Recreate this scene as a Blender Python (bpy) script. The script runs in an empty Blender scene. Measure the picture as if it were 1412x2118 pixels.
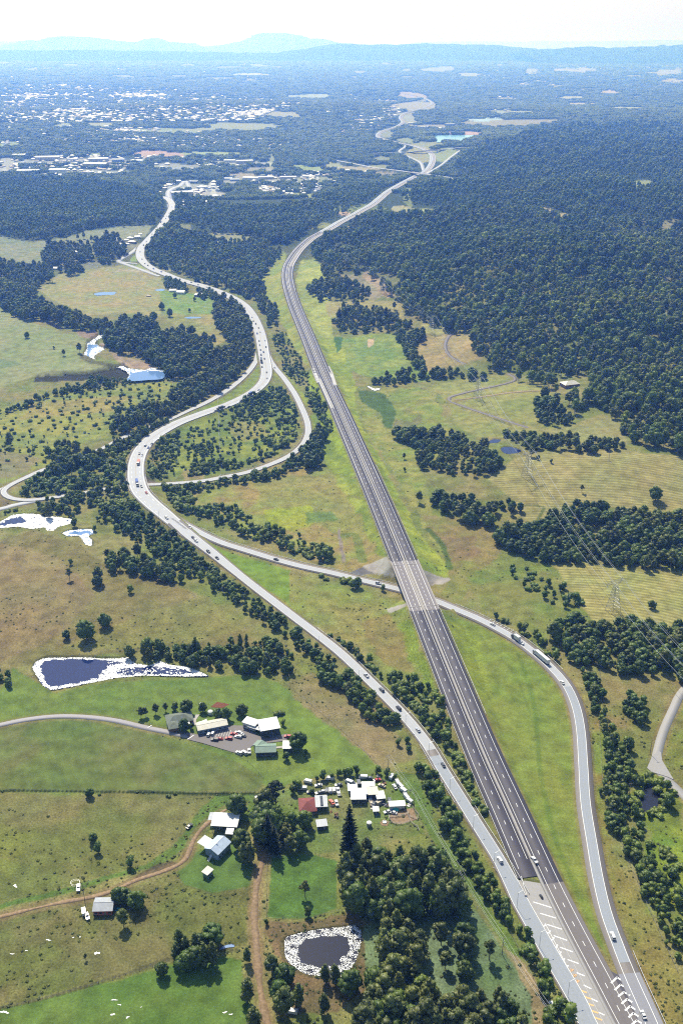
import bpy, bmesh, math, random
import numpy as np
from mathutils import Vector
S = bpy.context.scene
COL = S.collection
rnd = random.Random(7)
RNG = np.random.default_rng(11)

# ------------------------------------------------------------------ camera
CAM_H, FPX, CX, CY = 390.0, 2078.0, 706.0, 1059.0
PITCH = math.atan((CY - 86.0) / FPX)
CP, SP = math.cos(PITCH), math.sin(PITCH)
cam = bpy.data.cameras.new('camera')
cam_o = bpy.data.objects.new('camera', cam)
COL.objects.link(cam_o)
cam_o.location = (0, 0, CAM_H)
cam_o.rotation_euler = (math.pi / 2 - PITCH, 0, 0)
cam.sensor_fit = 'VERTICAL'
cam.sensor_height = 36.0
cam.lens = 36.0 * FPX / 2118.0
cam.clip_start = 5.0
cam.clip_end = 400000.0
S.camera = cam_o

# ------------------------------------------------------------------ light
SUN_EL, SUN_AZ = math.radians(50), math.radians(-19)      # sun ahead of the camera and a little to its left
world = bpy.data.worlds.new('World')
S.world = world
world.use_nodes = True
wn = world.node_tree
wn.nodes.clear()
wo = wn.nodes.new('ShaderNodeOutputWorld')
bg = wn.nodes.new('ShaderNodeBackground')
sky = wn.nodes.new('ShaderNodeTexSky')
sky.sky_type = 'NISHITA'
sky.sun_disc = False
sky.sun_elevation = SUN_EL
sky.sun_rotation = SUN_AZ
sky.altitude = 50
sky.air_density = 1.0
sky.dust_density = 1.0
sky.ozone_density = 1.0
bg.inputs[1].default_value = 0.105
wn.links.new(sky.outputs[0], bg.inputs[0])
wn.links.new(bg.outputs[0], wo.inputs[0])
sun = bpy.data.lights.new('sun', 'SUN')
sun.energy = 4.9
sun.angle = math.radians(0.5)
sun.color = (1.0, 0.965, 0.90)
sun_o = bpy.data.objects.new('sun', sun)
COL.objects.link(sun_o)
sd = Vector((math.sin(SUN_AZ) * math.cos(SUN_EL), math.cos(SUN_AZ) * math.cos(SUN_EL), math.sin(SUN_EL)))
sun_o.rotation_euler = sd.to_track_quat('Z', 'Y').to_euler()
sun_o.location = (0, 0, 600)
S.view_settings.view_transform = 'Standard'
S.view_settings.look = 'None'
S.view_settings.exposure = 0.38
S.view_settings.gamma = 1.0
S.view_settings.use_curve_mapping = False
S.cycles.use_denoising = False
S.cycles.filter_width = 1.15
S.cycles.max_bounces = 5
S.cycles.diffuse_bounces = 2
S.cycles.glossy_bounces = 2
S.cycles.transmission_bounces = 2
S.cycles.volume_bounces = 1
S.cycles.transparent_max_bounces = 6
S.cycles.caustics_reflective = False
S.cycles.caustics_refractive = False

# ------------------------------------------------------------------ colour and node helpers
def lin(c):
    r = []
    for v in c[:3]:
        v = v / 255.0
        r.append(v / 12.92 if v <= 0.04045 else ((v + 0.055) / 1.055) ** 2.4)
    return tuple(r)

def L(c, k=0.8):
    """photo colour -> albedo"""
    return tuple(min(0.85, v * k) for v in lin(c))

def new_mat(name):
    m = bpy.data.materials.new(name)
    m.use_nodes = True
    return m, m.node_tree, m.node_tree.nodes['Principled BSDF']

def N(nt, t, **kw):
    n = nt.nodes.new(t)
    for k, v in kw.items():
        setattr(n, k, v)
    return n

def noise_fac(nt, scale, detail=3.0, coord='Object', rough=0.55, stretch=None):
    tc = N(nt, 'ShaderNodeTexCoord')
    src = tc.outputs[coord]
    if stretch:
        mp = N(nt, 'ShaderNodeMapping')
        mp.inputs['Scale'].default_value = stretch
        nt.links.new(src, mp.inputs[0])
        src = mp.outputs[0]
    n = N(nt, 'ShaderNodeTexNoise')
    n.inputs['Scale'].default_value = scale
    n.inputs['Detail'].default_value = detail
    n.inputs['Roughness'].default_value = rough
    nt.links.new(src, n.inputs['Vector'])
    return n.outputs['Fac']

def maprange(nt, src, a, b, c, d):
    m = N(nt, 'ShaderNodeMapRange')
    m.inputs[1].default_value = a; m.inputs[2].default_value = b
    m.inputs[3].default_value = c; m.inputs[4].default_value = d
    nt.links.new(src, m.inputs[0])
    return m.outputs[0]

def mixc(nt, fac, a, b, mode='MIX'):
    m = N(nt, 'ShaderNodeMix', data_type='RGBA', blend_type=mode)
    for sock, v in ((m.inputs[0], fac), (m.inputs[6], a), (m.inputs[7], b)):
        if isinstance(v, (int, float)):
            sock.default_value = v
        elif isinstance(v, (tuple, list, np.ndarray)):
            sock.default_value = (float(v[0]), float(v[1]), float(v[2]), 1)
        else:
            nt.links.new(v, sock)
    return m.outputs[2]

def simple_mat(name, c, rough=0.7, spec=0.3, metal=0.0, nscale=0.0, namp=0.25, bump=0.0, dirt=None):
    m, nt, b = new_mat(name)
    b.inputs['Roughness'].default_value = rough
    b.inputs['Specular IOR Level'].default_value = spec
    b.inputs['Metallic'].default_value = metal
    if nscale > 0:
        f = noise_fac(nt, nscale, 4)
        v = maprange(nt, f, 0.3, 0.7, 1 - namp, 1 + namp)
        col = mixc(nt, 1.0, tuple(c), v, 'MULTIPLY')
        if dirt is not None:
            f2 = noise_fac(nt, nscale * 0.23, 3)
            col = mixc(nt, maprange(nt, f2, 0.5, 0.72, 0, 0.6), col, dirt)
        nt.links.new(col, b.inputs['Base Color'])
        if bump:
            bp = N(nt, 'ShaderNodeBump')
            bp.inputs['Strength'].default_value = bump
            bp.inputs['Distance'].default_value = 0.1
            nt.links.new(f, bp.inputs['Height'])
            nt.links.new(bp.outputs[0], b.inputs['Normal'])
    else:
        b.inputs['Base Color'].default_value = (*c, 1)
    return m

# ------------------------------------------------------------------ picture <-> ground
GH = []      # gentle hills: (x, y, rx, ry, h)
def relief(x, y):
    x = np.asarray(x, float); y = np.asarray(y, float)
    z = np.zeros(np.broadcast(x, y).shape)
    for (hx, hy, rx, ry, h) in GH:
        q = ((x - hx) / rx) ** 2 + ((y - hy) / ry) ** 2
        z = z + np.where(q < 9, h * np.exp(-q), 0.0)
    return z

def ray(px, py):
    px = np.asarray(px, float); py = np.asarray(py, float)
    dx = (px - CX); up = (CY - py)
    return dx, FPX * CP + up * SP, -FPX * SP + up * CP

def P0(px, py, z=0.0):
    dx, dy, dz = ray(px, py)
    t = (np.asarray(z) - CAM_H) / dz
    return dx * t, dy * t

def P(px, py, dz=0.0):
    """ground point seen at photo pixel (px, py), following the relief"""
    z = np.zeros(np.broadcast(np.asarray(px, float), np.asarray(py, float)).shape)
    x, y = P0(px, py, z)
    for _ in range(6):
        z = 0.5 * z + 0.5 * (relief(x, y) + dz)
        x, y = P0(px, py, z)
    return x, y

def proj(x, y, z):
    fz = y * CP - (z - CAM_H) * SP
    up = y * SP + (z - CAM_H) * CP
    return CX + FPX * x / fz, CY - FPX * up / fz

def inpoly(poly, px, py):
    poly = np.asarray(poly, float)
    px = np.asarray(px); py = np.asarray(py)
    res = np.zeros(px.shape, bool)
    x0, y0 = poly.min(0); x1, y1 = poly.max(0)
    bb = (px >= x0) & (px <= x1) & (py >= y0) & (py <= y1)
    if not bb.any():
        return res
    qx = px[bb]; qy = py[bb]
    c = np.zeros(qx.shape, bool)
    n = len(poly)
    j = n - 1
    for i in range(n):
        xi, yi = poly[i]; xj, yj = poly[j]
        if yi != yj:
            c ^= ((yi > qy) != (yj > qy)) & (qx < (xj - xi) * (qy - yi) / (yj - yi) + xi)
        j = i
    res[bb] = c
    return res

def blob(cx, cy, rx, ry, n=18, seed=None, rough=0.25):
    r = random.Random(seed if seed is not None else int(cx * 13 + cy * 7))
    ph = [r.uniform(0, 6.28) for _ in range(3)]
    out = []
    for i in range(n):
        a = 2 * math.pi * i / n
        k = 1 + rough * (0.5 * math.sin(2 * a + ph[0]) + 0.35 * math.sin(3 * a + ph[1]) + 0.3 * math.sin(5 * a + ph[2]))
        out.append((cx + rx * k * math.cos(a), cy + ry * k * math.sin(a)))
    return out

def smooth_line(pts, k=8):
    """Catmull-Rom through points (any dimension)"""
    pts = [np.array(p, float) for p in pts]
    pts = [2 * pts[0] - pts[1]] + pts + [2 * pts[-1] - pts[-2]]
    out = []
    for i in range(1, len(pts) - 2):
        p0, p1, p2, p3 = pts[i - 1], pts[i], pts[i + 1], pts[i + 2]
        for j in range(k):
            t = j / k
            out.append(0.5 * (2 * p1 + (p2 - p0) * t + (2 * p0 - 5 * p1 + 4 * p2 - p3) * t * t + (3 * p1 - p0 - 3 * p2 + p3) * t ** 3))
    out.append(pts[-2])
    return np.array(out)

def resample(pts, step):
    pts = np.asarray(pts, float)
    d = np.r_[0, np.cumsum(np.hypot(np.diff(pts[:, 0]), np.diff(pts[:, 1])))]
    n = max(2, int(d[-1] / step) + 1)
    s = np.linspace(0, d[-1], n)
    return np.stack([np.interp(s, d, pts[:, k]) for k in range(pts.shape[1])], 1), s

# ------------------------------------------------------------------ object helpers
def tag(o, label=None, cat=None, group=None, kind=None):
    if label: o['label'] = label
    if cat: o['category'] = cat
    if group: o['group'] = group
    if kind: o['kind'] = kind
    return o

def link(name, me, parent=None, loc=None, rz=None):
    o = bpy.data.objects.new(name, me)
    COL.objects.link(o)
    if parent: o.parent = parent
    if loc is not None: o.location = loc
    if rz is not None: o.rotation_euler = (0, 0, rz)
    return o

def empty(name, loc, rz=0.0):
    return link(name, None, None, loc, rz)

def copy_tree(o, parent=None):
    c = o.copy()
    COL.objects.link(c)
    c.parent = parent
    for ch in list(o.children):
        copy_tree(ch, c)
    return c

class MB:
    """collects faces, builds one mesh"""
    def __init__(s):
        s.v, s.f, s.m = [], [], []
    def add(s, verts, faces, mi=0):
        b = len(s.v)
        s.v += [tuple(v) for v in verts]
        s.f += [tuple(i + b for i in f) for f in faces]
        s.m += [mi] * len(faces)
    def box(s, x0, x1, y0, y1, z0, z1, mi=0, tx=0, ty=0):
        s.add([(x0, y0, z0), (x1, y0, z0), (x1, y1, z0), (x0, y1, z0),
               (x0 + tx, y0 + ty, z1), (x1 - tx, y0 + ty, z1), (x1 - tx, y1 - ty, z1), (x0 + tx, y1 - ty, z1)],
              [(3, 2, 1, 0), (4, 5, 6, 7), (0, 1, 5, 4), (1, 2, 6, 5), (2, 3, 7, 6), (3, 0, 4, 7)], mi)
    def bar(s, a, b, r, n=4, mi=0, r2=None):
        a = Vector(a); b = Vector(b); d = (b - a)
        if d.length < 1e-6: return
        q = d.to_track_quat('Z', 'Y')
        r2 = r if r2 is None else r2
        vs = []
        for (p, rr) in ((a, r), (b, r2)):
            for i in range(n):
                t = 2 * math.pi * (i + 0.5) / n
                vs.append(p + q @ Vector((rr * math.cos(t), rr * math.sin(t), 0)))
        fs = [(i, (i + 1) % n, n + (i + 1) % n, n + i) for i in range(n)]
        fs += [tuple(range(n - 1, -1, -1)), tuple(range(n, 2 * n))]
        s.add(vs, fs, mi)
    def cyl(s, x, y, z0, z1, r, n=10, mi=0, r2=None):
        s.bar((x, y, z0), (x, y, z1), r, n, mi, r2)
    def lathe(s, prof, n=12, mi=0, cx=0, cy=0):
        vs = []
        for (r, z) in prof:
            for i in range(n):
                t = 2 * math.pi * i / n
                vs.append((cx + r * math.cos(t), cy + r * math.sin(t), z))
        fs = []
        for k in range(len(prof) - 1):
            for i in range(n):
                fs.append((k * n + i, k * n + (i + 1) % n, (k + 1) * n + (i + 1) % n, (k + 1) * n + i))
        fs.append(tuple(range((len(prof) - 1) * n, len(prof) * n)))
        s.add(vs, fs, mi)
    def mesh(s, name, mats, smooth=False):
        me = bpy.data.meshes.new(name)
        me.from_pydata(s.v, [], s.f)
        if not isinstance(mats, (list, tuple)): mats = [mats]
        for m in mats: me.materials.append(m)
        if len(mats) > 1: me.polygons.foreach_set('material_index', s.m)
        if smooth: me.polygons.foreach_set('use_smooth', [True] * len(me.polygons))
        me.update()
        return me
    def build(s, name, mats, parent=None, loc=None, rz=None, smooth=False):
        return link(name, s.mesh(name, mats, smooth), parent, loc, rz)

def big_mesh(name, v, f, mat, smooth=False):
    """v (n,3) array, f (m,k) array"""
    me = bpy.data.meshes.new(name)
    v = np.ascontiguousarray(v, np.float32); f = np.ascontiguousarray(f, np.int32)
    k = f.shape[1]
    me.vertices.add(len(v)); me.vertices.foreach_set('co', v.ravel())
    me.loops.add(f.size); me.loops.foreach_set('vertex_index', f.ravel())
    me.polygons.add(len(f))
    me.polygons.foreach_set('loop_start', np.arange(0, f.size, k, dtype=np.int32))
    try: me.polygons.foreach_set('loop_total', np.full(len(f), k, np.int32))
    except Exception: pass
    if smooth: me.polygons.foreach_set('use_smooth', np.ones(len(f), bool))
    if mat: me.materials.append(mat)
    me.update(calc_edges=True)
    me.validate()
    return me
# ------------------------------------------------------------------ where the roads run (photo pixels, height above ground)
MOTORWAY = [(1345, 2260, .5), (1269, 2118, .5), (1224, 2031, .5), (1166, 1920, .6), (1121, 1828, 1), (1087, 1753, 1.4), (1049, 1668, 2), (1009, 1580, 3), (971, 1490, 4.5),
            (924, 1375, 6.5), (876, 1258, 8), (849, 1192, 8.2), (819, 1120, 8), (769, 1000, 6), (706, 857, 5), (665, 768, 5), (637.7, 700, 5), (607, 625, 5), (594.5, 578, 4.5),
            (596, 553, 4), (602.5, 539, 4), (614, 522, 4), (626.6, 508, 4), (645, 492.4, 4), (667.6, 479.7, 4), (687.5, 469, 4), (708.7, 457, 4), (744, 438, 3), (775, 419, 3),
            (806, 395, 3), (855, 367, 2), (878, 356, 1), (891, 341.5, 1), (894.4, 324.5, 1), (887, 314, 1), (870, 306, 1), (849, 300, 1), (827.5, 296, 1), (795, 288, 1), (781, 282, 1),
            (786, 274, 1), (806, 266.5, 1), (823, 260, 1), (833, 252, 1), (828, 243, 1), (838, 234, 1), (870, 225.7, 1), (890, 218, 1), (892, 211, 1), (876, 202.5, 1), (853, 197, 1), (832, 193.8, 1)]
HIGHWAY = [(1300, 2260, .5), (1222, 2118, .5), (1198, 2066, .5), (1145, 1976, .5), (1092.7, 1885, .6), (1060, 1826, .8), (1024, 1765, 1), (984, 1702, 1), (949.6, 1647, 1), (915, 1592, 1),
           (878, 1532, 1), (826, 1470, 1), (761, 1405, 1), (706, 1352.5, 1), (650, 1308, 1), (600, 1270, 1), (520, 1208, 1.2), (472, 1170, 1.5), (436, 1141, 2), (399, 1112, 3),
           (367, 1086, 3.5), (340, 1063, 4.5), (313, 1040, 5.5), (292, 1018, 6), (283, 995, 6.5), (281, 972, 6.5), (284, 950, 6), (295, 927, 5), (320, 902, 4), (365, 876, 3), (415, 857, 2),
           (470, 837, 2), (512, 817, 2), (536, 800, 2), (548, 784, 2), (551, 765, 2), (546, 735, 2), (540, 700, 1.5), (531, 673, 1.5), (518, 648, 1.5), (496, 625, 1.5), (457, 604.6, 1.5), (418.5, 591, 1.5),
           (374, 579, 1.5), (345, 568, 1), (318, 557, 1), (299, 544, 1), (290, 529, 1), (293, 512, 1), (306, 497, 1), (319, 483, 1), (334, 467, 1), (345, 450, 1), (353, 436, 1), (356, 424, 1), (346, 411, 1), (320, 405, 1), (300, 402, 1)]
WEST_RAMP = [(518, 651, 1.2), (527, 676, 1), (532, 706, .8), (533.5, 732.5, .8), (523, 757, .8), (500, 783, .8), (470, 807, .8), (430, 830.7, .8), (388.7, 850, .6), (350, 868, .5), (300, 887, .3), (255, 905, .3),
             (221, 923, .3), (190, 936, .3), (150, 950, .3), (110.5, 965, .3), (85, 973.5, .3), (53, 988, .3), (26, 1001, .3), (10, 1012, .3), (9, 1021, .3), (23.4, 1030, .3), (53, 1034, .3), (85, 1032, .3),
             (119, 1027.6, .3), (161.5, 1021, .3), (220, 1011, .2), (285, 1003.5, .2), (340, 1001, .2), (400, 996.5, .3), (425, 994, .3), (456, 988, .3), (509, 977.4, .3), (552.6, 963, .4), (596, 943.7, .6), (624, 922, .8),
             (636, 900.4, 1), (637, 881, 1.2), (633, 865, 1.3), (623.7, 842.6, 1.4), (608.8, 813, 1.5), (588, 783, 1.6), (568, 759, 1.7), (556, 738.5, 1.8), (549, 712, 1.5)]
SIDE_ROAD = [(-120, 1075, .3), (0, 1052.5, .3), (27.6, 1045, .3), (60, 1038.5, .3), (85, 1033, .3)]
SIDE_ROAD_2 = [(-60, 1030, .3), (0, 1013, .3), (28, 999, .3)]
EAST_RAMP = [(345, 1058, 3.9), (367, 1075, 3.3), (395, 1091, 2.6), (426.6, 1108, 1.8), (460.6, 1123, 1.2), (494.6, 1134, .8), (530, 1145, .5), (570, 1157, .4), (626.6, 1172, .3), (683, 1184, .3), (740, 1198, .3),
             (800, 1212.5, .3), (850, 1226, .3), (900.6, 1243, .3), (932.5, 1256, .4), (975, 1273.5, .5), (1012, 1291, .6), (1066, 1321, .8), (1106, 1351, .8), (1141, 1382, .8), (1171, 1418, .8), (1190, 1460, .8),
             (1200, 1510, .8), (1205, 1580, .8), (1210, 1660, .8), (1223, 1743, .8), (1236, 1818, .8), (1253, 1888, .8), (1277, 1955, .6), (1302, 2018, .5), (1338, 2098, .5), (1400, 2240, .5)]
FARM_LANE = [(1470, 1370, .2), (1412, 1428, .2), (1391, 1467, .2), (1371, 1512, .2), (1359, 1555, .2), (1356, 1580, .2), (1372, 1605, .2), (1400, 1632, .2), (1480, 1710, .2)]
DRIVEWAY = [(-60, 1515, .15), (0, 1499, .15), (60, 1487, .15), (120, 1481, .15), (180, 1482.5, .15), (240, 1490, .15), (300, 1504, .15), (345, 1513, .15), (400, 1524, .15), (440, 1534, .15)]
DIRT_TRACK = [(-60, 1910, .1), (0, 1895.5, .1), (60, 1881, .1), (125, 1866, .1), (185, 1855.5, .1), (235, 1841, .1), (280, 1820.5, .1), (340, 1800.5, .1), (378, 1782, .1), (392, 1760, .1), (400, 1738, .1), (420, 1710, .1), (445, 1690, .1), (470, 1672, .1), (500, 1662, .1)]
DIRT_TRACK_2 = [(550, 1762, .1), (540, 1790, .1), (531, 1828, .1), (526, 1893, .1), (530, 1948, .1), (535, 2018, .1), (545, 2083, .1), (560, 2140, .1)]
HILL_LANE = [(934, 688, .1), (925, 700, .1), (920.5, 716, .1), (927, 732, .1), (945, 745, .1), (962, 753, .1)]
HILL_LANE_2 = [(1050, 772, .1), (1063, 779, .1), (1062, 787, .1), (1030, 797, .1), (990, 806, .1),
             (950, 816, .1), (929, 824, .1), (934, 832, .1), (960, 841, .1), (986, 850, .1), (1020, 861, .1), (1056, 872.5, .1), (1091, 883, .1)]
HILL_TRACK = [(940, 829, .08), (986, 822.5, .08), (1056, 812, .08), (1136, 806, .08), (1165, 803, .08)]
CROSS_ROAD = [(690, 331, 1), (725.5, 337, 2), (770, 346, 4), (817, 352, 7), (846.6, 356, 9), (885, 361, 9), (923, 366.5, 5), (955, 375.5, 2)]
CROSS_ROAD_2 = [(770, 318, 3), (825, 315, 6), (863.6, 312.8, 9), (912.5, 308.5, 9), (953, 305, 5), (1000, 303, 2)]
SLIP_ROAD = [(874, 364, 1), (895, 352, 1), (912.5, 341, 1), (932, 325, 1), (957, 306.4, 1)]
SLIP_ROAD_2 = [(876, 353, 1), (870, 337, 1), (857, 329, 1), (840, 322, 1), (826, 313, 1), (838, 303, 1), (838, 298, 1)]
TOWN_ROAD = [(353, 436, 1), (352, 420, 1), (349, 405, 1), (350, 395, 1), (362, 388, 1), (372, 385, 1), (384, 375, 1), (395, 392, 1)]
SERVICE_ROAD = [(330, 571, .3), (290, 557, .3), (262, 547, .3), (246, 541, .3), (253, 534, .3), (270, 524, .3), (285, 512, .3), (292, 505, .3)]
SERVICE_ROAD_2 = [(248, 541, .3), (272, 544, .3), (292, 545, .3)]

# gentle hills of the country (photo pixel of the top, radii in metres, height)
for (px, py, rx, ry, h) in [(1180, 985, 170, 90, 14), (1330, 960, 120, 90, 10), (1210, 880, 120, 70, 10), (960, 900, 60, 40, 3), (60, 690, 220, 180, 10), (150, 1220, 120, 90, 5), (300, 1260, 90, 60, 3),
                            (150, 510, 300, 200, 14), (60, 470, 300, 260, 16), (740, 575, 80, 70, 16), (900, 600, 200, 160, 22), (1010, 640, 160, 170, 20), (1150, 600, 210, 200, 30), (1300, 700, 180, 170, 28),
                            (1180, 730, 150, 120, 18), (1350, 580, 260, 220, 34), (1000, 520, 260, 240, 26), (1210, 470, 380, 300, 34), (800, 500, 200, 170, 16), (930, 440, 330, 260, 20), (1380, 450, 380, 330, 36),
                            (1090, 400, 420, 350, 30), (1300, 370, 520, 420, 36), (1350, 820, 150, 110, 16), (450, 460, 260, 220, 14), (620, 440, 240, 180, 12), (190, 420, 320, 300, 18), (520, 500, 160, 120, 8),
                            (1040, 745, 60, 50, 8), (1060, 840, 110, 60, 7), (1180, 330, 600, 500, 40), (1000, 300, 500, 500, 26), (100, 300, 900, 700, 30), (300, 250, 1200, 900, 45),
                            (1250, 250, 1200, 900, 40), (600, 230, 1100, 800, 30), (850, 560, 120, 90, 10), (1080, 560, 110, 100, 12), (1260, 620, 120, 110, 14), (1140, 520, 150, 130, 16), (940, 540, 110, 90, 9)]:
    hx, hy = P0(px, py)
    GH.append((float(hx), float(hy), rx, ry, h))

def road_pts(ctrl, step=7.0):
    """smoothed world centre line (x, y, z)"""
    c = np.array(ctrl, float)
    px, py = c[:, 0], c[:, 1]
    # the height above the flat datum: local relief is levelled under a road, so a road keeps its own grade
    x, y = P(px, py, c[:, 2])
    z = relief(x, y) + c[:, 2]
    w = smooth_line(np.stack([x, y, z], 1), 10)
    r, _ = resample(w, step)
    zz = r[:, 2].copy()
    k = 9
    if len(zz) > 2 * k:
        pad = np.r_[np.full(k, zz[0]), zz, np.full(k, zz[-1])]
        zz = np.convolve(pad, np.ones(2 * k + 1) / (2 * k + 1), 'valid')
    r[:, 2] = zz
    return r

RD = {}
for nm, ctrl, hw, step in [('motorway', MOTORWAY, 11.0, 6), ('highway', HIGHWAY, 5.5, 6), ('west_ramp', WEST_RAMP, 4.6, 6), ('east_ramp', EAST_RAMP, 5.0, 6), ('side_road', SIDE_ROAD, 4.2, 6), ('side_road_2', SIDE_ROAD_2, 3.5, 6),
                           ('farm_lane', FARM_LANE, 2.8, 5), ('driveway', DRIVEWAY, 2.2, 5), ('dirt_track', DIRT_TRACK, 1.8, 4), ('dirt_track_2', DIRT_TRACK_2, 2.0, 4), ('hill_lane', HILL_LANE, 2.8, 6), ('hill_track', HILL_TRACK, 2.0, 6), ('hill_lane_2', HILL_LANE_2, 2.6, 6),
                           ('cross_road', CROSS_ROAD, 8, 14), ('cross_road_2', CROSS_ROAD_2, 8, 14), ('slip_road', SLIP_ROAD, 6, 14), ('slip_road_2', SLIP_ROAD_2, 7, 14), ('town_road', TOWN_ROAD, 9, 14), ('service_road', SERVICE_ROAD, 6, 8), ('service_road_2', SERVICE_ROAD_2, 4, 8)]:
    RD[nm] = dict(p=road_pts(ctrl, step), hw=hw)
# the highway is wide where it carries both directions (beyond the split), narrow below it
hp = RD['highway']['p']
hpx, hpy = proj(hp[:, 0], hp[:, 1], hp[:, 2])
RD['highway']['hwv'] = np.interp(hp[:, 1], [0, P0(500, 1195)[1], P0(340, 1063)[1], P0(283, 1010)[1], P0(500, 830)[1], P0(550, 770)[1], P0(530, 690)[1], 3000], [4.4, 4.4, 8.2, 9.0, 7.2, 8.0, 9, 9])
mp_ = RD['motorway']['p']

# ------------------------------------------------------------------ the ground sheet: a fan, finest where the land is near
ROWPY = np.concatenate([np.arange(2900, 2330, -6), np.arange(2330, 130, -2.3), 86 + np.geomspace(44, 4.2, 60)])
SCOL = np.linspace(-0.53, 0.53, 860)
_, ROWY = P0(np.full(len(ROWPY), CX), ROWPY)
ROWZ = ROWY * CP + CAM_H * SP
GX = SCOL[None, :] * ROWZ[:, None]
GY = np.repeat(ROWY[:, None], len(SCOL), 1)
GZ = relief(GX, GY)
R0 = GZ.copy()
_fx = GX; _fy = GY
GZ += 0.12 * np.sin(_fx / 23 + 1.3 * np.sin(_fy / 41)) * np.sin(_fy / 31) + 0.2 * np.sin(_fx / 67 + 2) * np.sin(_fy / 83 + _fx / 120)
ROADDIST = np.full(GX.shape, 1e6)     # distance outside the nearest road's edge
def carve(pts, hw, skip=None, slope=0.5, bank=True, maxd=45, sink=.35):
    """lay the ground to a road: formation under it, banks beside it"""
    global GZ
    n = len(pts)
    lift = np.full(GX.shape, -1e6); best = np.full(GX.shape, 1e6); bz = np.zeros(GX.shape)
    hwv = np.full(n, hw) if np.isscalar(hw) else hw
    for i in range(n - 1):
        a, b = pts[i], pts[i + 1]
        m = 0.5 * (a + b)
        if m[1] > 30000: continue
        h_ = float(hwv[i]); md = maxd
        y0, y1 = min(a[1], b[1]) - h_ - md, max(a[1], b[1]) + h_ + md
        r0, r1 = np.searchsorted(ROWY, [y0, y1])
        if r1 <= r0: continue
        zz = ROWZ[r0:r1]
        s0 = min((min(a[0], b[0]) - h_ - md) / zz.min(), (min(a[0], b[0]) - h_ - md) / zz.max())
        s1 = max((max(a[0], b[0]) + h_ + md) / zz.min(), (max(a[0], b[0]) + h_ + md) / zz.max())
        c0, c1 = np.searchsorted(SCOL, [s0, s1])
        if c1 <= c0: continue
        gx = GX[r0:r1, c0:c1]; gy = GY[r0:r1, c0:c1]
        dx, dy = b[0] - a[0], b[1] - a[1]
        LL = dx * dx + dy * dy + 1e-9
        t = np.clip(((gx - a[0]) * dx + (gy - a[1]) * dy) / LL, 0, 1)
        d = np.hypot(gx - a[0] - t * dx, gy - a[1] - t * dy) - h_
        if skip is not None and skip[i]:
            continue
        z = a[2] + t * (b[2] - a[2])
        sub = best[r0:r1, c0:c1]
        w = d < sub
        sub[w] = d[w]
        bz[r0:r1, c0:c1][w] = z[w]
    near = best < maxd
    roadlvl = bz - sink
    k = np.clip((best - 0.6) / 18.0, 0, 1); k = k * k * (3 - 2 * k)
    g = GZ
    blend = np.where(g > roadlvl, roadlvl + (g - roadlvl) * k, np.maximum(g, roadlvl - np.maximum(best - 0.4, 0) * slope))
    GZ = np.where(near, blend, g)
    np.minimum(ROADDIST, best, out=ROADDIST)

def skip_between(pts, y0, y1):
    _, py = proj(pts[:, 0], pts[:, 1], pts[:, 2])
    px, _ = proj(pts[:, 0], pts[:, 1], pts[:, 2])
    return (py > y0) & (py < y1)
for nm in ('side_road', 'side_road_2', 'farm_lane', 'driveway', 'dirt_track', 'dirt_track_2', 'hill_lane', 'hill_lane_2', 'hill_track', 'service_road', 'service_road_2', 'town_road', 'slip_road', 'slip_road_2'):
    carve(RD[nm]['p'], RD[nm]['hw'], maxd=18)
carve(RD['west_ramp']['p'], RD['west_ramp']['hw'], maxd=20)
carve(RD['east_ramp']['p'], RD['east_ramp']['hw'], maxd=20)
sk = skip_between(hp, 992, 1014) & (hpx < 340)
RD['highway']['skip'] = sk
carve(hp, RD['highway']['hwv'], skip=sk, maxd=30)
skm = skip_between(mp_, 1170, 1256)
RD['motorway']['skip'] = skm
carve(mp_, 11.0, skip=skm, maxd=40)
for nm in ('cross_road', 'cross_road_2'):
    pp = RD[nm]['p']; qx, qy = proj(pp[:, 0], pp[:, 1], pp[:, 2])
    sk2 = (qx > (848 if nm == 'cross_road' else 862)) & (qx < (884 if nm == 'cross_road' else 912))
    RD[nm]['skip'] = sk2
    carve(pp, RD[nm]['hw'], skip=sk2, maxd=60)
# the low roads that pass beneath the two bridges keep their own cutting
for nm, x0, x1 in (('east_ramp', 780, 930), ('west_ramp', 225, 345)):
    p_ = RD[nm]['p']; qx, _ = proj(p_[:, 0], p_[:, 1], p_[:, 2])
    sel = (qx > x0) & (qx < x1)
    if nm == 'west_ramp':
        _, qy = proj(p_[:, 0], p_[:, 1], p_[:, 2]); sel &= (qy > 985)
    p_ = p_[sel]
    for i in range(len(p_)):
        d = np.hypot(GX - p_[i, 0], GY - p_[i, 1]) - RD[nm]['hw'] - 3
        w = d < 12
        GZ[w] = np.minimum(GZ[w], p_[i, 2] - 0.35 + np.maximum(d[w], 0) * 0.62)

def gz(x, y):
    """height of the ground sheet"""
    x = np.asarray(x, float); y = np.asarray(y, float)
    r = np.interp(y, ROWY, np.arange(len(ROWY)))
    s = x / (y * CP + CAM_H * SP)
    c = np.interp(s, SCOL, np.arange(len(SCOL)))
    r0 = np.clip(np.floor(r).astype(int), 0, len(ROWY) - 2); c0 = np.clip(np.floor(c).astype(int), 0, len(SCOL) - 2)
    fr = r - r0; fc = c - c0
    return (GZ[r0, c0] * (1 - fr) * (1 - fc) + GZ[r0 + 1, c0] * fr * (1 - fc) + GZ[r0, c0 + 1] * (1 - fr) * fc + GZ[r0 + 1, c0 + 1] * fr * fc)

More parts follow.
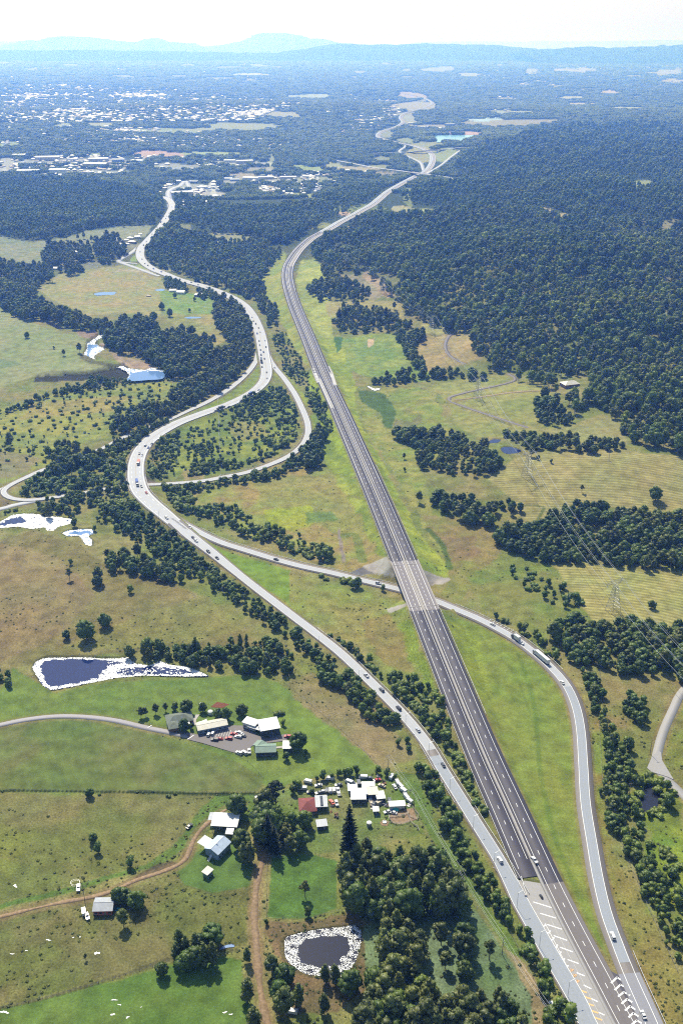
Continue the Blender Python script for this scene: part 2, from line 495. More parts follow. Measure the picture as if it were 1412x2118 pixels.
def roaddist(x, y):
    r = np.clip(np.round(np.interp(y, ROWY, np.arange(len(ROWY)))).astype(int), 0, len(ROWY) - 1)
    c = np.clip(np.round(np.interp(np.asarray(x) / (np.asarray(y) * CP + CAM_H * SP), SCOL, np.arange(len(SCOL)))).astype(int), 0, len(SCOL) - 1)
    return ROADDIST[r, c]

def G(px, py):
    """world point on the ground sheet seen at photo pixel"""
    px = np.asarray(px, float); py = np.asarray(py, float)
    z = np.zeros(np.broadcast(px, py).shape)
    x, y = P0(px, py, z)
    for _ in range(7):
        z = 0.5 * z + 0.5 * gz(x, y)
        x, y = P0(px, py, z)
    return x, y, gz(x, y)

# ground under the built sheets (merge areas, car park, bays) is levelled below them
FLATS = [([(1070, 1818), (1125, 1825), (1170, 1920), (1230, 2031), (1300, 2200), (1200, 2200), (1120, 1940), (1060, 1822)], .1), ([(1250, 1998), (1300, 2012), (1370, 2200), (1300, 2200)], .1),
         ([(380, 1508), (470, 1494), (520, 1496), (600, 1510), (610, 1526), (560, 1545), (500, 1568), (400, 1540)], -.1), ([(1334, 1585), (1345, 1560), (1370, 1550), (1396, 1615)], 0)]
_a, _b = proj(GX, GY, GZ)
for fp, fz in FLATS: GZ = np.where(inpoly(fp, _a, _b), np.minimum(GZ, fz), GZ)

# ------------------------------------------------------------------ water bodies (outlines in photo pixels, level above ground)
WATER = dict(
    farm_pond=[(67.5, 1380), (75, 1368), (95, 1361), (150, 1359.5), (200, 1361), (235, 1362), (265, 1360), (280, 1372), (310, 1377), (330, 1367), (350, 1375), (390, 1380), (415, 1390), (430, 1398), (385, 1399), (300, 1397), (240, 1402), (190, 1412), (150, 1420), (107, 1427), (90, 1418), (80, 1404)],
    dam=[(588.5, 1945), (593, 1938), (617, 1930.5), (641, 1925), (674, 1920), (706.6, 1917.5), (731, 1912.6), (745.7, 1921), (747, 1945), (741, 1971), (734, 1991), (719.6, 2010), (703, 2021.7), (674, 2020), (641.5, 2017), (622, 2010), (600.7, 1994), (589, 1978)],
    lagoon=[(-60, 1090), (0, 1080), (27.6, 1065), (53, 1062.7), (81, 1064), (95, 1070), (110, 1068), (130, 1071), (149, 1074), (153, 1080), (136, 1086), (119, 1090), (112, 1098), (98, 1097), (93, 1091), (64, 1093.5), (38, 1089), (0, 1092), (-60, 1100)],
    lagoon_2=[(129.6, 1103), (140, 1098), (165, 1095), (189, 1094.6), (195, 1102), (183, 1109), (190, 1118), (191, 1129), (178, 1128), (170, 1114), (165, 1108), (140, 1109)],
    river=[(214, 688), (224, 693), (216, 701), (204, 705), (198, 710), (208, 716), (219, 721.6), (204, 730.5), (194, 738), (201, 747), (225, 750), (250, 755), (262, 761), (280, 764), (301, 765), (313.6, 761), (330, 764), (342, 770), (336.6, 783), (306, 786), (280, 788), (262.6, 786.6), (268, 775), (262, 768), (245, 760), (220, 757), (189, 751), (176, 744.5), (167, 741), (172, 734), (178.5, 724), (181, 709), (194, 701), (204, 694)],
    upper_river=[(98, 664), (110, 668), (125, 676), (136, 681), (122, 681), (104, 672), (96, 668)],
    pool=[(193, 607), (210, 604.5), (240, 604), (236, 609.5), (200, 611)],
    pool_2=[(318, 600), (334, 597), (342, 600), (330, 602)],
    dark_pond=[(1319, 1660), (1322, 1645), (1330, 1638), (1334, 1624), (1350, 1627), (1360, 1638), (1374, 1642), (1370, 1660), (1360, 1664), (1352, 1680), (1338, 1676), (1328, 1680)],
    farm_dam=[(1034, 927), (1046, 924), (1062, 926), (1077, 931), (1080, 937), (1052, 939), (1040, 935)],
    farm_dam_2=[(1009, 913), (1020, 909), (1035, 910), (1030, 915), (1012, 917)],
    far_lake=[(884, 281), (933.7, 279.5), (1005, 280), (990, 284), (970, 286), (950.7, 294), (930, 293), (904, 294), (900, 287)],
    creek_pool=[(758, 798), (766, 800), (774, 804), (785, 803), (785, 806), (774, 808), (764, 803)],
    puddle=[(455, 1965), (470, 1960), (485, 1958), (480, 1953), (460, 1957)],
    long_puddle=[(378, 657), (395, 655), (416, 656), (412, 658), (390, 659)],
)
GPX, GPY = proj(GX, GY, GZ)
for k, poly in WATER.items():
    x, y = P(*np.array(poly, float).T)
    lvl = float(np.mean(gz(x, y))) - 0.1
    WATER[k] = (poly, lvl)
    m = inpoly(poly, *proj(GX, GY, np.full(GX.shape, lvl)))
    GZ = np.where(m, np.minimum(GZ, lvl - 0.8), GZ)
    # a low bank round the water
    pa = np.array(poly, float); cc = pa.mean(0); nn = pa - cc; nn /= np.hypot(nn[:, 0], nn[:, 1])[:, None] + 1e-6
    big = pa + nn * (3 + max(0, (cc[1] - 600) / 160))
    bb = inpoly(big, GPX, GPY) & ~m
    GZ = np.where(bb & (ROADDIST > 4), np.maximum(GZ, lvl + 0.12), GZ)
# the cut bank of the river below the left paddock
plat = [(-120, 800), (0, 798), (75, 779), (120, 775), (175, 776), (230, 764), (262, 757), (255, 752), (200, 748), (150, 720), (100, 700), (0, 690), (-120, 690)]
m = inpoly(plat, GPX, GPY).astype(float)
rowstep = np.clip((GPY - 700) / 50, 0, 1)
GZ = GZ + 4.0 * m * rowstep * (ROADDIST > 5) * np.clip((GPX - 50) / 60, 0, 1)
# ------------------------------------------------------------------ what grows where: the ground's own colours, with shade painted on the cut bank
GPX, GPY = proj(GX, GY, GZ)
def vnoise(x, y, seed, wl, octs=3):
    T_ = np.random.default_rng(seed).random((256, 256)); f = np.zeros(np.shape(x)); a = 1.0; tot = 0
    for o in range(octs):
        u = x / wl + 17.3 * o + 91; v = y / wl + 5.7 * o + 37
        iu = np.floor(u).astype(int); iv = np.floor(v).astype(int); fu = u - iu; fv = v - iv
        fu = fu * fu * (3 - 2 * fu); fv = fv * fv * (3 - 2 * fv)
        g00 = T_[iu & 255, iv & 255]; g10 = T_[(iu + 1) & 255, iv & 255]; g01 = T_[iu & 255, (iv + 1) & 255]; g11 = T_[(iu + 1) & 255, (iv + 1) & 255]
        f = f + a * ((g00 * (1 - fu) + g10 * fu) * (1 - fv) + (g01 * (1 - fu) + g11 * fu) * fv - .5)
        tot += a; a *= .55; wl = wl * .45
    return f / tot * 3.0
def sines(seed, wl): return vnoise(GX, GY, seed, wl * .45)
_n1, _n2, _n3, _n4 = sines(1, 60), sines(2, 60), sines(3, 17), sines(4, 19)
_big = sines(5, 260); _mid = sines(6, 90); _sm = sines(9, 28)
GC = np.zeros(GX.shape + (3,))
def C(r, g, b, k=0.74): return np.array(lin((r, g, b))) * k
DRY, GRASS, LUSH, BRIGHT, BROWN, PALE = C(140, 132, 84), C(118, 126, 66), C(92, 112, 52), C(138, 146, 62), C(126, 110, 74), C(158, 152, 102)
FLOOR = C(60, 74, 38)
def mixa(a, b, t): return a * (1 - t[..., None]) + b * t[..., None]
t = np.clip(0.5 + 0.9 * _mid + 0.5 * _sm, 0, 1)
GC[:] = mixa(GRASS, DRY, t)
far = np.clip((600 - GPY) / 120, 0, 1)
GC[:] = mixa(GC, np.broadcast_to(FLOOR, GC.shape), far)
MOWN = np.zeros(GX.shape); ROUGH = np.full(GX.shape, 0.7)
def paint(poly, col, amp=4.0, a=1.0, mown=None, rough=None, vary=None, edge=3):
    poly = np.array(poly, float)
    cy = poly[:, 1].mean()
    sc = amp * np.clip((cy - 80) / 1000, 0.02, 1.6)
    acc = np.zeros(GX.shape)
    for k in range(edge):
        jx = GPX + sc * (2.0 * _n1 + 1.2 * _n3 + (k - 1) * 0.4) + RNG.normal(0, 0.35 * sc, GX.shape)
        jy = GPY + sc * 0.5 * (2.0 * _n2 + 1.2 * _n4 + (k - 1) * 0.4) + RNG.normal(0, 0.2 * sc, GX.shape)
        acc += inpoly(poly, jx, jy)
    acc = acc / edge * a
    c = np.asarray(col)
    if vary is not None:
        c2, amt = vary
        tt = np.clip(0.5 + amt * (_mid + 0.8 * _sm), 0, 1)
        c = mixa(np.broadcast_to(c, GC.shape), np.broadcast_to(c2, GC.shape), tt)
        GC[:] = GC * (1 - acc[..., None]) + c * acc[..., None]
    else:
        GC[:] = mixa(GC, np.broadcast_to(c, GC.shape), acc)
    if mown is not None: MOWN[acc > 0.5] = mown
    if rough is not None: ROUGH[acc > 0.5] = rough

# --- near left: paddocks
paint([(-150, 1105), (0, 1108), (60, 1095), (130, 1110), (215, 1160), (260, 1180), (380, 1215), (440, 1240), (490, 1300), (540, 1330), (440, 1345), (330, 1340), (270, 1350), (60, 1370), (0, 1400), (-150, 1420)], C(132, 122, 80), vary=(C(120, 112, 66), 0.7))
paint([(-150, 1120), (0, 1125), (120, 1150), (200, 1230), (130, 1310), (0, 1370), (-150, 1380)], C(134, 116, 84), a=0.8, vary=(C(142, 126, 88), 0.7))
paint([(130, 1340), (300, 1270), (420, 1230), (520, 1290), (400, 1330), (250, 1345)], C(132, 132, 74), a=0.6)
paint([(-150, 1430), (0, 1428), (30, 1380), (110, 1432), (240, 1410), (430, 1402), (520, 1398), (575, 1410), (640, 1465), (720, 1530), (790, 1585), (770, 1600), (690, 1600), (610, 1615), (560, 1640), (530, 1610), (400, 1530), (290, 1508), (180, 1486), (60, 1492), (-150, 1530)], C(106, 126, 60), amp=2, vary=(C(114, 130, 64), 0.6), mown=0.0, rough=0.35)
paint([(-150, 1530), (60, 1494), (180, 1490), (290, 1512), (400, 1540), (500, 1580), (545, 1608), (535, 1638), (260, 1636), (0, 1634), (-150, 1634)], C(104, 116, 62), amp=1.5, vary=(C(112, 116, 70), 0.8), mown=0.14, rough=0.3)
paint([(60, 1490), (160, 1490), (230, 1500), (140, 1530), (40, 1520)], C(96, 112, 58), a=0.6)
paint([(560, 1450), (620, 1440), (700, 1520), (700, 1580), (640, 1600), (590, 1590), (600, 1520)], C(120, 138, 62), a=0.7)
paint([(-150, 1640), (260, 1640), (460, 1642), (400, 1700), (380, 1760), (240, 1810), (60, 1860), (-150, 1890)], C(122, 118, 74), vary=(C(112, 116, 64), 0.8))
paint([(-150, 1710), (0, 1700), (60, 1730), (50, 1800), (0, 1830), (-150, 1830)], C(120, 126, 60), a=0.5)
paint([(460, 1640), (560, 1645), (520, 1700), (460, 1700), (400, 1740), (330, 1790), (230, 1822), (150, 1848), (0, 1880), (0, 1870), (150, 1835), (300, 1790), (380, 1730), (420, 1670)], C(98, 120, 58), amp=2)
paint([(-150, 1905), (60, 1890), (200, 1862), (300, 1830), (360, 1805), (420, 1810), (520, 1830), (520, 1950), (480, 1960), (420, 1975), (250, 2020), (100, 2060), (0, 2085), (-150, 2100)], C(118, 112, 72), vary=(C(106, 110, 60), 0.8))
paint([(-150, 2110), (0, 2088), (100, 2066), (250, 2025), (440, 1975), (500, 1985), (520, 2118), (530, 2340), (-150, 2340)], C(92, 118, 54), amp=3, vary=(C(104, 124, 60), 0.7), rough=0.4)
paint([(270, 1822), (320, 1790), (355, 1780), (365, 1786), (310, 1812)], C(92, 88, 66), amp=1)
paint([(395, 1760), (480, 1740), (520, 1790), (520, 1830), (440, 1845), (380, 1830), (365, 1806)], C(92, 116, 58), amp=2, rough=0.3)
paint([(560, 1770), (620, 1760), (700, 1780), (700, 1880), (640, 1898), (555, 1896)], C(86, 112, 56), amp=1.5, vary=(C(92, 120, 54), 0.7), mown=0.2, rough=0.5)
paint([(555, 1898), (640, 1900), (740, 1890), (770, 1930), (775, 2000), (745, 2040), (700, 2090), (580, 2100), (560, 2040), (590, 2000), (570, 1960)], C(112, 100, 70), vary=(C(128, 106, 78), .7))
paint([(752, 1915), (790, 1905), (800, 2000), (780, 2118), (750, 2118), (755, 2030)], C(120, 138, 100), amp=2)
paint([(930, 1850), (1000, 1900), (1060, 2000), (1120, 2060), (1100, 2118), (780, 2118), (800, 1930)], C(116, 132, 100), amp=4, vary=(C(98, 116, 74), .9))
paint([(790, 1590), (860, 1600), (900, 1700), (960, 1790), (1020, 1890), (1080, 1980), (1060, 2000), (990, 1900), (940, 1830), (880, 1710), (830, 1690), (700, 1700), (620, 1650), (690, 1600)], C(100, 120, 58), amp=3, vary=(C(114, 126, 66), .7))
paint([(560, 1640), (690, 1602), (860, 1640), (880, 1720), (760, 1760), (560, 1770), (540, 1700)], C(102, 124, 58), amp=3, vary=(C(122, 124, 78), .6))
paint([(1040, 1960), (1075, 1990), (1130, 2060), (1150, 2118), (1100, 2118), (1090, 2060)], C(150, 132, 100), amp=2)
paint([(590, 1410), (640, 1390), (760, 1450), (850, 1550), (860, 1570), (800, 1590), (720, 1530), (640, 1465)], C(128, 122, 78), vary=(C(140, 126, 92), .8))
# --- between the roads
paint([(450, 1140), (600, 1190), (760, 1225), (835, 1240), (845, 1260), (880, 1360), (925, 1430), (900, 1430), (830, 1400), (760, 1340), (690, 1310), (620, 1270), (540, 1220)], C(126, 138, 66), vary=(C(138, 132, 76), .6))
paint([(395, 1100), (480, 1145), (600, 1180), (600, 1250), (500, 1185)], C(118, 140, 56), amp=1.5, rough=.3)
paint([(740, 1290), (800, 1270), (850, 1330), (860, 1400), (800, 1370)], C(136, 120, 74), a=0.8)
paint([(820, 1290), (850, 1280), (900, 1390), (900, 1430), (860, 1370)], C(120, 136, 48), a=0.8, rough=1)
paint([(905, 1262), (1010, 1300), (1100, 1360), (1165, 1430), (1185, 1510), (1192, 1600), (1200, 1700), (1225, 1830), (1262, 1960), (1270, 2000), (1200, 1900), (1150, 1800), (1090, 1680), (1010, 1500), (950, 1360)], C(116, 132, 58), amp=2, vary=(C(126, 134, 62), .8), mown=.15, rough=.45)
paint([(910, 1275), (980, 1300), (1000, 1360), (1020, 1440), (1000, 1450), (960, 1370)], C(132, 142, 56), a=.8, rough=.8)
paint([(1225, 1440), (1250, 1440), (1245, 1600), (1270, 1760), (1330, 1900), (1412, 2060), (1480, 2200), (1412, 2200), (1330, 2060), (1250, 1850), (1225, 1650)], C(120, 132, 62), amp=3, vary=(C(140, 124, 70), .8))
paint([(1260, 1780), (1310, 1810), (1360, 1930), (1412, 2040), (1412, 2118), (1360, 2060), (1300, 1930)], C(134, 126, 72), a=.7)
paint([(1360, 1690), (1412, 1720), (1480, 1800), (1480, 1950), (1412, 1900), (1370, 1840), (1340, 1760)], C(132, 142, 56), amp=4, vary=(C(104, 126, 50), .9))
paint([(1240, 1400), (1412, 1410), (1340, 1560), (1300, 1700), (1250, 1600)], C(118, 120, 66), vary=(C(136, 124, 80), .9))
paint([(1375, 1530), (1420, 1440), (1540, 1440), (1540, 1700), (1412, 1630), (1372, 1590)], C(120, 116, 66), vary=(C(118, 128, 58), .8))
paint([(1290, 1690), (1320, 1600), (1375, 1600), (1412, 1650), (1412, 1720), (1350, 1720)], C(126, 138, 54), vary=(C(98, 110, 52), .9))
# --- the middle field and the loop
paint([(395, 1015), (470, 990), (560, 975), (640, 972), (720, 985), (760, 1050), (800, 1140), (790, 1160), (740, 1190), (640, 1160), (500, 1100), (400, 1050)], C(136, 142, 72), vary=(C(150, 134, 84), .9))
paint([(520, 985), (690, 985), (740, 1030), (760, 1100), (700, 1110), (640, 1060), (540, 1045)], C(150, 136, 86), a=.7, vary=(C(130, 138, 70), .7))
paint([(540, 1055), (640, 1045), (660, 1080), (600, 1100), (550, 1085)], C(150, 158, 50), a=.8)
paint([(630, 1060), (690, 1058), (700, 1075), (640, 1080)], C(96, 122, 66), a=.8)
paint([(690, 980), (745, 990), (800, 1120), (815, 1150), (780, 1150), (740, 1060)], C(150, 156, 66), a=.9, vary=(C(112, 132, 56), .7))
paint([(360, 880), (470, 850), (560, 800), (600, 820), (620, 870), (615, 910), (560, 945), (450, 980), (360, 985), (330, 960)], C(110, 126, 62), vary=(C(140, 146, 66), 1.0))
paint([(480, 870), (530, 872), (560, 900), (500, 915), (470, 890)], C(148, 140, 84), a=.7)
paint([(375, 975), (420, 970), (425, 990), (390, 992)], C(158, 140, 100), a=.8)
paint([(350, 872), (420, 848), (500, 815), (540, 775), (548, 720), (556, 740), (560, 800), (520, 830), (440, 860), (350, 885)], C(128, 142, 62), amp=1.5, rough=.4)
paint([(362, 866), (440, 832), (505, 792), (536, 752), (542, 720), (545, 775), (510, 810), (440, 842)], C(122, 136, 62), amp=1, rough=.3)
paint([(563, 775), (600, 800), (630, 860), (640, 830), (600, 780), (575, 760)], C(140, 150, 62), amp=1.5)
paint([(640, 870), (655, 800), (700, 880), (740, 985), (690, 980), (650, 930)], C(138, 152, 60), vary=(C(112, 130, 56), .8))
# --- motorway verges, right
paint([(652, 700), (705, 700), (730, 760), (740, 850), (760, 900), (800, 980), (850, 1080), (930, 1180), (925, 1195), (870, 1180), (820, 1060), (760, 930), (700, 800)], C(158, 164, 66), amp=3, vary=(C(130, 144, 62), .8))
paint([(622, 540), (650, 535), (680, 560), (680, 640), (690, 700), (655, 700), (625, 640), (610, 580)], C(168, 170, 86), amp=2, vary=(C(134, 146, 72), .7))
paint([(560, 555), (585, 520), (592, 530), (583, 575), (592, 620), (625, 700), (640, 760), (620, 740), (590, 680), (555, 620), (530, 590)], C(158, 158, 80), amp=3, vary=(C(136, 148, 68), .8))
paint([(640, 760), (660, 790), (690, 860), (730, 960), (700, 940), (660, 860), (640, 800)], C(140, 156, 56), amp=3)
paint([(700, 700), (760, 690), (850, 690), (890, 780), (870, 790), (760, 780), (720, 760)], C(140, 150, 72), vary=(C(116, 138, 70), .8))
paint([(690, 697), (710, 697), (704, 722), (696, 730)], C(78, 110, 52), amp=.8)
paint([(760, 702), (774, 700), (770, 712), (762, 720), (759, 714)], C(200, 172, 140), amp=1.5)
paint([(740, 810), (860, 800), (900, 820), (920, 880), (960, 900), (880, 960), (880, 1010), (900, 1080), (930, 1180), (870, 1080), (800, 960), (740, 850)], C(146, 142, 78), vary=(C(124, 136, 66), .9))
paint([(870, 1060), (1010, 1080), (1040, 1130), (1000, 1180), (960, 1240), (910, 1230), (930, 1170)], C(140, 126, 80), vary=(C(126, 130, 68), .9))
paint([(905, 1110), (980, 1110), (990, 1150), (940, 1165)], C(134, 106, 82), a=.6)
paint([(960, 1180), (1130, 1170), (1230, 1290), (1120, 1320), (1000, 1270)], C(112, 128, 60), vary=(C(128, 128, 70), .8))
# --- paddocks on the right
paint([(865, 700), (930, 688), (985, 692), (998, 740), (960, 752), (900, 775), (870, 760), (862, 730)], C(164, 146, 100), amp=2, vary=(C(150, 136, 90), .6), mown=.7, rough=.3)
paint([(672, 625), (760, 622), (830, 622), (838, 655), (800, 668), (740, 645), (676, 658)], C(162, 152, 98), amp=2, mown=.3)
paint([(870, 670), (990, 670), (990, 690), (870, 690)], C(160, 156, 90), amp=1.5)
paint([(700, 565), (790, 575), (815, 605), (770, 620), (720, 600)], C(132, 126, 96), amp=2, vary=(C(160, 150, 120), .8))
paint([(745, 568), (760, 560), (800, 590), (818, 612), (800, 618)], C(176, 152, 124), amp=1.5, a=.8)
paint([(885, 800), (930, 788), (1040, 775), (1100, 800), (1130, 806), (1165, 830), (1160, 850), (1110, 890), (1060, 905), (990, 905), (940, 880), (925, 830)], C(146, 142, 84), amp=2, vary=(C(134, 138, 76), .7), mown=.5, rough=.3)
paint([(1090, 890), (1180, 880), (1245, 855), (1280, 870), (1300, 920), (1200, 915)], C(142, 138, 88), amp=2, mown=.4)
paint([(1010, 990), (1060, 950), (1110, 935), (1260, 930), (1412, 945), (1560, 950), (1560, 1080), (1380, 1060), (1200, 1045), (1160, 1060), (1175, 1080), (1100, 1110), (1060, 1080), (1070, 1040), (1030, 1010)], C(158, 148, 98), amp=2, vary=(C(150, 142, 90), .6), mown=.9, rough=.25)
paint([(1135, 1160), (1412, 1180), (1560, 1190), (1560, 1330), (1412, 1305), (1260, 1290), (1225, 1290), (1190, 1230)], C(156, 148, 94), amp=2, vary=(C(146, 142, 84), .6), mown=1.0, rough=.25)
paint([(740, 808), (775, 808), (800, 815), (815, 850), (812, 885), (795, 884), (780, 850), (750, 830)], C(82, 104, 52), amp=2.5)
paint([(815, 870), (850, 872), (868, 856), (872, 874), (845, 896), (812, 896)], C(112, 104, 84), a=.6, amp=2)
# --- far left paddocks
paint([(-150, 486), (0, 488), (60, 500), (130, 494), (180, 478), (250, 468), (318, 466), (300, 490), (240, 500), (200, 530), (110, 545), (40, 548), (-150, 550)], C(146, 146, 112), amp=3, vary=(C(130, 138, 102), .7), rough=.2)
paint([(80, 600), (110, 572), (150, 560), (230, 552), (260, 548), (330, 573), (345, 590), (340, 620), (330, 655), (270, 648), (180, 650), (120, 625)], C(146, 146, 92), amp=3, vary=(C(160, 146, 96), .8), rough=.3)
paint([(250, 548), (290, 548), (330, 566), (300, 562)], C(150, 160, 90), amp=1)
paint([(270, 535), (288, 520), (290, 540), (272, 542)], C(140, 158, 80), amp=1)
paint([(330, 600), (440, 610), (450, 650), (400, 668), (340, 650)], C(134, 148, 82), amp=2, vary=(C(116, 144, 66), .8))
paint([(330, 650), (460, 650), (480, 700), (440, 720), (370, 680)], C(156, 146, 92), amp=3, vary=(C(136, 138, 76), .8))
paint([(-150, 630), (0, 634), (70, 668), (130, 690), (170, 695), (182, 705), (165, 745), (250, 757), (120, 776), (75, 780), (0, 800), (-150, 804)], C(144, 146, 102), amp=2, vary=(C(134, 142, 92), .7), rough=.15)
paint([(-150, 740), (30, 745), (48, 755), (-20, 765), (-150, 760)], C(108, 128, 84), amp=2, a=.6)
paint([(155, 684), (200, 685), (214, 690), (186, 700), (165, 696)], C(152, 130, 112), amp=1)
paint([(206, 709), (222, 712), (220, 720), (205, 716)], C(166, 146, 130), amp=.8)
paint([(225, 725), (262, 740), (300, 748), (335, 766), (310, 764), (258, 760), (240, 745)], C(160, 140, 116), amp=1.5)
paint([(75, 779), (175, 775), (230, 764), (262, 757), (276, 764), (262, 785), (200, 786), (100, 790), (70, 790)], C(56, 56, 40), amp=1, rough=1)  # dark brown deepens the backlit shade on the bank's near face
paint([(-150, 850), (0, 845), (80, 825), (150, 810), (240, 800), (300, 785), (360, 790), (400, 780), (430, 790), (350, 840), (250, 870), (220, 905), (150, 925), (100, 965), (0, 1000), (-150, 1010)], C(150, 148, 74), vary=(C(126, 136, 74), .9))
paint([(60, 835), (190, 820), (280, 820), (240, 850), (120, 860), (40, 870)], C(160, 140, 84), a=.6)
paint([(0, 930), (90, 950), (60, 975), (0, 990), (-100, 990)], C(134, 122, 96), a=.7)
paint([(-150, 1040), (0, 1010), (6, 1030), (30, 1042), (0, 1050), (-150, 1070)], C(122, 112, 82), amp=2)
paint([(190, 1030), (290, 1020), (330, 1070), (300, 1100), (240, 1110), (200, 1100)], C(104, 112, 64), vary=(C(126, 128, 70), .9))
# damp dark margins round the water
for k_, (pl_, lv_) in WATER.items():
    if k_ in ('far_lake', 'long_puddle', 'pool_2'): continue
    pa = np.array(pl_, float); cc = pa.mean(0); nn = pa - cc; nn /= np.hypot(nn[:, 0], nn[:, 1])[:, None] + 1e-6
    paint(pa + nn * np.array([4.5, 3.2]) * max(.4, (cc[1] - 400) / 1000), C(92, 88, 58), amp=1.6, a=.75, rough=1)
# bare earth and stone by the bridges
CONC = C(166, 160, 154)
paint([(748.7, 1171), (799.7, 1150.8), (813.5, 1162.5), (820, 1194), (773, 1186)], CONC, amp=.6, rough=.1)
paint([(716, 1187), (749, 1171), (773, 1186), (726, 1191)], C(112, 112, 116), amp=1, rough=.6)
paint([(869, 1176), (911, 1194), (928, 1194), (932, 1199), (915, 1207), (886, 1211)], CONC, amp=.6, rough=.1)
paint([(798.6, 1260), (843, 1246), (845, 1250), (806, 1270)], CONC, amp=.6, rough=.1)
paint([(246, 1005), (268, 984), (274, 1003), (262, 1011)], C(120, 112, 100), amp=.6)
paint([(299, 984), (330, 1001), (318, 1006), (303, 1004)], C(120, 112, 100), amp=.6)
paint([(376, 1090), (385, 1090), (404, 1102), (398, 1107), (382, 1098)], C(160, 124, 100), amp=.5)
paint([(700, 1092), (704, 1092), (712, 1160), (706, 1165), (700, 1120)], C(140, 128, 120), amp=1)
# --- far country: clearings in the forest
for (cx, cy, rx, ry, col, a) in [(470, 492, 70, 9, (150, 148, 108), 1), (380, 472, 14, 12, (140, 142, 100), .8), (330, 271, 115, 5, (150, 158, 110), 1), (135, 260, 25, 5, (160, 164, 124), 1), (210, 259, 25, 5, (166, 166, 130), 1),
        (500, 262, 95, 8, (158, 160, 118), 1), (420, 268, 40, 4, (158, 160, 118), 1), (560, 237, 62, 6, (168, 164, 128), 1), (330, 319, 60, 6, (190, 160, 140), 1), (440, 318, 65, 5, (160, 170, 110), 1), (20, 300, 26, 6, (150, 160, 110), 1),
        (640, 350, 30, 6, (150, 162, 100), 1), (615, 345, 14, 5, (150, 162, 100), 1), (690, 342, 20, 6, (160, 160, 120), 1), (555, 393, 26, 9, (176, 160, 140), 1), (620, 405, 40, 6, (150, 156, 100), 1), (500, 362, 30, 5, (160, 150, 120), 1), (560, 335, 8, 16, (156, 160, 120), .8),
        (1050, 254, 100, 6, (158, 152, 120), 1), (1000, 247, 40, 2, (180, 200, 210), .8), (905, 144, 42, 4, (160, 160, 140), 1), (970, 155, 32, 3, (170, 170, 140), 1), (1085, 113, 45, 4, (176, 176, 160), 1), (1210, 109, 48, 4, (176, 176, 160), 1), (1100, 148, 14, 6, (160, 160, 140), .8),
        (1190, 145, 42, 4, (170, 165, 150), 1), (1260, 192, 26, 3, (186, 170, 150), 1), (1180, 203, 28, 3, (180, 176, 140), 1), (1200, 216, 40, 2, (180, 170, 140), 1), (1290, 224, 50, 2, (176, 176, 140), 1), (1060, 232, 60, 2.4, (160, 165, 130), 1), (1380, 150, 30, 5, (166, 162, 140), 1), (1400, 168, 30, 4, (170, 162, 140), 1),
        (1330, 382, 18, 12, (150, 156, 100), .9), (870, 438, 46, 7, (160, 160, 100), 1), (830, 434, 20, 10, (166, 160, 120), 1), (1150, 447, 26, 6, (166, 150, 110), 1), (1125, 433, 16, 5, (170, 156, 120), 1), (1165, 452, 12, 4, (150, 160, 90), 1), (1395, 468, 34, 12, (150, 142, 104), .9), (1320, 458, 30, 4, (140, 138, 100), .8), (1320, 480, 14, 5, (150, 140, 110), .6),
        (1100, 340, 60, 2, (120, 126, 90), .5), (1230, 330, 10, 5, (160, 165, 110), .6), (1060, 440, 12, 3, (140, 140, 100), .6), (1000, 520, 10, 3, (120, 120, 90), .5), (790, 345, 25, 4, (160, 158, 110), .8), (740, 350, 40, 7, (176, 164, 130), .9), (800, 360, 30, 5, (160, 150, 130), .8),
        (845, 408, 14, 18, (130, 138, 84), .9), (740, 430, 60, 7, (130, 140, 80), .9), (655, 466, 30, 8, (140, 144, 84), .9), (712, 441, 12, 5, (200, 170, 140), 1), (728, 470, 10, 4, (184, 160, 110), 1), (870, 320, 30, 18, (156, 152, 104), 1), (915, 320, 30, 14, (146, 154, 100), 1), (880, 300, 30, 8, (156, 156, 110), .9), (840, 290, 20, 5, (150, 156, 110), .9),
        (860, 220, 45, 8, (166, 160, 130), .8), (850, 198, 34, 5, (176, 160, 140), 1), (845, 248, 16, 9, (160, 160, 130), .9), (800, 276, 20, 8, (156, 158, 120), .8), (790, 330, 20, 6, (150, 152, 110), .8), (640, 200, 60, 3, (170, 176, 150), .7), (150, 230, 40, 3, (150, 160, 120), .7), (70, 200, 50, 3, (160, 160, 130), .5), (520, 155, 40, 2.5, (190, 190, 170), .8), (290, 200, 50, 3, (150, 160, 130), .6), (200, 320, 20, 5, (150, 160, 110), .8), (270, 290, 30, 3, (150, 156, 110), .7),
        (900, 262, 50, 5, (170, 160, 140), .9), (950, 275, 55, 3, (190, 160, 150), 1)]:
    if cy < 260: ry = ry * 1.25 + .8; a = 1
    paint(blob(cx, cy, rx, ry), C(*col), amp=3, a=a, rough=.2, edge=2)
_r = random.Random(31)
for _k in range(60):      # many small far clearings
    _x = _r.uniform(700, 1412) if _k % 2 else _r.uniform(0, 700); _y = _r.uniform(118, 245) if _x > 700 else _r.uniform(125, 170)
    paint(blob(_x, _y, _r.uniform(8, 34), _r.uniform(1.2, 3.2)), C(164, 162, 132), amp=3, a=.85, rough=.2, edge=1)
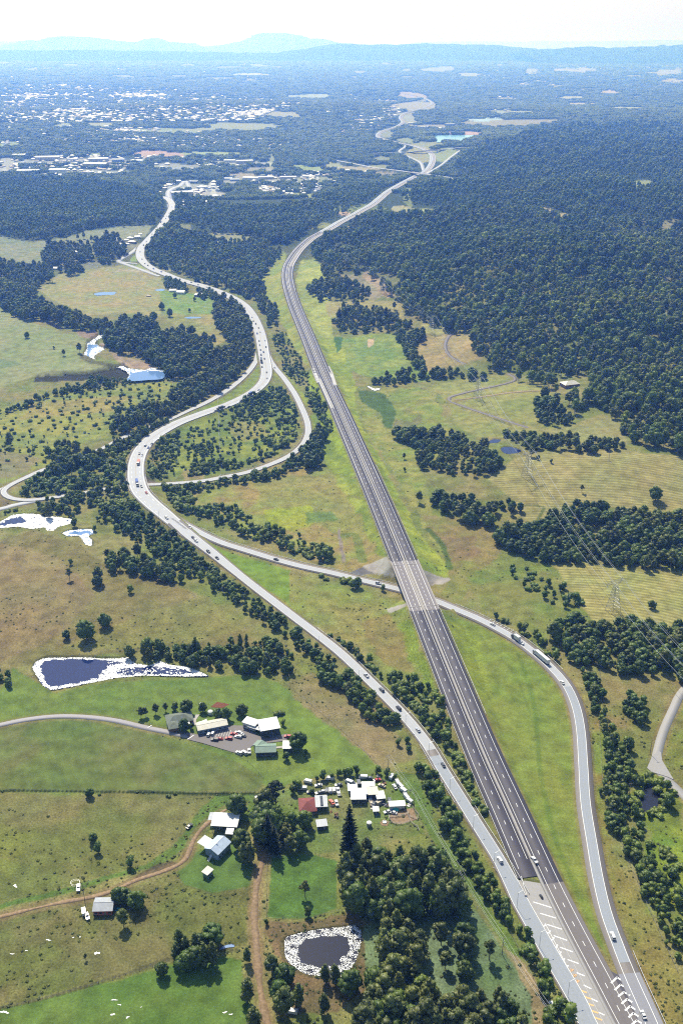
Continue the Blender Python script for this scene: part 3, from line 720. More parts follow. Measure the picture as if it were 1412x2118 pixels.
for (px, py, rx, ry, col) in [(415, 402, 50, 10, (190, 184, 176)), (395, 388, 60, 7, (176, 176, 170)), (540, 372, 80, 8, (180, 176, 168)), (640, 372, 60, 6, (160, 164, 140)), (160, 334, 150, 6, (180, 180, 176)), (180, 356, 90, 5, (170, 172, 160)), (360, 345, 60, 6, (176, 174, 160)), (500, 338, 70, 5, (196, 194, 186)), (245, 505, 48, 14, (150, 148, 120)), (165, 545, 50, 12, (134, 134, 110)),
                              (14, 340, 14, 16, (190, 188, 180)), (10, 352, 26, 5, (186, 182, 176)), (440, 387, 8, 14, (200, 196, 190)), (545, 350, 40, 4, (176, 168, 150)), (300, 560, 60, 3, (180, 166, 140))]:
    paint(blob(px, py, rx, ry), C(*col), amp=3, a=.75, rough=.2, edge=2)
for nm in ('dirt_track', 'dirt_track_2', 'hill_track'):
    pp = RD[nm]['p']; dd = np.full(GX.shape, 1e3)
    for i in range(len(pp)): 
        r0, r1 = np.searchsorted(ROWY, [pp[i, 1] - 8, pp[i, 1] + 8])
        dd[r0:r1] = np.minimum(dd[r0:r1], np.hypot(GX[r0:r1] - pp[i, 0], GY[r0:r1] - pp[i, 1]))
    v = np.clip((RD[nm]['hw'] + .9 + 1.0 * _n3 - dd) / 1.5, 0, 1) * .7
    GC[:] = mixa(GC, np.broadcast_to(C(140, 116, 88), GC.shape), v)
# thin dark lines: ditches, stock tracks and old wheel ruts across the paddocks
for pts_, w_, col_, a_ in [([(-60, 1637), (60, 1635.5), (180, 1637.5), (300, 1638.5), (420, 1642), (470, 1641), (535, 1641)], 1.1, (48, 60, 32), .95), ([(0, 1975), (60, 1962), (120, 1935), (150, 1900), (155, 1880)], .5, (84, 82, 54), .8), ([(120, 1940), (200, 1938), (260, 1930)], .4, (84, 86, 54), .7),
                     ([(310, 1895), (350, 1880), (385, 1858), (412, 1842)], .7, (78, 80, 50), .9), ([(0, 2085), (100, 2062), (250, 2018), (330, 1990), (420, 1968), (490, 1965)], .8, (86, 84, 58), .8), ([(100, 1668), (110, 1690), (280, 1680)], .5, (96, 90, 62), .7), ([(0, 1772), (120, 1790), (200, 1760), (230, 1700)], .4, (140, 128, 92), .5),
                     ([(300, 1180), (345, 1190), (400, 1232), (430, 1250)], .5, (90, 84, 58), .8), ([(60, 1180), (140, 1250), (220, 1300), (330, 1310)], .5, (146, 126, 90), .5), ([(0, 1240), (130, 1230), (260, 1270), (420, 1262)], .5, (108, 96, 64), .5), ([(430, 1262), (470, 1300), (490, 1330)], .7, (100, 90, 60), .7),
                     ([(1070, 1350), (1100, 1440), (1110, 1520), (1120, 1620), (1150, 1740), (1200, 1860)], 1.2, (90, 112, 46), .5), ([(1000, 1330), (1060, 1390), (1095, 1470)], .8, (96, 108, 52), .5), ([(790, 1560), (840, 1640), (880, 1720), (950, 1820), (1040, 1960), (1100, 2050)], .9, (142, 132, 96), .55),
                     ([(1280, 1740), (1320, 1830), (1370, 1930), (1412, 2030)], .7, (150, 144, 104), .6), ([(1290, 1750), (1332, 1840), (1384, 1940)], .5, (150, 144, 104), .5), ([(1080, 1118), (1120, 1060), (1118, 1048), (1075, 1046)], 1.2, (88, 100, 54), .8), ([(500, 1010), (620, 1030), (700, 1020), (745, 1040)], .8, (116, 104, 74), .6), ([(860, 960), (900, 1010), (905, 1040)], .8, (110, 104, 70), .6),
                     ([(945, 838), (1000, 858), (1056, 880)], 1.3, (84, 86, 50), .8), ([(885, 1095), (915, 1130), (930, 1175)], 2.2, (78, 98, 46), .85), ([(712, 1108), (735, 1110), (750, 1160)], 3.0, (92, 118, 50), .6)]:
    q_ = smooth_line([P(a, b) for a, b in pts_], 8); q_, _ = resample(q_, 2.5)
    dd = np.full(GX.shape, 1e3)
    for i in range(len(q_)):
        r0, r1 = np.searchsorted(ROWY, [q_[i, 1] - 7, q_[i, 1] + 7])
        dd[r0:r1] = np.minimum(dd[r0:r1], np.hypot(GX[r0:r1] - q_[i, 0], GY[r0:r1] - q_[i, 1]))
    v = np.clip((w_ * (1.3 + .5 * _n4) - dd) / .7 + .5, 0, 1) * a_ * (ROADDIST > 1)
    GC[:] = mixa(GC, np.broadcast_to(C(*col_), GC.shape), v)
# verge: thin strip of worn earth beside the roads
v = np.clip(1 - np.abs(ROADDIST - 0.8) / 1.6, 0, 1) * 0.55 * (GPY > 560)
GC[:] = mixa(GC, np.broadcast_to(C(136, 112, 86), GC.shape), v)
ch = _big * 0.5 + RNG.normal(0, .3, GX.shape)
GC *= (1.06 + 0.05 * ch)[..., None]
GC = np.clip(GC, 0.004, 0.8)

# ------------------------------------------------------------------ build the ground
gm, nt, b = new_mat('ground_cover')
b.inputs['Roughness'].default_value = 0.95
b.inputs['Specular IOR Level'].default_value = 0.1
at = N(nt, 'ShaderNodeVertexColor', layer_name='cover')
am = N(nt, 'ShaderNodeAttribute', attribute_name='mown')
ar = N(nt, 'ShaderNodeAttribute', attribute_name='tufts')
f1 = noise_fac(nt, 0.9, 5, rough=.65)
f2 = noise_fac(nt, 0.11, 4)
f3 = noise_fac(nt, 0.028, 5, rough=.6)
f4 = noise_fac(nt, 3.2, 3, rough=.7)
c = at.outputs[0]
v1 = maprange(nt, f1, .32, .68, .45, 1.5)
v2 = maprange(nt, f2, .32, .68, .74, 1.26)
v4 = maprange(nt, f4, .3, .7, .6, 1.4)
c = mixc(nt, ar.outputs['Fac'], c, mixc(nt, 1.0, c, v1, 'MULTIPLY'))
c = mixc(nt, 1.0, c, v2, 'MULTIPLY')
c = mixc(nt, 0.7, c, mixc(nt, 1.0, c, v4, 'MULTIPLY'))
warm = mixc(nt, 1.0, c, (1.04, 1.0, .95), 'MULTIPLY')
cool = mixc(nt, 1.0, c, (.90, 1.0, .94), 'MULTIPLY')
c = mixc(nt, maprange(nt, f3, .35, .65, 0, 1), cool, warm)
# mowing rows: curved swaths
tc = N(nt, 'ShaderNodeTexCoord')
wv = N(nt, 'ShaderNodeTexWave', wave_type='RINGS', rings_direction='Z')
mpn = N(nt, 'ShaderNodeMapping')
mpn.inputs['Location'].default_value = (-120, -560, 0)
mpn.inputs['Scale'].default_value = (.75, 1.0, 0)
nt.links.new(tc.outputs['Object'], mpn.inputs[0])
nt.links.new(mpn.outputs[0], wv.inputs['Vector'])
wv.inputs['Scale'].default_value = 0.075
wv.inputs['Distortion'].default_value = 5.0
wv.inputs['Detail'].default_value = 2.0
wv.inputs['Detail Scale'].default_value = .25
mf = N(nt, 'ShaderNodeMath', operation='MULTIPLY')
nt.links.new(am.outputs['Fac'], mf.inputs[0])
nt.links.new(maprange(nt, noise_fac(nt, .25, 2), .35, .6, .1, .8), mf.inputs[1])
swath = mixc(nt, 1.0, c, maprange(nt, wv.outputs['Fac'], .2, .9, .72, 1.4), 'MULTIPLY')
c = mixc(nt, mf.outputs[0], c, swath)
nt.links.new(c, b.inputs['Base Color'])
bp = N(nt, 'ShaderNodeBump')
bp.inputs['Strength'].default_value = 0.55
bp.inputs['Distance'].default_value = 0.5
nt.links.new(f1, bp.inputs['Height'])
nt.links.new(bp.outputs[0], b.inputs['Normal'])
nr, nc = GX.shape
vv = np.stack([GX.ravel(), GY.ravel(), GZ.ravel()], 1)
i0 = (np.arange(nr - 1)[:, None] * nc + np.arange(nc - 1)[None, :]).ravel()
ff = np.stack([i0, i0 + 1, i0 + nc + 1, i0 + nc], 1)
me = big_mesh('ground', vv, ff, gm, smooth=True)
ca = me.color_attributes.new('cover', 'FLOAT_COLOR', 'POINT')
ca.data.foreach_set('color', np.concatenate([GC.reshape(-1, 3), np.ones((GX.size, 1))], 1).astype(np.float32).ravel())
for nm, arr in (('mown', MOWN), ('tufts', ROUGH)):
    a_ = me.attributes.new(nm, 'FLOAT', 'POINT'); a_.data.foreach_set('value', arr.astype(np.float32).ravel())
ground = link('ground', me)
tag(ground, 'wide open ground of paddocks, verges and cleared land', kind='structure')
# the flat land beyond the fan, out past the horizon and to the sides
skirt_m = simple_mat('far_land', tuple(FLOOR * 1.0), .95, .1, nscale=.002, namp=.3)
sk_ = MB()
sk_.box(-160000, 160000, -3000, 160000, -31, -30)
sk_.build('far_plain', skirt_m)['kind'] = 'structure'
HAZE_D = 1.6e-4
# ------------------------------------------------------------------ haze, hills on the skyline
hz = bpy.data.materials.new('haze'); hz.use_nodes = True
hn = hz.node_tree; hn.nodes.clear()
ho = hn.nodes.new('ShaderNodeOutputMaterial'); pv = hn.nodes.new('ShaderNodeVolumePrincipled')
pv.inputs['Color'].default_value = (0.125, 0.285, 0.88, 1)
pv.inputs['Absorption Color'].default_value = (1, 1, 1, 1)
pv.inputs['Density'].default_value = HAZE_D
pv.inputs['Anisotropy'].default_value = 0.5
hn.links.new(pv.outputs[0], ho.inputs['Volume'])
m_ = MB(); m_.box(-170000, 170000, -4000, 170000, -33, 930)
hzo = m_.build('haze', hz); tag(hzo, 'pale blue haze hanging over the whole country', kind='stuff')

hill_m = simple_mat('distant_hill', C(52, 66, 44), .95, .05, nscale=.0012, namp=.35)
def range_of_hills(name, label, prof, D, depth, seed):
    """a long ridge: prof = photo pixels of its crest; built as a rounded mass at distance D"""
    pr = np.array(prof, float)
    xs = np.linspace(pr[0, 0], pr[-1, 0], 260)
    r = np.random.default_rng(seed)
    yy = np.interp(xs, pr[:, 0], pr[:, 1])
    nz = np.zeros_like(xs)
    for w, a in ((60, .8), (23, .6), (9, .35), (4, .2)):
        nz += a * np.interp(xs, np.arange(xs[0] - w, xs[-1] + 2 * w, w), r.normal(0, 1, len(np.arange(xs[0] - w, xs[-1] + 2 * w, w))))
    yy = yy + nz * 0.8
    rows = []
    K = 12
    for k in range(K + 1):
        u = k / K * 2 - 1
        Dk = D + u * depth + 0
        h = np.maximum(CAM_H + D * ((86 - yy) / FPX) * 1.0, -20)
        x = (xs - CX) / FPX * D * 1.02 + r.normal(0, 40, len(xs)) * (D / 30000)
        prof_h = (1 - u * u) ** 1.3
        spur = 1 + 0.25 * np.interp(xs, np.arange(xs[0] - 20, xs[-1] + 40, 14), r.normal(0, 1, len(np.arange(xs[0] - 20, xs[-1] + 40, 14)))) * (1 - abs(u) * .3) * (abs(u) > .05)
        zz = -25 + (h + 25) * np.clip(prof_h * (spur if k != K // 2 else 1), 0, 1)
        rows.append(np.stack([x, np.full_like(x, Dk), zz], 1))
    v = np.concatenate(rows); nc_ = len(xs)
    i_ = (np.arange(K)[:, None] * nc_ + np.arange(nc_ - 1)[None, :]).ravel()
    f = np.stack([i_, i_ + 1, i_ + nc_ + 1, i_ + nc_], 1)
    o = link(name, big_mesh(name, v, f, hill_m, True))
    tag(o, label, kind='structure')
range_of_hills('hills', 'pale blue flat-topped range low on the left skyline', [(60, 96), (95, 92), (130, 87), (160, 83), (190, 77.5), (240, 78), (270, 81), (300, 85), (340, 87), (362, 81.5), (385, 87), (430, 89), (450, 96)], 46000, 5000, 1)
range_of_hills('hills', 'tallest pale blue mountain rising in the middle of the skyline', [(440, 96), (480, 93), (520, 88), (545, 79), (565, 73), (600, 71), (625, 74), (650, 81), (670, 79.5), (690, 85), (720, 91), (760, 96)], 50000, 5000, 2)
range_of_hills('hills', 'faint far ridge at the left edge of the skyline', [(-150, 84), (0, 84), (60, 85), (110, 86), (180, 90)], 62000, 3000, 3)
range_of_hills('hills', 'long low blue ridge running across the skyline', [(-200, 103), (0, 102), (100, 101), (300, 101), (500, 104), (580, 106), (620, 99), (660, 94), (700, 90), (790, 91), (860, 89.5), (920, 91), (980, 92), (1040, 97), (1080, 103)], 27000, 3500, 4)
range_of_hills('hills', 'rolling blue hills with pale clearings on the right skyline', [(1030, 106), (1080, 101), (1130, 97), (1170, 94), (1200, 97), (1260, 95), (1335, 92), (1380, 94), (1440, 94), (1560, 94)], 24000, 3500, 5)
0 and range_of_hills('hills', 'dark blue foothill at the left edge under the far ridge', [(-150, 120), (0, 122), (60, 125), (110, 126), (220, 127), (300, 128)], 14500, 1800, 6)
range_of_hills('hills', 'last pale line of land along the right horizon', [(840, 87), (1000, 86.5), (1200, 85), (1412, 82.5), (1560, 82)], 90000, 5000, 7)

# ------------------------------------------------------------------ road surfaces
def road_mat(name, c, c2, streak=0.5):
    m, nt, b = new_mat(name)
    b.inputs['Roughness'].default_value = 0.7
    b.inputs['Specular IOR Level'].default_value = 0.45
    uv = N(nt, 'ShaderNodeUVMap', uv_map='along')
    mp = N(nt, 'ShaderNodeMapping'); mp.inputs['Scale'].default_value = (2.2, 0.012, 1)
    nt.links.new(uv.outputs[0], mp.inputs[0])
    n = N(nt, 'ShaderNodeTexNoise'); n.inputs['Scale'].default_value = 1.0; n.inputs['Detail'].default_value = 4
    nt.links.new(mp.outputs[0], n.inputs['Vector'])
    f = noise_fac(nt, 1.4, 4, rough=.7)
    col = mixc(nt, maprange(nt, n.outputs['Fac'], .35, .65, 0, streak), c, c2)
    col = mixc(nt, 1.0, col, maprange(nt, f, .3, .7, .88, 1.12), 'MULTIPLY')
    nt.links.new(col, b.inputs['Base Color'])
    return m
M = {}
M['asphalt_new'] = road_mat('dark_new_asphalt', C(64, 61, 70, 1), C(76, 72, 80, 1))
M['asphalt_mid'] = road_mat('worn_asphalt', C(98, 92, 92, 1), C(112, 106, 104, 1))
M['asphalt_gore'] = road_mat('grey_asphalt', C(142, 140, 138, 1), C(158, 154, 150, 1))
M['shoulder'] = road_mat('shoulder_seal', C(118, 112, 108, 1), C(132, 124, 120, 1))
M['lane_old'] = road_mat('pale_old_seal', C(154, 156, 160, 1), C(172, 174, 178, 1))
M['lane_dark'] = road_mat('pale_worn_seal', C(132, 138, 146, 1), C(152, 156, 162, 1))
M['lane_blue'] = road_mat('blue_grey_seal', C(126, 126, 132, 1), C(138, 138, 144, 1))
M['bridge'] = road_mat('bridge_deck_seal', C(108, 102, 104, 1), C(118, 112, 114, 1))
M['drive'] = road_mat('driveway_seal', C(140, 136, 140, 1), C(152, 148, 148, 1))
M['dirt'] = simple_mat('bare_dirt', C(158, 134, 106), .95, .1, nscale=.7, namp=.3, dirt=C(130, 112, 86))
M['track'] = simple_mat('pale_track', C(164, 148, 118), .95, .1, nscale=.6, namp=.3)
M['line'] = simple_mat('white_line_paint', (.78, .78, .76), .55, .4, nscale=2.5, namp=.08)
M['orange'] = simple_mat('orange_line_paint', (.78, .44, .17), .6, .3, nscale=2, namp=.15)
M['faded'] = simple_mat('faded_line_paint', (.55, .54, .52), .7, .3, nscale=1.5, namp=.2)
M['concrete'] = simple_mat('concrete', C(196, 190, 184), .85, .2, nscale=.5, namp=.12)
M['steel'] = simple_mat('galvanised_steel', (.42, .43, .44), .45, .5, .4)
M['dark_steel'] = simple_mat('weathered_steel', (.16, .16, .165), .6, .4, .2)

def frame_of(p):
    d = np.gradient(p[:, :2], axis=0)
    d /= np.hypot(d[:, 0], d[:, 1])[:, None] + 1e-9
    return np.stack([-d[:, 1], d[:, 0]], 1)     # left-hand normal

def ribbon(name, p, a, b, dz, mat, parent=None, sel=None, skirt=0.0):
    """sheet along the line p between offsets a and b (metres to the left)"""
    a = np.full(len(p), a) if np.isscalar(a) else a
    b = np.full(len(p), b) if np.isscalar(b) else b
    nrm = frame_of(p)
    if sel is not None:
        p, a, b, nrm = p[sel], a[sel], b[sel], nrm[sel]
    A = np.c_[p[:, :2] + nrm * a[:, None], p[:, 2] + dz]; B = np.c_[p[:, :2] + nrm * b[:, None], p[:, 2] + dz]
    n = len(p)
    s = np.r_[0, np.cumsum(np.hypot(*np.diff(p[:, :2], axis=0).T))]
    cols = [A, B]
    if skirt:
        A2 = A.copy(); A2[:, 2] -= skirt; B2 = B.copy(); B2[:, 2] -= skirt
        cols = [A2, A, B, B2]
    K = len(cols)
    v = np.stack(cols, 1).reshape(-1, 3)
    fs = []
    for k in range(K - 1):
        i = np.arange(n - 1) * K + k
        fs.append(np.stack([i, i + K, i + K + 1, i + 1], 1) if a[0] < b[0] else np.stack([i, i + 1, i + K + 1, i + K], 1))
    f = np.concatenate(fs)
    me = big_mesh(name, v, f, mat)
    uv = me.uv_layers.new(name='along')
    uu = np.stack([a, b], 1) if K == 2 else np.stack([a, a, b, b], 1)
    UV = np.stack([uu.ravel(), np.repeat(s, K)], 1)
    li = np.empty(len(me.loops), np.int32); me.loops.foreach_get('vertex_index', li)
    uv.data.foreach_set('uv', UV[li].astype(np.float32).ravel())
    return link(name, me, parent)

def dashes(name, p, off, w, on, gap, dz, mat, parent, sel=None):
    if sel is not None: p = p[sel]
    q, s = resample(p, 1.0)
    nrm = frame_of(q)
    V, F = [], []
    i = 2
    while i + on < len(q):
        j = int(i + on)
        for k, sg in ((i, 1), (i, -1), (j, -1), (j, 1)):
            c = q[k, :2] + nrm[k] * (off + sg * w / 2)
            V.append((c[0], c[1], q[k, 2] + dz))
        b = len(V) - 4
        F.append((b, b + 1, b + 2, b + 3))
        i += int(on + gap)
    if F:
        return link(name, big_mesh(name, np.array(V), np.array(F), mat), parent)

def road(name, label, p, parts, sel=None, skirt=.5):
    """parts[0] is the road body, the rest lie on it"""
    a, b, mat = parts[0]
    o = ribbon(name, p, a, b, 0, mat, None, sel, skirt)
    tag(o, label, kind='structure')
    return o

mw = RD['motorway']['p']; mpx, mpy = proj(mw[:, 0], mw[:, 1], mw[:, 2])
left_on = mpy < 1822
bridge_s = (mpy > 1160) & (mpy < 1262)
m_left = road('motorway', 'dark new asphalt motorway carriageway, the left of the pair', mw, [(11.0, .7, M['asphalt_new'])], left_on)
m_right = road('motorway', 'dark asphalt motorway carriageway beside the green verge, right of the pair', mw, [(-.7, -11.0, M['asphalt_new'])])
ribbon('worn_surface', mw, -.8, -10.95, .02, M['asphalt_mid'], m_right, mpy > 1814)
ribbon('pale_strip', mw, 9.2, 5.0, .02, M['asphalt_gore'], m_left, (mpy > 782) & (mpy < 845))
ribbon('pale_strip', mw, -1.2, -9.5, .02, M['shoulder'], m_right, (mpy > 480) & (mpy < 552))
ribbon('pale_strip', mw, -1.2, -10.9, .02, M['shoulder'], m_right, (mpy <= 480) & (mpy > 200))
ribbon('pale_strip', mw, 10.9, 1.2, .02, M['lane_dark'], m_left, (mpy <= 480) & (mpy > 200))
med = ribbon('median_strip', mw, .75, -.75, .12, M['asphalt_gore'], None, left_on | (mpy < 2300), .3); tag(med, 'pale concrete median running down the middle of the motorway', kind='structure')
LW = np.where(mpy > 1000, .10, np.where(mpy > 600, .15, .24))
for par, sg, s_ in ((m_left, 1, left_on), (m_right, -1, None)):
    for off in (2.1, 8.7):
        a_ = sg * (off - LW * 1.1); b_ = sg * (off + LW * 1.1)
        ss = (mpy > 300) if s_ is None else ((mpy > 300) & (mpy < (1800 if off > 5 else 1779)))
        ribbon('edge_line', mw, a_, b_, .04, M['line'], par, ss)
    dashes('lane_dashes', mw, sg * 5.4, .26, 3, 9, .04, M['line'], par, (mpy < (1790 if sg > 0 else 2300)) & (mpy > 640))
# low concrete wall on the median
b1 = ribbon('median_barrier', mw, .35, -.35, .9, M['concrete'], None, mpy < 1790, .85); tag(b1, 'low concrete barrier wall along the motorway median', 'barrier')

hw_ = RD['highway']; H_ = hw_['hwv']; hpy_ = hpy
_t = np.clip((hpy_ - 1780) / 80, 0, 1)
HL = H_ + 2.0 * _t; HR = H_ - 2.2 * _t
hwo = road('highway', 'old pale two-way highway curving past the farms', hp, [(HL, -HR, M['shoulder'])])
lane = H_ * np.where(hpy_ > 1100, .72, .62); LL_ = lane + 2.2 * _t; LR_ = lane - .5 * _t
lo = hpy_ > 1600
ribbon('lane_surface', hp, LL_, -LR_, .03, M['lane_dark'], hwo, hpy_ > 1560)
ribbon('lane_surface', hp, lane, -lane, .03, M['lane_old'], hwo, (hpy_ <= 1562) & (hpy_ > 1078))
ribbon('lane_surface', hp, H_ * .9, -H_ * .9, .03, M['lane_old'], hwo, (hpy_ <= 1080))
for sg in (1, -1):
    q_ = LL_ if sg > 0 else LR_
    ribbon('edge_line', hp, sg * (q_ - .1), sg * (q_ + .12), .06, M['line'], hwo, hpy_ > 1080)
    ribbon('edge_line', hp, sg * (H_ * .78 - .15), sg * (H_ * .78 + .15), .06, M['line'], hwo, (hpy_ <= 1080) & (hpy_ > 700))
ribbon('centre_island', hp, .5, -.5, .10, M['concrete'], hwo, (hpy_ < 985) & (hpy_ > 560))
ribbon('verge_of_seal', hp, H_ * 1.0, H_ * .82, .04, M['asphalt_mid'], hwo, (hpy_ < 840) & (hpy_ > 560))
dashes('lane_dashes', hp, 4.0, .25, 4, 8, .07, M['line'], hwo, (hpy_ < 1060) & (hpy_ > 780))
dashes('lane_dashes', hp, -4.0, .25, 4, 8, .07, M['line'], hwo, (hpy_ < 1060) & (hpy_ > 780))

wp = RD['west_ramp']['p']; wpx, wpy = proj(wp[:, 0], wp[:, 1], wp[:, 2])
WW = np.where(wpx < 400, 3.6, 4.2)
wo_ = road('ramp_road', 'pale looping ramp road passing under the highway bridge', wp, [(WW, -WW, M['shoulder'])])
ribbon('lane_surface', wp, WW - 1.3, -WW + 1.3, .03, M['lane_old'], wo_)
for sg in (1, -1): ribbon('edge_line', wp, sg * (WW - 1.5), sg * (WW - 1.25), .06, M['line'], wo_)
ep = RD['east_ramp']['p']; epx, epy = proj(ep[:, 0], ep[:, 1], ep[:, 2])
ER = 5.2
eo = road('ramp_road', 'grey ramp road passing under the motorway bridge and along the green verge', ep, [(ER, -ER, M['shoulder'])])
ribbon('lane_surface', ep, 2.6, -2.6, .03, M['lane_old'], eo, epy < 1420)
ribbon('lane_surface', ep, 2.6, -2.6, .03, M['lane_dark'], eo, (epy >= 1418) & (epy < 2008))
ribbon('lane_surface', ep, 5.1, -5.1, .03, M['lane_blue'], eo, epy >= 2006)
for sg in (1, -1): ribbon('edge_line', ep, sg * 2.5, sg * 2.75, .06, M['line'], eo)
for nm, key, lab, hwd, mat in (('road', 'side_road', 'pale side road leaving at the left edge below the ramp', 3.6, 'lane_old'), ('road', 'side_road_2', 'short pale road joining the ramp bend at the left edge', 3.2, 'lane_old'),
                             ('lane', 'farm_lane', 'narrow grey lane beside the dark pond at the right', 2.8, 'asphalt_gore'), ('driveway', 'driveway', 'long grey driveway sweeping to the car park', 2.2, 'drive'),
                             ('dirt_track', 'dirt_track', 'brown dirt track leading to the white farm shed', 1.2, 'dirt'), ('dirt_track', 'dirt_track_2', 'reddish dirt track running down beside the lily dam', 1.6, 'dirt'),
                             ('lane', 'hill_lane', 'grey lane curving through the bare brown paddock', 2.4, 'asphalt_mid'), ('lane', 'hill_lane_2', 'grey lane forking below the pylon on the mown hill', 2.2, 'asphalt_mid'), ('dirt_track', 'hill_track', 'pale track across the mown hill', 1.6, 'track'),
                             ('road', 'cross_road', 'pale road crossing above the distant motorway on a bridge', 6, 'lane_old'), ('road', 'cross_road_2', 'farther road crossing above the motorway on a tall bridge', 6, 'lane_dark'),
                             ('slip_road', 'slip_road', 'pale slip road climbing right to the far bridge', 5, 'lane_old'), ('slip_road', 'slip_road_2', 'curving slip road left of the far motorway', 6, 'lane_old'),
                             ('road', 'town_road', 'white road into the industrial estate', 8, 'lane_old'), ('road', 'service_road', 'pale service road past the roadside depot', 5, 'lane_old'), ('road', 'service_road_2', 'short link road across the grass triangle', 4, 'lane_old')):
    p = RD[key]['p']
    if 'dirt' in nm:
        r_ = np.random.default_rng(len(p)); hwd = hwd * (1 + .35 * np.convolve(r_.normal(0, 1, len(p)), np.ones(3) / 3, 'same'))
    o = ribbon(nm, p, hwd, -hwd, -.24 if key not in ('dirt_track', 'dirt_track_2', 'hill_track') else -.3, M[mat], None, None, .5)
    tag(o, lab, kind='structure')

def sheet(name, poly, z, mat, parent=None, label=None, kind=None, thick=.3):
    """a flat slab whose outline is given in photo pixels"""
    P_ = np.array(poly, float)
    x, y = P0(P_[:, 0], P_[:, 1], z)
    bm = bmesh.new()
    vs = [bm.verts.new((a, b, z)) for a, b in zip(x, y)]
    f = bm.faces.new(vs)
    if thick:
        r = bmesh.ops.extrude_face_region(bm, geom=[f])
        for v in [g for g in r['geom'] if isinstance(g, bmesh.types.BMVert)]: v.co.z -= thick
    bmesh.ops.recalc_face_normals(bm, faces=bm.faces)
    bmesh.ops.triangulate(bm, faces=[f_ for f_ in bm.faces if len(f_.verts) > 4])
    me = bpy.data.meshes.new(name); bm.to_mesh(me); bm.free()
    me.materials.append(mat)
    o = link(name, me, parent)
    if label: tag(o, label, kind=kind)
    return o
# the painted merge area between highway and motorway, and the one beside the right ramp
gore = sheet('merge_area', [(1076, 1820), (1119, 1827), (1142, 1870), (1165, 1920), (1196, 1977), (1223, 2031), (1266, 2118), (1300, 2190), (1275, 2190), (1226, 2105), (1198, 2052), (1160, 1985), (1128, 1932), (1095, 1870), (1066, 1822)], .44, M['asphalt_gore'], None, 'grey hatched merge area between highway and motorway', 'structure', .6)
gore2 = sheet('merge_area', [(1259, 2004), (1264, 2009), (1275, 2015), (1286, 2016), (1296, 2030), (1318, 2075), (1345, 2135), (1360, 2180), (1345, 2190), (1310, 2120), (1280, 2055)], .48, M['asphalt_new'], None, 'dark merge area covered with white chevrons', 'structure', .6)
def bar(name, a, b, w, z, mat, parent):
    """a painted bar between two photo pixels, w metres wide"""
    xa, ya = P0(a[0], a[1], z); xb, yb = P0(b[0], b[1], z)
    d = Vector((float(xb - xa), float(yb - ya), 0)); n = Vector((-d.y, d.x, 0)).normalized() * w / 2
    A = Vector((float(xa), float(ya), z)); B = Vector((float(xb), float(yb), z))
    me = bpy.data.meshes.new(name); me.from_pydata([A + n, A - n, B - n, B + n], [], [(0, 1, 2, 3)]); me.materials.append(mat)
    return link(name, me, parent)
def z1(x, y, s=3.796, ox=1040, oy=1820): return (ox + x / s, oy + y / s)
for a, b in [((235, 172), (378, 217)), ((290, 262), (415, 300)), ((345, 350), (460, 387)), ((395, 437), (500, 474)), ((445, 528), (545, 565)), ((505, 625), (592, 657)), ((575, 728), (640, 754)), ((630, 825), (690, 855)), ((690, 932), (742, 956)), ((750, 1040), (794, 1062))]:
    bar('hatch_bar', z1(*a), z1(*b), .55, .47, M['line'], gore)
for x, y in [(320, 366), (355, 420), (385, 474), (413, 530), (440, 585), (468, 638), (495, 692)]:
    V_ = MB()
    pts = [P0(*z1(*q), .47) for q in ((x - 25, y - 14), (x, y), (x + 14, y - 22))]
    pts = [Vector((float(q[0]), float(q[1]), .47)) for q in pts]
    for A, B in ((pts[0], pts[1]), (pts[1], pts[2])):
        n = Vector((-(B - A).y, (B - A).x, 0)).normalized() * .3
        V_.add([A + n, A - n, B - n, B + n], [(0, 1, 2, 3)])
    V_.build('small_chevron', M['line'], gore)
for a, b in [((590, 860), (655, 885)), ((612, 908), (690, 935)), ((640, 962), (712, 988)), ((675, 1020), (745, 1045)), ((705, 1075), (775, 1100))]:
    bar('orange_bar', z1(*a), z1(*b), .75, .475, M['orange'], gore)
for (x, y) in ((537, 708), (560, 750), (583, 795)):
    o_ = MB()
    for (a, b) in (((x - 12, y - 10), (x + 10, y - 4)), ((x - 4, y - 12), (x - 2, y + 12)), ((x - 12, y + 8), (x + 14, y + 4)), ((x + 10, y - 10), (x + 12, y + 8))):
        A = P0(*z1(*a), .475); B = P0(*z1(*b), .475); A = Vector((float(A[0]), float(A[1]), .475)); B = Vector((float(B[0]), float(B[1]), .475))
        n = Vector((-(B - A).y, (B - A).x, 0)).normalized() * .16
        o_.add([A + n, A - n, B - n, B + n], [(0, 1, 2, 3)])
    o_.build('orange_mark', M['orange'], gore)
def pline(name, pts, w, z, mat, parent):
    xy = np.array([P0(a, b, z) for a, b in pts], float)
    q, _ = resample(np.c_[xy, np.full(len(xy), z)], 4)
    return ribbon(name, q, w / 2, -w / 2, 0.0, mat, parent)
pline('gore_line', [z1(330, 345), z1(400, 480), z1(500, 680), z1(600, 880), z1(690, 1040), z1(740, 1131)], .2, .476, M['line'], gore)
pline('gore_line', [z1(375, 310), z1(430, 430), z1(520, 600), z1(620, 790), z1(710, 970), z1(795, 1131)], .12, .472, M['faded'], gore)
for a, b in [((795, 705), (822, 684)), ((820, 757), (847, 735))]:
    bar('hatch_bar', z1(*a), z1(*b), .95, .55, M['line'], m_right)
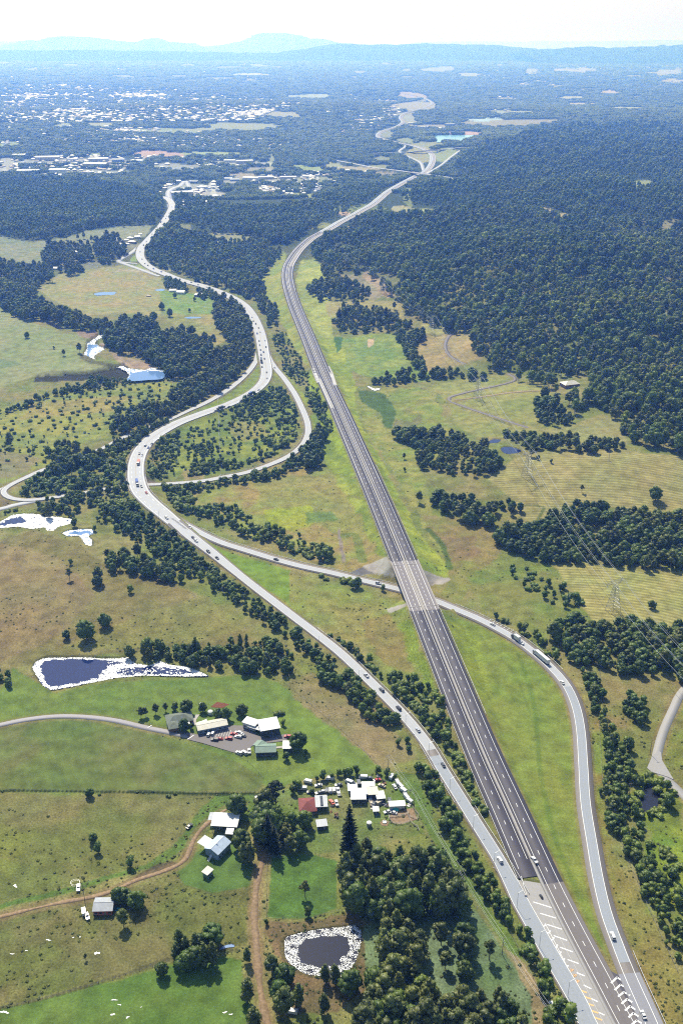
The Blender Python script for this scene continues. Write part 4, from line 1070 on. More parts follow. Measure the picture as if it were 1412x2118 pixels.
for ap, l, r in [((892, 765), (848, 808), (945, 797)), ((920, 822), (875, 862), (967, 848)), ((945, 880), (903, 915), (992, 904)), ((970, 935), (930, 970), (1008, 958)), ((995, 990), (957, 1024), (1032, 1016)), ((1020, 1045), (985, 1077), (1057, 1070)), ((1047, 1103), (1012, 1132), (1082, 1123)), ((1075, 1160), (1040, 1190), (1108, 1180))]:
    V_ = MB(); zc = .60
    pts = [P0(*z1(*q), zc) for q in (l, ap, r)]
    pts = [Vector((float(q[0]), float(q[1]), zc)) for q in pts]
    for A, B in ((pts[0], pts[1]), (pts[1], pts[2])):
        n = Vector((-(B - A).y, (B - A).x, 0)).normalized() * .42
        e = (B - A).normalized() * .2
        V_.add([A + n - e, A - n - e, B - n + e, B + n + e], [(0, 1, 2, 3)])
    V_.build('chevron', M['line'], gore2)
# emergency crossovers with white hatching beside the upper motorway
for poly, lab in (([(641, 752), (648, 751), (654, 770), (662, 790), (655, 792), (647, 772)], 'left'), ([(674, 757), (681, 757), (688, 770), (697, 797), (689, 797), (682, 772)], 'right')):
    bay = sheet('turning_bay', poly, 5.12, M['asphalt_gore'], None, 'grey hatched bay on the %s of the upper motorway' % lab, 'structure', .8)
    (ax, ay), (bx, by) = (poly[0], poly[4]) if lab == 'left' else (poly[5], poly[4])
    for k in range(11):
        u = (k + .5) / 11
        x = ax + (bx - ax) * u; y = (ay + 1) + (by - 3 - ay) * u
        bar('hatch_bar', (x + 1, y), (x + 6.5, y + .9), .8, 5.16, M['line'], bay)
# car park of the community buildings
cp = sheet('car_park', [(387.6, 1515), (407.5, 1519), (430, 1517), (461, 1502), (480, 1500), (501, 1500.7), (523.6, 1515), (543.5, 1526), (594, 1517.7), (603, 1523), (590, 1532), (557.6, 1536), (535, 1537), (520, 1543), (514, 1552), (512, 1559), (500, 1561), (489.6, 1558), (461, 1549.5), (420, 1537), (388, 1529)], .16, M['asphalt_mid'], None, 'grey asphalt car park between the white buildings', 'structure', .3)
bar('white_bar', (388, 1529), (401, 1520.5), .5, .20, M['line'], cp)
for k in range(7):
    u = k / 6
    bar('parking_line', (446 + 32 * u, 1512 - 2 * u), (441 + 32 * u, 1524 - 2 * u), .15, .19, M['line'], cp)
bar('white_bar', (306, 1505), (314, 1500), .5, .19, M['line'], cp)
# farm lane triangle
sheet('lane', [(1337, 1588), (1345, 1570), (1358, 1552), (1366, 1556), (1368, 1572), (1380, 1592), (1392, 1612), (1378, 1606), (1355, 1599), (1345, 1596)], .22, M['asphalt_gore'], None, 'wide grey junction of the narrow lane beside the dark pond', 'structure', .4)
# worn earth yards
def yard(poly, z, mat, label): return sheet('yard', poly, z, M[mat], None, label, 'structure', .5)

# ------------------------------------------------------------------ water
wm, nt, b = new_mat('pond_water')
b.inputs['Base Color'].default_value = (*C(28, 40, 84, .9), 1)
b.inputs['Roughness'].default_value = 0.04; b.inputs['Specular IOR Level'].default_value = 0.5
wm2, nt, b = new_mat('river_water')
b.inputs['Base Color'].default_value = (*C(110, 148, 200), 1); b.inputs['Roughness'].default_value = 0.12
wm3, nt, b = new_mat('muddy_water')
b.inputs['Base Color'].default_value = (*C(40, 40, 50), 1); b.inputs['Roughness'].default_value = 0.1
wm4, nt, b = new_mat('quarry_water')
b.inputs['Base Color'].default_value = (*C(140, 205, 225), 1); b.inputs['Roughness'].default_value = 0.2
WL = dict(farm_pond=('pond', 'deep blue pond ringed with white floating weed beside the green lawn', wm), dam=('pond', 'round dark dam ringed with white lilies beside the pine wood', wm3), lagoon=('pond', 'blue and white lagoon at the left edge under the trees', wm),
          lagoon_2=('pond', 'small silvery pond right of the lagoon', wm2), river=('river', 'bright winding river below the left paddock', wm2), upper_river=('river', 'glimpse of river among the creek trees', wm3), pool=('pond', 'thin blue pool in the far left paddock', wm2),
          pool_2=('pond', 'tiny pool by the farm track near the highway', wm2), dark_pond=('pond', 'dark blue pond beside the lane junction', wm3), farm_dam_2=('pond', 'tiny blue pool just left of the farm dam', wm), farm_dam=('pond', 'blue farm dam under the pylon wires', wm), far_lake=('lake', 'pale turquoise lake beside the far motorway', wm4),
          creek_pool=('pond', 'white glinting pool under the trees right of the motorway', wm3), puddle=('puddle', 'pale puddle at the end of the creek trees by the dirt track', wm2), long_puddle=('puddle', 'thin silvery puddle in the far paddock', wm2))
def flat(name, poly, z, mat, parent=None):
    P_ = np.array(poly, float)
    x, y = P0(P_[:, 0], P_[:, 1], z)
    w = smooth_line(np.stack([np.r_[x, x[0]], np.r_[y, y[0]]], 1), 4)[:-1]
    me = bpy.data.meshes.new(name); bm = bmesh.new()
    bm.faces.new([bm.verts.new((a, b_, z)) for a, b_ in w])
    bmesh.ops.triangulate(bm, faces=bm.faces); bmesh.ops.recalc_face_normals(bm, faces=bm.faces)
    bm.normal_update()
    if bm.faces[:][0].normal.z < 0: bmesh.ops.reverse_faces(bm, faces=bm.faces)
    bm.to_mesh(me); bm.free(); me.materials.append(mat)
    return link(name, me, parent)
for k, (poly, lvl) in WATER.items():
    nm, lab, mt = WL[k]
    WATER_O = flat(nm, poly, lvl, mt); tag(WATER_O, lab, kind='structure')
weed_glare_m = simple_mat('white_weed_and_glare', (.84, .85, .84), .5, .4, nscale=.8, namp=.08)  # white of the pond weed, and of glare painted on water
weed_g = simple_mat('grey_floating_weed', (.34, .36, .38), .6, .4, nscale=.8, namp=.3)
def weed(key, inner, label, dens, r0, r1, extra=None, mat=None, holes=.0, seed=3, name='weed_and_glint'):
    poly, lvl = WATER[key]
    P_ = np.array(poly); x, y = P0(P_[:, 0], P_[:, 1], lvl)
    g = np.random.default_rng(seed)
    A = (x.max() - x.min()) * (y.max() - y.min())
    n = int(A * dens)
    qx = g.uniform(x.min(), x.max(), n); qy = g.uniform(y.min(), y.max(), n)
    px, py = proj(qx, qy, np.full(n, lvl))
    nz = np.sin(qx * .7 + np.sin(qy * .9) * 2) + np.sin(qy * 1.1 + qx * .4) + g.normal(0, .5, n)
    ok = inpoly(poly, px, py)
    for inn in inner:
        ok &= ~inpoly(inn, px + nz * .9, py + nz * .5)
    if holes > 0: ok &= (np.sin(qx * .55 + 1.7 * np.sin(qy * .35)) * np.sin(qy * .8 + qx * .2) + g.normal(0, .35, n)) < (1 - holes * 1.6)
    if extra is not None: ok |= extra(px, py, g, n) & inpoly(poly, px, py)
    qx, qy = qx[ok], qy[ok]; n = len(qx)
    rr = g.uniform(r0, r1, n); ph = g.uniform(0, 6.28, n)
    k = 6
    an = ph[:, None] + np.arange(k)[None] * 6.283 / k
    rad = rr[:, None] * g.uniform(.6, 1.1, (n, k))
    vx = qx[:, None] + rad * np.cos(an); vy = qy[:, None] + rad * np.sin(an) * .8
    vz = np.repeat(lvl + .03 + g.uniform(0, .05, n)[:, None], k, 1)
    v = np.stack([vx, vy, vz], 2).reshape(-1, 3)
    f = (np.arange(n)[:, None] * k + np.arange(k)[None])
    o = link(name, big_mesh(name, v, f, mat or weed_glare_m)); tag(o, label, kind='stuff'); return o
weed('farm_pond', [[(84, 1378), (92, 1366), (150, 1363), (200, 1364.5), (222, 1366), (250, 1369), (262, 1371), (242, 1374), (228, 1376), (214, 1388), (206, 1396), (205, 1402), (160, 1413), (106, 1421), (95, 1412), (88, 1394)], [(290, 1380), (320, 1378), (380, 1384), (400, 1392), (360, 1396), (300, 1394), (262, 1396), (236, 1393), (250, 1383)]],
     'white floating weed around the edge of the deep blue pond', 4.0, .22, .62)
weed('farm_pond', [[(60, 1350), (228, 1350), (215, 1420), (60, 1430)]], 'broken white weed among dead stumps at the pond tail', .55, .3, .8, holes=.45, seed=9)
weed('dam', [[z1(x, y, 6.139, 560, 1880) for x, y in [(420, 400), (570, 360), (700, 350), (900, 345), (980, 370), (1000, 500), (970, 580), (900, 600), (870, 690), (800, 720), (600, 745), (480, 700), (380, 680), (345, 580), (345, 490)]]],
     'white lilies ringing the round dark dam', 9, .10, .30, holes=.3)
weed('lagoon', [[(-60, 1086), (0, 1083), (20, 1073), (45, 1069), (58, 1078), (50, 1081), (10, 1087), (-60, 1090)]], 'white weed covering the lagoon', 1.6, .5, 1.3)
weed('lagoon_2', [[(136, 1104), (150, 1100), (186, 1098), (190, 1103), (165, 1106)]], 'white weed on the small silvery pond', 1.6, .4, 1.0)
weed('river', [[(262, 786), (270, 772), (300, 767), (345, 768), (345, 790), (270, 792)], [(180, 735), (182, 712), (200, 713), (206, 717), (190, 722), (182, 742)]], 'white flakes painted as glints on the shallows of the river bends', .9, .4, 1.3, holes=.25, seed=5, name='shallows')  # flakes put the river's glint into plain white colour
weed('creek_pool', [[(0, 0), (1, 0), (0, 1)]], 'white weed and painted glint on the creek pool', 1.5, .5, 1.2)  # part of this white is glint given as flake colour

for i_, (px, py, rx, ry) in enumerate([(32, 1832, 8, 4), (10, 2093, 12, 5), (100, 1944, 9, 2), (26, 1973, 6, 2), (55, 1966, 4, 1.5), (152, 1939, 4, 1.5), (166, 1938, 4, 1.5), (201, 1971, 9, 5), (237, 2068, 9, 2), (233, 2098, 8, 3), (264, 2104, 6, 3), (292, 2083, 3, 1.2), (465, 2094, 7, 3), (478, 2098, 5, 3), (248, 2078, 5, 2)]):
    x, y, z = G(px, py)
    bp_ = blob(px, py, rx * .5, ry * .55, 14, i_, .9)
    o = flat('puddle', bp_, float(z) + .12, weed_glare_m); tag(o, 'small puddle painted white for glare in the lower left paddocks', kind='structure')  # white base colour stands in for glare off the water
# ------------------------------------------------------------------ foliage materials
def leaf_mat(name, c1, c2, trans=0.22, glow=(1.5, 1.7, .7)):
    m = bpy.data.materials.new(name); m.use_nodes = True
    nt = m.node_tree; nt.nodes.clear()
    out = N(nt, 'ShaderNodeOutputMaterial')
    d = N(nt, 'ShaderNodeBsdfDiffuse'); t = N(nt, 'ShaderNodeBsdfTranslucent'); mx = N(nt, 'ShaderNodeMixShader')
    g = N(nt, 'ShaderNodeBsdfGlossy'); g.inputs['Roughness'].default_value = .5
    mx2 = N(nt, 'ShaderNodeMixShader'); mx2.inputs[0].default_value = .035
    oi = N(nt, 'ShaderNodeObjectInfo')
    f = noise_fac(nt, 0.9, 3)
    col = mixc(nt, maprange(nt, f, .35, .65, 0, 1), tuple(c1), tuple(c2))
    ns = N(nt, 'ShaderNodeTexNoise'); ns.inputs['Scale'].default_value = .009; ns.inputs['Detail'].default_value = 3
    nt.links.new(oi.outputs['Location'], ns.inputs['Vector'])
    stand = maprange(nt, ns.outputs['Fac'], .35, .65, 0, 1)
    col = mixc(nt, stand, mixc(nt, 1.0, col, (.74, .84, .86), 'MULTIPLY'), mixc(nt, 1.0, col, (1.3, 1.16, .95), 'MULTIPLY'))
    rnd_ = maprange(nt, oi.outputs['Random'], 0, 1, .74, 1.28)
    col = mixc(nt, 1.0, col, rnd_, 'MULTIPLY')
    h = N(nt, 'ShaderNodeMath', operation='FRACT'); h2 = N(nt, 'ShaderNodeMath', operation='MULTIPLY'); h2.inputs[1].default_value = 17.3
    nt.links.new(oi.outputs['Random'], h2.inputs[0]); nt.links.new(h2.outputs[0], h.inputs[0])
    col = mixc(nt, maprange(nt, h.outputs[0], 0, 1, 0, .5), col, mixc(nt, 1.0, col, (1.25, 1.05, .8), 'MULTIPLY'))
    nt.links.new(col, d.inputs[0])
    tc_ = mixc(nt, 1.0, col, glow, 'MULTIPLY')
    nt.links.new(tc_, t.inputs[0])
    mx.inputs[0].default_value = trans
    nt.links.new(d.outputs[0], mx.inputs[1]); nt.links.new(t.outputs[0], mx.inputs[2])
    nt.links.new(mx.outputs[0], mx2.inputs[1]); nt.links.new(g.outputs[0], mx2.inputs[2])
    nt.links.new(mx2.outputs[0], out.inputs[0])
    return m
LM = dict(gum=leaf_mat('gum_leaves', C(92, 108, 62), C(126, 138, 82)), dark=leaf_mat('dark_leaves', C(72, 98, 48), C(112, 136, 64)), pine=leaf_mat('pine_needles', C(42, 60, 40), C(62, 80, 50), .1),
          bush=leaf_mat('bush_leaves', C(92, 118, 54), C(134, 154, 70), .26), light=leaf_mat('young_leaves', C(92, 108, 54), C(120, 128, 66), .28), far=leaf_mat('forest_canopy', C(98, 124, 56), C(140, 158, 76), .18))
BARK = simple_mat('pale_bark', C(150, 140, 126), .9, .1, nscale=3, namp=.2)
BARKD = simple_mat('dark_bark', C(92, 80, 68), .9, .1, nscale=3, namp=.2)

# icosphere tables
_bm = bmesh.new(); bmesh.ops.create_icosphere(_bm, subdivisions=1, radius=1)
ICO0 = (np.array([v.co[:] for v in _bm.verts]), np.array([[v.index for v in f.verts] for f in _bm.faces])); _bm.free()
_bm = bmesh.new(); bmesh.ops.create_icosphere(_bm, subdivisions=2, radius=1)
ICO1 = (np.array([v.co[:] for v in _bm.verts]), np.array([[v.index for v in f.verts] for f in _bm.faces])); _bm.free()

def crown_mesh(name, lobes, mat, seed, cards, csize, ico=ICO1, jit=.2, droop=0.0):
    g = np.random.default_rng(seed)
    V, F = [], []; nv = 0
    for (x, y, z, rx, rz) in lobes:
        v = ico[0] * (1 + g.normal(0, jit, (len(ico[0]), 1)))
        v = v * np.array([rx, rx * g.uniform(.85, 1.15), rz]) + np.array([x, y, z])
        V.append(v); F.append(ico[1] + nv); nv += len(v)
    if cards:
        lb = np.array(lobes); w = lb[:, 3] ** 2; idx = g.choice(len(lb), cards, p=w / w.sum())
        d = g.normal(0, 1, (cards, 3)); d[:, 2] = d[:, 2] * .8 + .25; d /= np.linalg.norm(d, axis=1)[:, None]
        c = lb[idx][:, :3] + d * lb[idx][:, [3, 3, 4]] * g.uniform(.92, 1.28, (cards, 1))
        a = g.normal(0, 1, (cards, 3)); a /= np.linalg.norm(a, axis=1)[:, None]
        b_ = np.cross(a, d + g.normal(0, .5, (cards, 3))); b_ /= np.linalg.norm(b_, axis=1)[:, None] + 1e-6
        s = csize * g.uniform(.6, 1.4, (cards, 1))
        a[:, 2] -= droop
        tri = np.stack([c + a * s, c - a * s * .5 + b_ * s * .7, c - a * s * .5 - b_ * s * .7], 1).reshape(-1, 3)
        V.append(tri); F.append(np.arange(cards * 3).reshape(-1, 3) + nv)
    return big_mesh(name, np.concatenate(V), np.concatenate(F), mat, smooth=False)

def trunk_mesh(name, h, r, limbs, mat, lean=0.0):
    m = MB()
    m.bar((0, 0, -.3), (lean * .5, 0, h * .5), r, 6, 0, r * .75)
    m.bar((lean * .5, 0, h * .5), (lean, 0, h), r * .75, 6, 0, r * .4)
    for (x, y, z, z0) in limbs:
        m.bar((lean * .5 * z0 / h, 0, z0), (x, y, z), r * .4, 4, 0, r * .15)
    return m.mesh(name, mat)

PROTO = {}      # kind -> list of (crown mesh, trunk mesh)   unit: real metres at scale 1
def add_proto(kind, crown, trunk): PROTO.setdefault(kind, []).append((crown, trunk))
r = random.Random(3)
def ring_lobes(rr, n, R, z0, z1, a, b, shape):
    out = []
    for i in range(n):
        u = (i + .5) / n
        z = z0 + (z1 - z0) * u
        rad = R * shape(u)
        t = i * 2.399 + rr.uniform(-.4, .4)
        q = rr.uniform(.35, .8)
        s = rr.uniform(a, b)
        out.append((rad * q * math.cos(t), rad * q * math.sin(t), z, s * (.6 + .4 * shape(u)), s * rr.uniform(.6, .85)))
    return out
for k in range(5):      # gum: open clumped crown on a visible trunk, 15 m
    lb = ring_lobes(r, 22, r.uniform(4.2, 5.4), 5.5, 13.8, 1.0, 1.9, lambda u: math.sin(math.pi * (u * .8 + .14)) ** .7)
    lb.append((0, 0, 14.2, 1.7, 1.4))
    add_proto('gum', crown_mesh('crown', lb, LM['gum'], 20 + k, 760, .5), trunk_mesh('trunk', 12, .32, [(l[0], l[1], l[2], 5 + r.random() * 3) for l in lb[:7]], BARK, r.uniform(-.8, .8)))
for k in range(3):      # dark full round tree, 11 m, crown to near the ground
    lb = ring_lobes(r, 26, r.uniform(4.4, 5.6), 2.0, 9.4, 1.2, 2.1, lambda u: math.sin(math.pi * (u * .75 + .2)) ** .6) + [(r.uniform(-1, 1), r.uniform(-1, 1), 9.8, 1.7, 1.3), (0, 0, 5.5, 3.2, 3.0)]
    add_proto('round', crown_mesh('crown', lb, LM['dark'], 40 + k, 760, .48), trunk_mesh('trunk', 6, .35, [], BARKD))
for k in range(2):      # narrow casuarina / she-oak, 14 m
    lb = ring_lobes(r, 15, 2.3, 2.5, 12.6, 1.1, 1.7, lambda u: math.sin(math.pi * (u * .7 + .2)) ** .8) + [(0, 0, 13.2, .9, 1.4)]
    add_proto('casuarina', crown_mesh('crown', lb, LM['gum'], 60 + k, 560, .55, droop=.5), trunk_mesh('trunk', 10, .22, [], BARKD))
for k in range(3):      # bush 3 m
    lb = [(r.uniform(-1.3, 1.3), r.uniform(-1.3, 1.3), r.uniform(.7, 1.7), r.uniform(.9, 1.4), r.uniform(.8, 1.2)) for _ in range(6)]
    add_proto('bush', crown_mesh('crown', lb, LM['bush'], 80 + k, 160, .36, jit=.22), None)
for k in range(2):      # small young tree 5 m
    lb = [(r.uniform(-1.0, 1.0), r.uniform(-1.0, 1.0), 1.6 + i * .5, r.uniform(.9, 1.4), r.uniform(.8, 1.1)) for i in range(7)]
    add_proto('young', crown_mesh('crown', lb, LM['dark'] if k else LM['bush'], 90 + k, 240, .4), trunk_mesh('trunk', 2.5, .12, [], BARKD))
def conifer(seed, H_, R_, tiers, br, gap=0.12, top=.3, mat='pine'):
    g = random.Random(seed); V, F = [], []
    def tri(a, b, c):
        i = len(V); V.extend([a, b, c]); F.append((i, i + 1, i + 2))
    for t in range(tiers):
        u = t / (tiers - 1)
        z = H_ * (gap + (1 - gap) * u)
        R = R_ * ((1 - u) ** .75 * (1 - top) + top * (1 - u ** 4)) * g.uniform(.85, 1.1)
        nb = max(5, int(br * (1 - u * .5)))
        for b in range(nb):
            a = 6.283 * b / nb + g.uniform(-.3, .3) + t * .7
            rr = R * g.uniform(.8, 1.12)
            ca, sa = math.cos(a), math.sin(a)
            n = 4
            for q in range(n):
                s0 = rr * (q / n); s1 = rr * ((q + 1.5) / n); w = rr * .30 * (1.1 - q / n) + .25
                zz0 = z - .10 * s0 + g.uniform(-.2, .2); zz1 = z - .10 * s1 + (s1 / R_) ** 2 * .5
                A = Vector((ca * s0, sa * s0, zz0)); B = Vector((ca * s1, sa * s1, zz1)); nrm = Vector((-sa, ca, 0)) * w
                up = Vector((0, 0, w * .7))
                tri(A + nrm, A - nrm, B); tri(A + up, A - up, B + up * .3); tri(B + nrm * .7 + up * .5, B - nrm * .7, A - up * .3)
    V.append(Vector((0, 0, H_ * 1.02)))
    me = bpy.data.meshes.new('crown'); me.from_pydata([tuple(v) for v in V[:-1]], [], F); me.materials.append(LM[mat]); me.update()
    return me
def core(me_name, H_, R_, mat): return None
for k in range(2):
    add_proto('pine', conifer(5 + k, 30, 5.2, 26, 11), trunk_mesh('trunk', 28, .42, [], BARKD))
# bunya: bare stem, umbrella of tufts
lb = [(3.0 * math.cos(a), 3.0 * math.sin(a), 17.3 + .5 * math.sin(3 * a), 1.0, .8) for a in np.arange(0, 6.28, .55)] + [(4.6 * math.cos(a), 4.6 * math.sin(a), 15.6, .7, .6) for a in np.arange(.3, 6.28, .7)] + [(0, 0, 19.3, 1.7, 1.1), (1.4, .8, 18.6, 1.2, .9), (-1.3, -.6, 18.7, 1.2, .9), (.2, 0, 11.5, 1.4, 1.2), (-.8, .4, 9, 1.2, 1)]
add_proto('bunya', crown_mesh('crown', lb, LM['pine'], 99, 420, .6), trunk_mesh('trunk', 18.5, .4, [(l[0], l[1], l[2], 15) for l in lb[:12]], BARKD))
# a bare dead-looking gum
lb = ring_lobes(r, 10, 3.6, 5, 11, .7, 1.3, lambda u: math.sin(math.pi * (u * .8 + .14)))
add_proto('thin', crown_mesh('crown', lb, LM['gum'], 101, 420, .5), trunk_mesh('trunk', 10.5, .26, [(l[0], l[1], l[2], 3 + r.random() * 3) for l in lb], BARK))
# canopy patches for the far forest: about 30 m across, many small crowns
for k in range(3):
    lb = []
    for i in range(46):
        a = r.uniform(0, 6.283); q = math.sqrt(r.random()) * 15
        s = r.uniform(2.0, 3.8)
        lb.append((q * math.cos(a), q * math.sin(a), r.uniform(4, 9.5) - q * .08, s, s * r.uniform(.8, 1.2)))
    add_proto('patch', crown_mesh('canopy', lb, LM['far'], 120 + k, 150, 1.2, ico=ICO0, jit=.18), None)
for k in range(5):      # cheap single forest tree
    lb = ring_lobes(r, 11, r.uniform(2.6, 4.2), 6.0, 12.4, 1.2, 2.2, lambda u: math.sin(math.pi * (u * .7 + .22))) + [(0, 0, 12.6, 2.0, 1.6)]
    add_proto('forest', crown_mesh('crown', lb, LM['far'], 140 + k, 260, .7, ico=ICO0, jit=.15), trunk_mesh('trunk', 9, .28, [], BARK))
for k in range(2):
    lb = [(0, 0, .25, .55, .4), (.4, .2, .2, .4, .3), (-.3, .3, .2, .4, .3)]
    add_proto('tussock', crown_mesh('tussock', lb, LM['light'], 150 + k, 36, .3, ico=ICO0, jit=.25), None)
DIM = dict(gum=(15.5, 5.2), round=(11, 5.2), casuarina=(14.4, 2.9), bush=(3, 2.3), young=(5, 2.0), pine=(30, 5.3), bunya=(20, 5.4), thin=(12, 4.2), patch=(12, 15), forest=(14, 4.6), tussock=(.6, .7))
# joined prototypes for massed instancing
JOINED = {}
def joined(kind, i):
    if (kind, i) in JOINED: return JOINED[(kind, i)]
    cr, tr = PROTO[kind][i]
    if tr is None:
        o = bpy.data.objects.new('mass_' + kind, cr)
    else:
        bm = bmesh.new(); bm.from_mesh(cr); n = len(bm.faces); bm.from_mesh(tr); bm.faces.ensure_lookup_table()
        for f in bm.faces[n:]: f.material_index = 1
        me = bpy.data.meshes.new('mass_' + kind); bm.to_mesh(me); bm.free(); me.materials.append(cr.materials[0]); me.materials.append(tr.materials[0])
        o = bpy.data.objects.new('mass_' + kind, me)
    JOINED[(kind, i)] = o
    return o
KINDLIST = [(k, i) for k in PROTO for i in range(len(PROTO[k]))]
kcol = bpy.data.collections.new('stand_trees')
for j, (k, i) in enumerate(KINDLIST):
    o = joined(k, i); o.name = 'a%02d_%s' % (j, k)
    kcol.objects.link(o)
KIDX = {ki: j for j, ki in enumerate(sorted(range(len(KINDLIST)), key=lambda j: j))}
gn = bpy.data.node_groups.new('scatter', 'GeometryNodeTree')
gn.interface.new_socket('Geometry', in_out='INPUT', socket_type='NodeSocketGeometry')
gn.interface.new_socket('Geometry', in_out='OUTPUT', socket_type='NodeSocketGeometry')
gi = gn.nodes.new('NodeGroupInput'); go = gn.nodes.new('NodeGroupOutput')
iop = gn.nodes.new('GeometryNodeInstanceOnPoints'); ci = gn.nodes.new('GeometryNodeCollectionInfo')
ci.inputs['Collection'].default_value = kcol
ci.inputs['Separate Children'].default_value = True
ci.inputs['Reset Children'].default_value = True
iop.inputs['Pick Instance'].default_value = True
def nattr(nm, t):
    a = gn.nodes.new('GeometryNodeInputNamedAttribute'); a.data_type = t; a.inputs['Name'].default_value = nm
    return a.outputs[0]
gn.links.new(gi.outputs[0], iop.inputs['Points'])
gn.links.new(ci.outputs[0], iop.inputs['Instance'])
gn.links.new(nattr('pick', 'INT'), iop.inputs['Instance Index'])
gn.links.new(nattr('turn', 'FLOAT_VECTOR'), iop.inputs['Rotation'])
gn.links.new(nattr('size', 'FLOAT_VECTOR'), iop.inputs['Scale'])
gn.links.new(iop.outputs[0], go.inputs[0])
def scatter(name, label, pos, pick, rot, size):
    me = bpy.data.meshes.new(name)
    n = len(pos)
    me.vertices.add(n); me.vertices.foreach_set('co', np.asarray(pos, np.float32).ravel())
    a = me.attributes.new('pick', 'INT', 'POINT'); a.data.foreach_set('value', np.asarray(pick, np.int32))
    a = me.attributes.new('turn', 'FLOAT_VECTOR', 'POINT'); a.data.foreach_set('vector', np.stack([np.zeros(n), np.zeros(n), rot], 1).astype(np.float32).ravel())
    a = me.attributes.new('size', 'FLOAT_VECTOR', 'POINT'); a.data.foreach_set('vector', np.asarray(size, np.float32).ravel())
    o = link(name, me); mod = o.modifiers.new('scatter', 'NODES'); mod.node_group = gn
    tag(o, label, kind='stuff')
    return o

# ------------------------------------------------------------------ where the trees stand
# (region, polygon in photo pixels of the trunks' feet, spacing m, [(kind, weight)], (hmin, hmax) m, phrase)
REG = []
def reg(poly, sp, kinds, h, phrase, clear=(), edge=0.0): REG.append((poly, sp, kinds, h, phrase, clear, edge))
F_, Gm, Rn, Ca, Bu, Yo = 'forest', 'gum', 'round', 'casuarina', 'bush', 'young'
reg([(640, 530), (655, 510), (690, 484), (730, 462), (780, 440), (800, 452), (880, 452), (905, 442), (900, 430), (860, 424), (828, 412), (850, 400), (862, 385), (900, 385), (960, 380), (940, 352), (965, 325), (1010, 305), (1080, 285), (1140, 268), (1300, 262), (1600, 262), (1600, 945), (1412, 938), (1330, 930), (1300, 918), (1280, 880), (1245, 852), (1180, 858), (1160, 832), (1140, 808), (1100, 800), (1068, 788), (1066, 772), (1005, 772), (992, 745), (976, 720), (970, 690), (930, 690), (892, 676), (870, 666), (838, 652), (832, 626), (800, 612), (772, 590), (760, 566), (700, 568), (672, 580), (660, 556), (680, 548), (655, 542)], 7.8, [(F_, 7), (Gm, 3), (Rn, 2)], (7, 20), 'forest on the right', clear=[blob(1142, 443, 30, 9), blob(1165, 452, 14, 5), blob(1330, 382, 18, 11), blob(1397, 468, 34, 11), blob(1320, 480, 10, 4), [(1150, 780), (1215, 780), (1215, 832), (1150, 832)], blob(1040, 425, 14, 5), blob(1240, 520, 12, 5), blob(1190, 620, 16, 6), blob(960, 560, 10, 4), blob(1330, 560, 14, 5), blob(1090, 700, 10, 6), blob(1380, 650, 16, 6), blob(1250, 400, 20, 4), blob(1010, 660, 14, 5)])
reg([(-150, 362), (0, 364), (100, 372), (200, 376), (290, 392), (300, 408), (335, 412), (340, 436), (322, 466), (250, 466), (180, 474), (130, 492), (60, 498), (0, 487), (-150, 485)], 9.5, [(F_, 6), (Gm, 3), (Rn, 1)], (12, 18), 'forest at the far left', clear=[])
reg([(362, 415), (400, 412), (470, 428), (560, 430), (650, 418), (700, 396), (760, 386), (800, 384), (788, 402), (740, 428), (698, 450), (650, 472), (610, 498), (590, 512), (570, 545), (545, 570), (535, 600), (505, 612), (470, 600), (430, 588), (380, 573), (345, 560), (312, 545), (300, 528), (306, 508), (330, 482), (350, 452)], 9, [(F_, 5), (Gm, 3), (Rn, 2)], (11, 18), 'wood between the highway and the upper motorway', clear=[[(366, 462), (392, 458), (420, 482), (480, 484), (545, 490), (550, 498), (480, 502), (430, 498), (385, 490)], blob(690, 462, 26, 7)])
reg([(-150, 540), (0, 545), (60, 556), (108, 552), (106, 580), (76, 602), (70, 622), (-150, 624)], 9, [(Gm, 5), (Rn, 3), (F_, 2)], (11, 18), 'creek trees at the far left edge')
reg([(-150, 612), (0, 618), (70, 622), (100, 640), (160, 652), (236, 678), (222, 690), (160, 688), (112, 668), (60, 668), (0, 636), (-150, 632)], 8, [(Gm, 4), (Rn, 5)], (10, 18), 'creek trees above the river', clear=[[(96, 662), (128, 670), (138, 684), (100, 682)]])
reg([(222, 690), (240, 676), (290, 662), (345, 690), (390, 695), (440, 690), (446, 715), (420, 735), (420, 768), (380, 790), (352, 786), (344, 768), (318, 757), (300, 747), (262, 738), (228, 724)], 8.5, [(Gm, 5), (Rn, 5)], (10, 18), 'dense creek trees right of the river')
reg([(448, 618), (482, 618), (510, 645), (522, 690), (528, 720), (520, 752), (496, 778), (464, 806), (420, 828), (386, 846), (352, 862), (338, 846), (366, 812), (400, 800), (428, 788), (424, 760), (440, 738), (482, 716), (452, 696), (444, 655)], 6.6, [(Gm, 5), (Rn, 4)], (9, 16), 'trees along the left ramp')
reg([(218, 908), (250, 872), (290, 850), (345, 842), (350, 866), (300, 884), (256, 902)], 7.5, [(Ca, 3), (Rn, 5)], (10, 15), 'dark belt of trees below the left ramp')
reg([(30, 1022), (60, 992), (108, 968), (150, 946), (210, 936), (240, 914), (290, 890), (306, 900), (282, 930), (270, 960), (266, 990), (240, 1002), (160, 1018), (100, 1028), (50, 1030)], 3.4, [(Yo, 4), (Bu, 5), (Rn, .6)], (3, 7), 'thick scrub left of the highway bridge')
reg([(96, 945), (150, 920), (200, 935), (210, 955), (180, 985), (120, 985)], 9, [(Rn, 5), (Gm, 3)], (9, 14), 'trees above the side road bend')
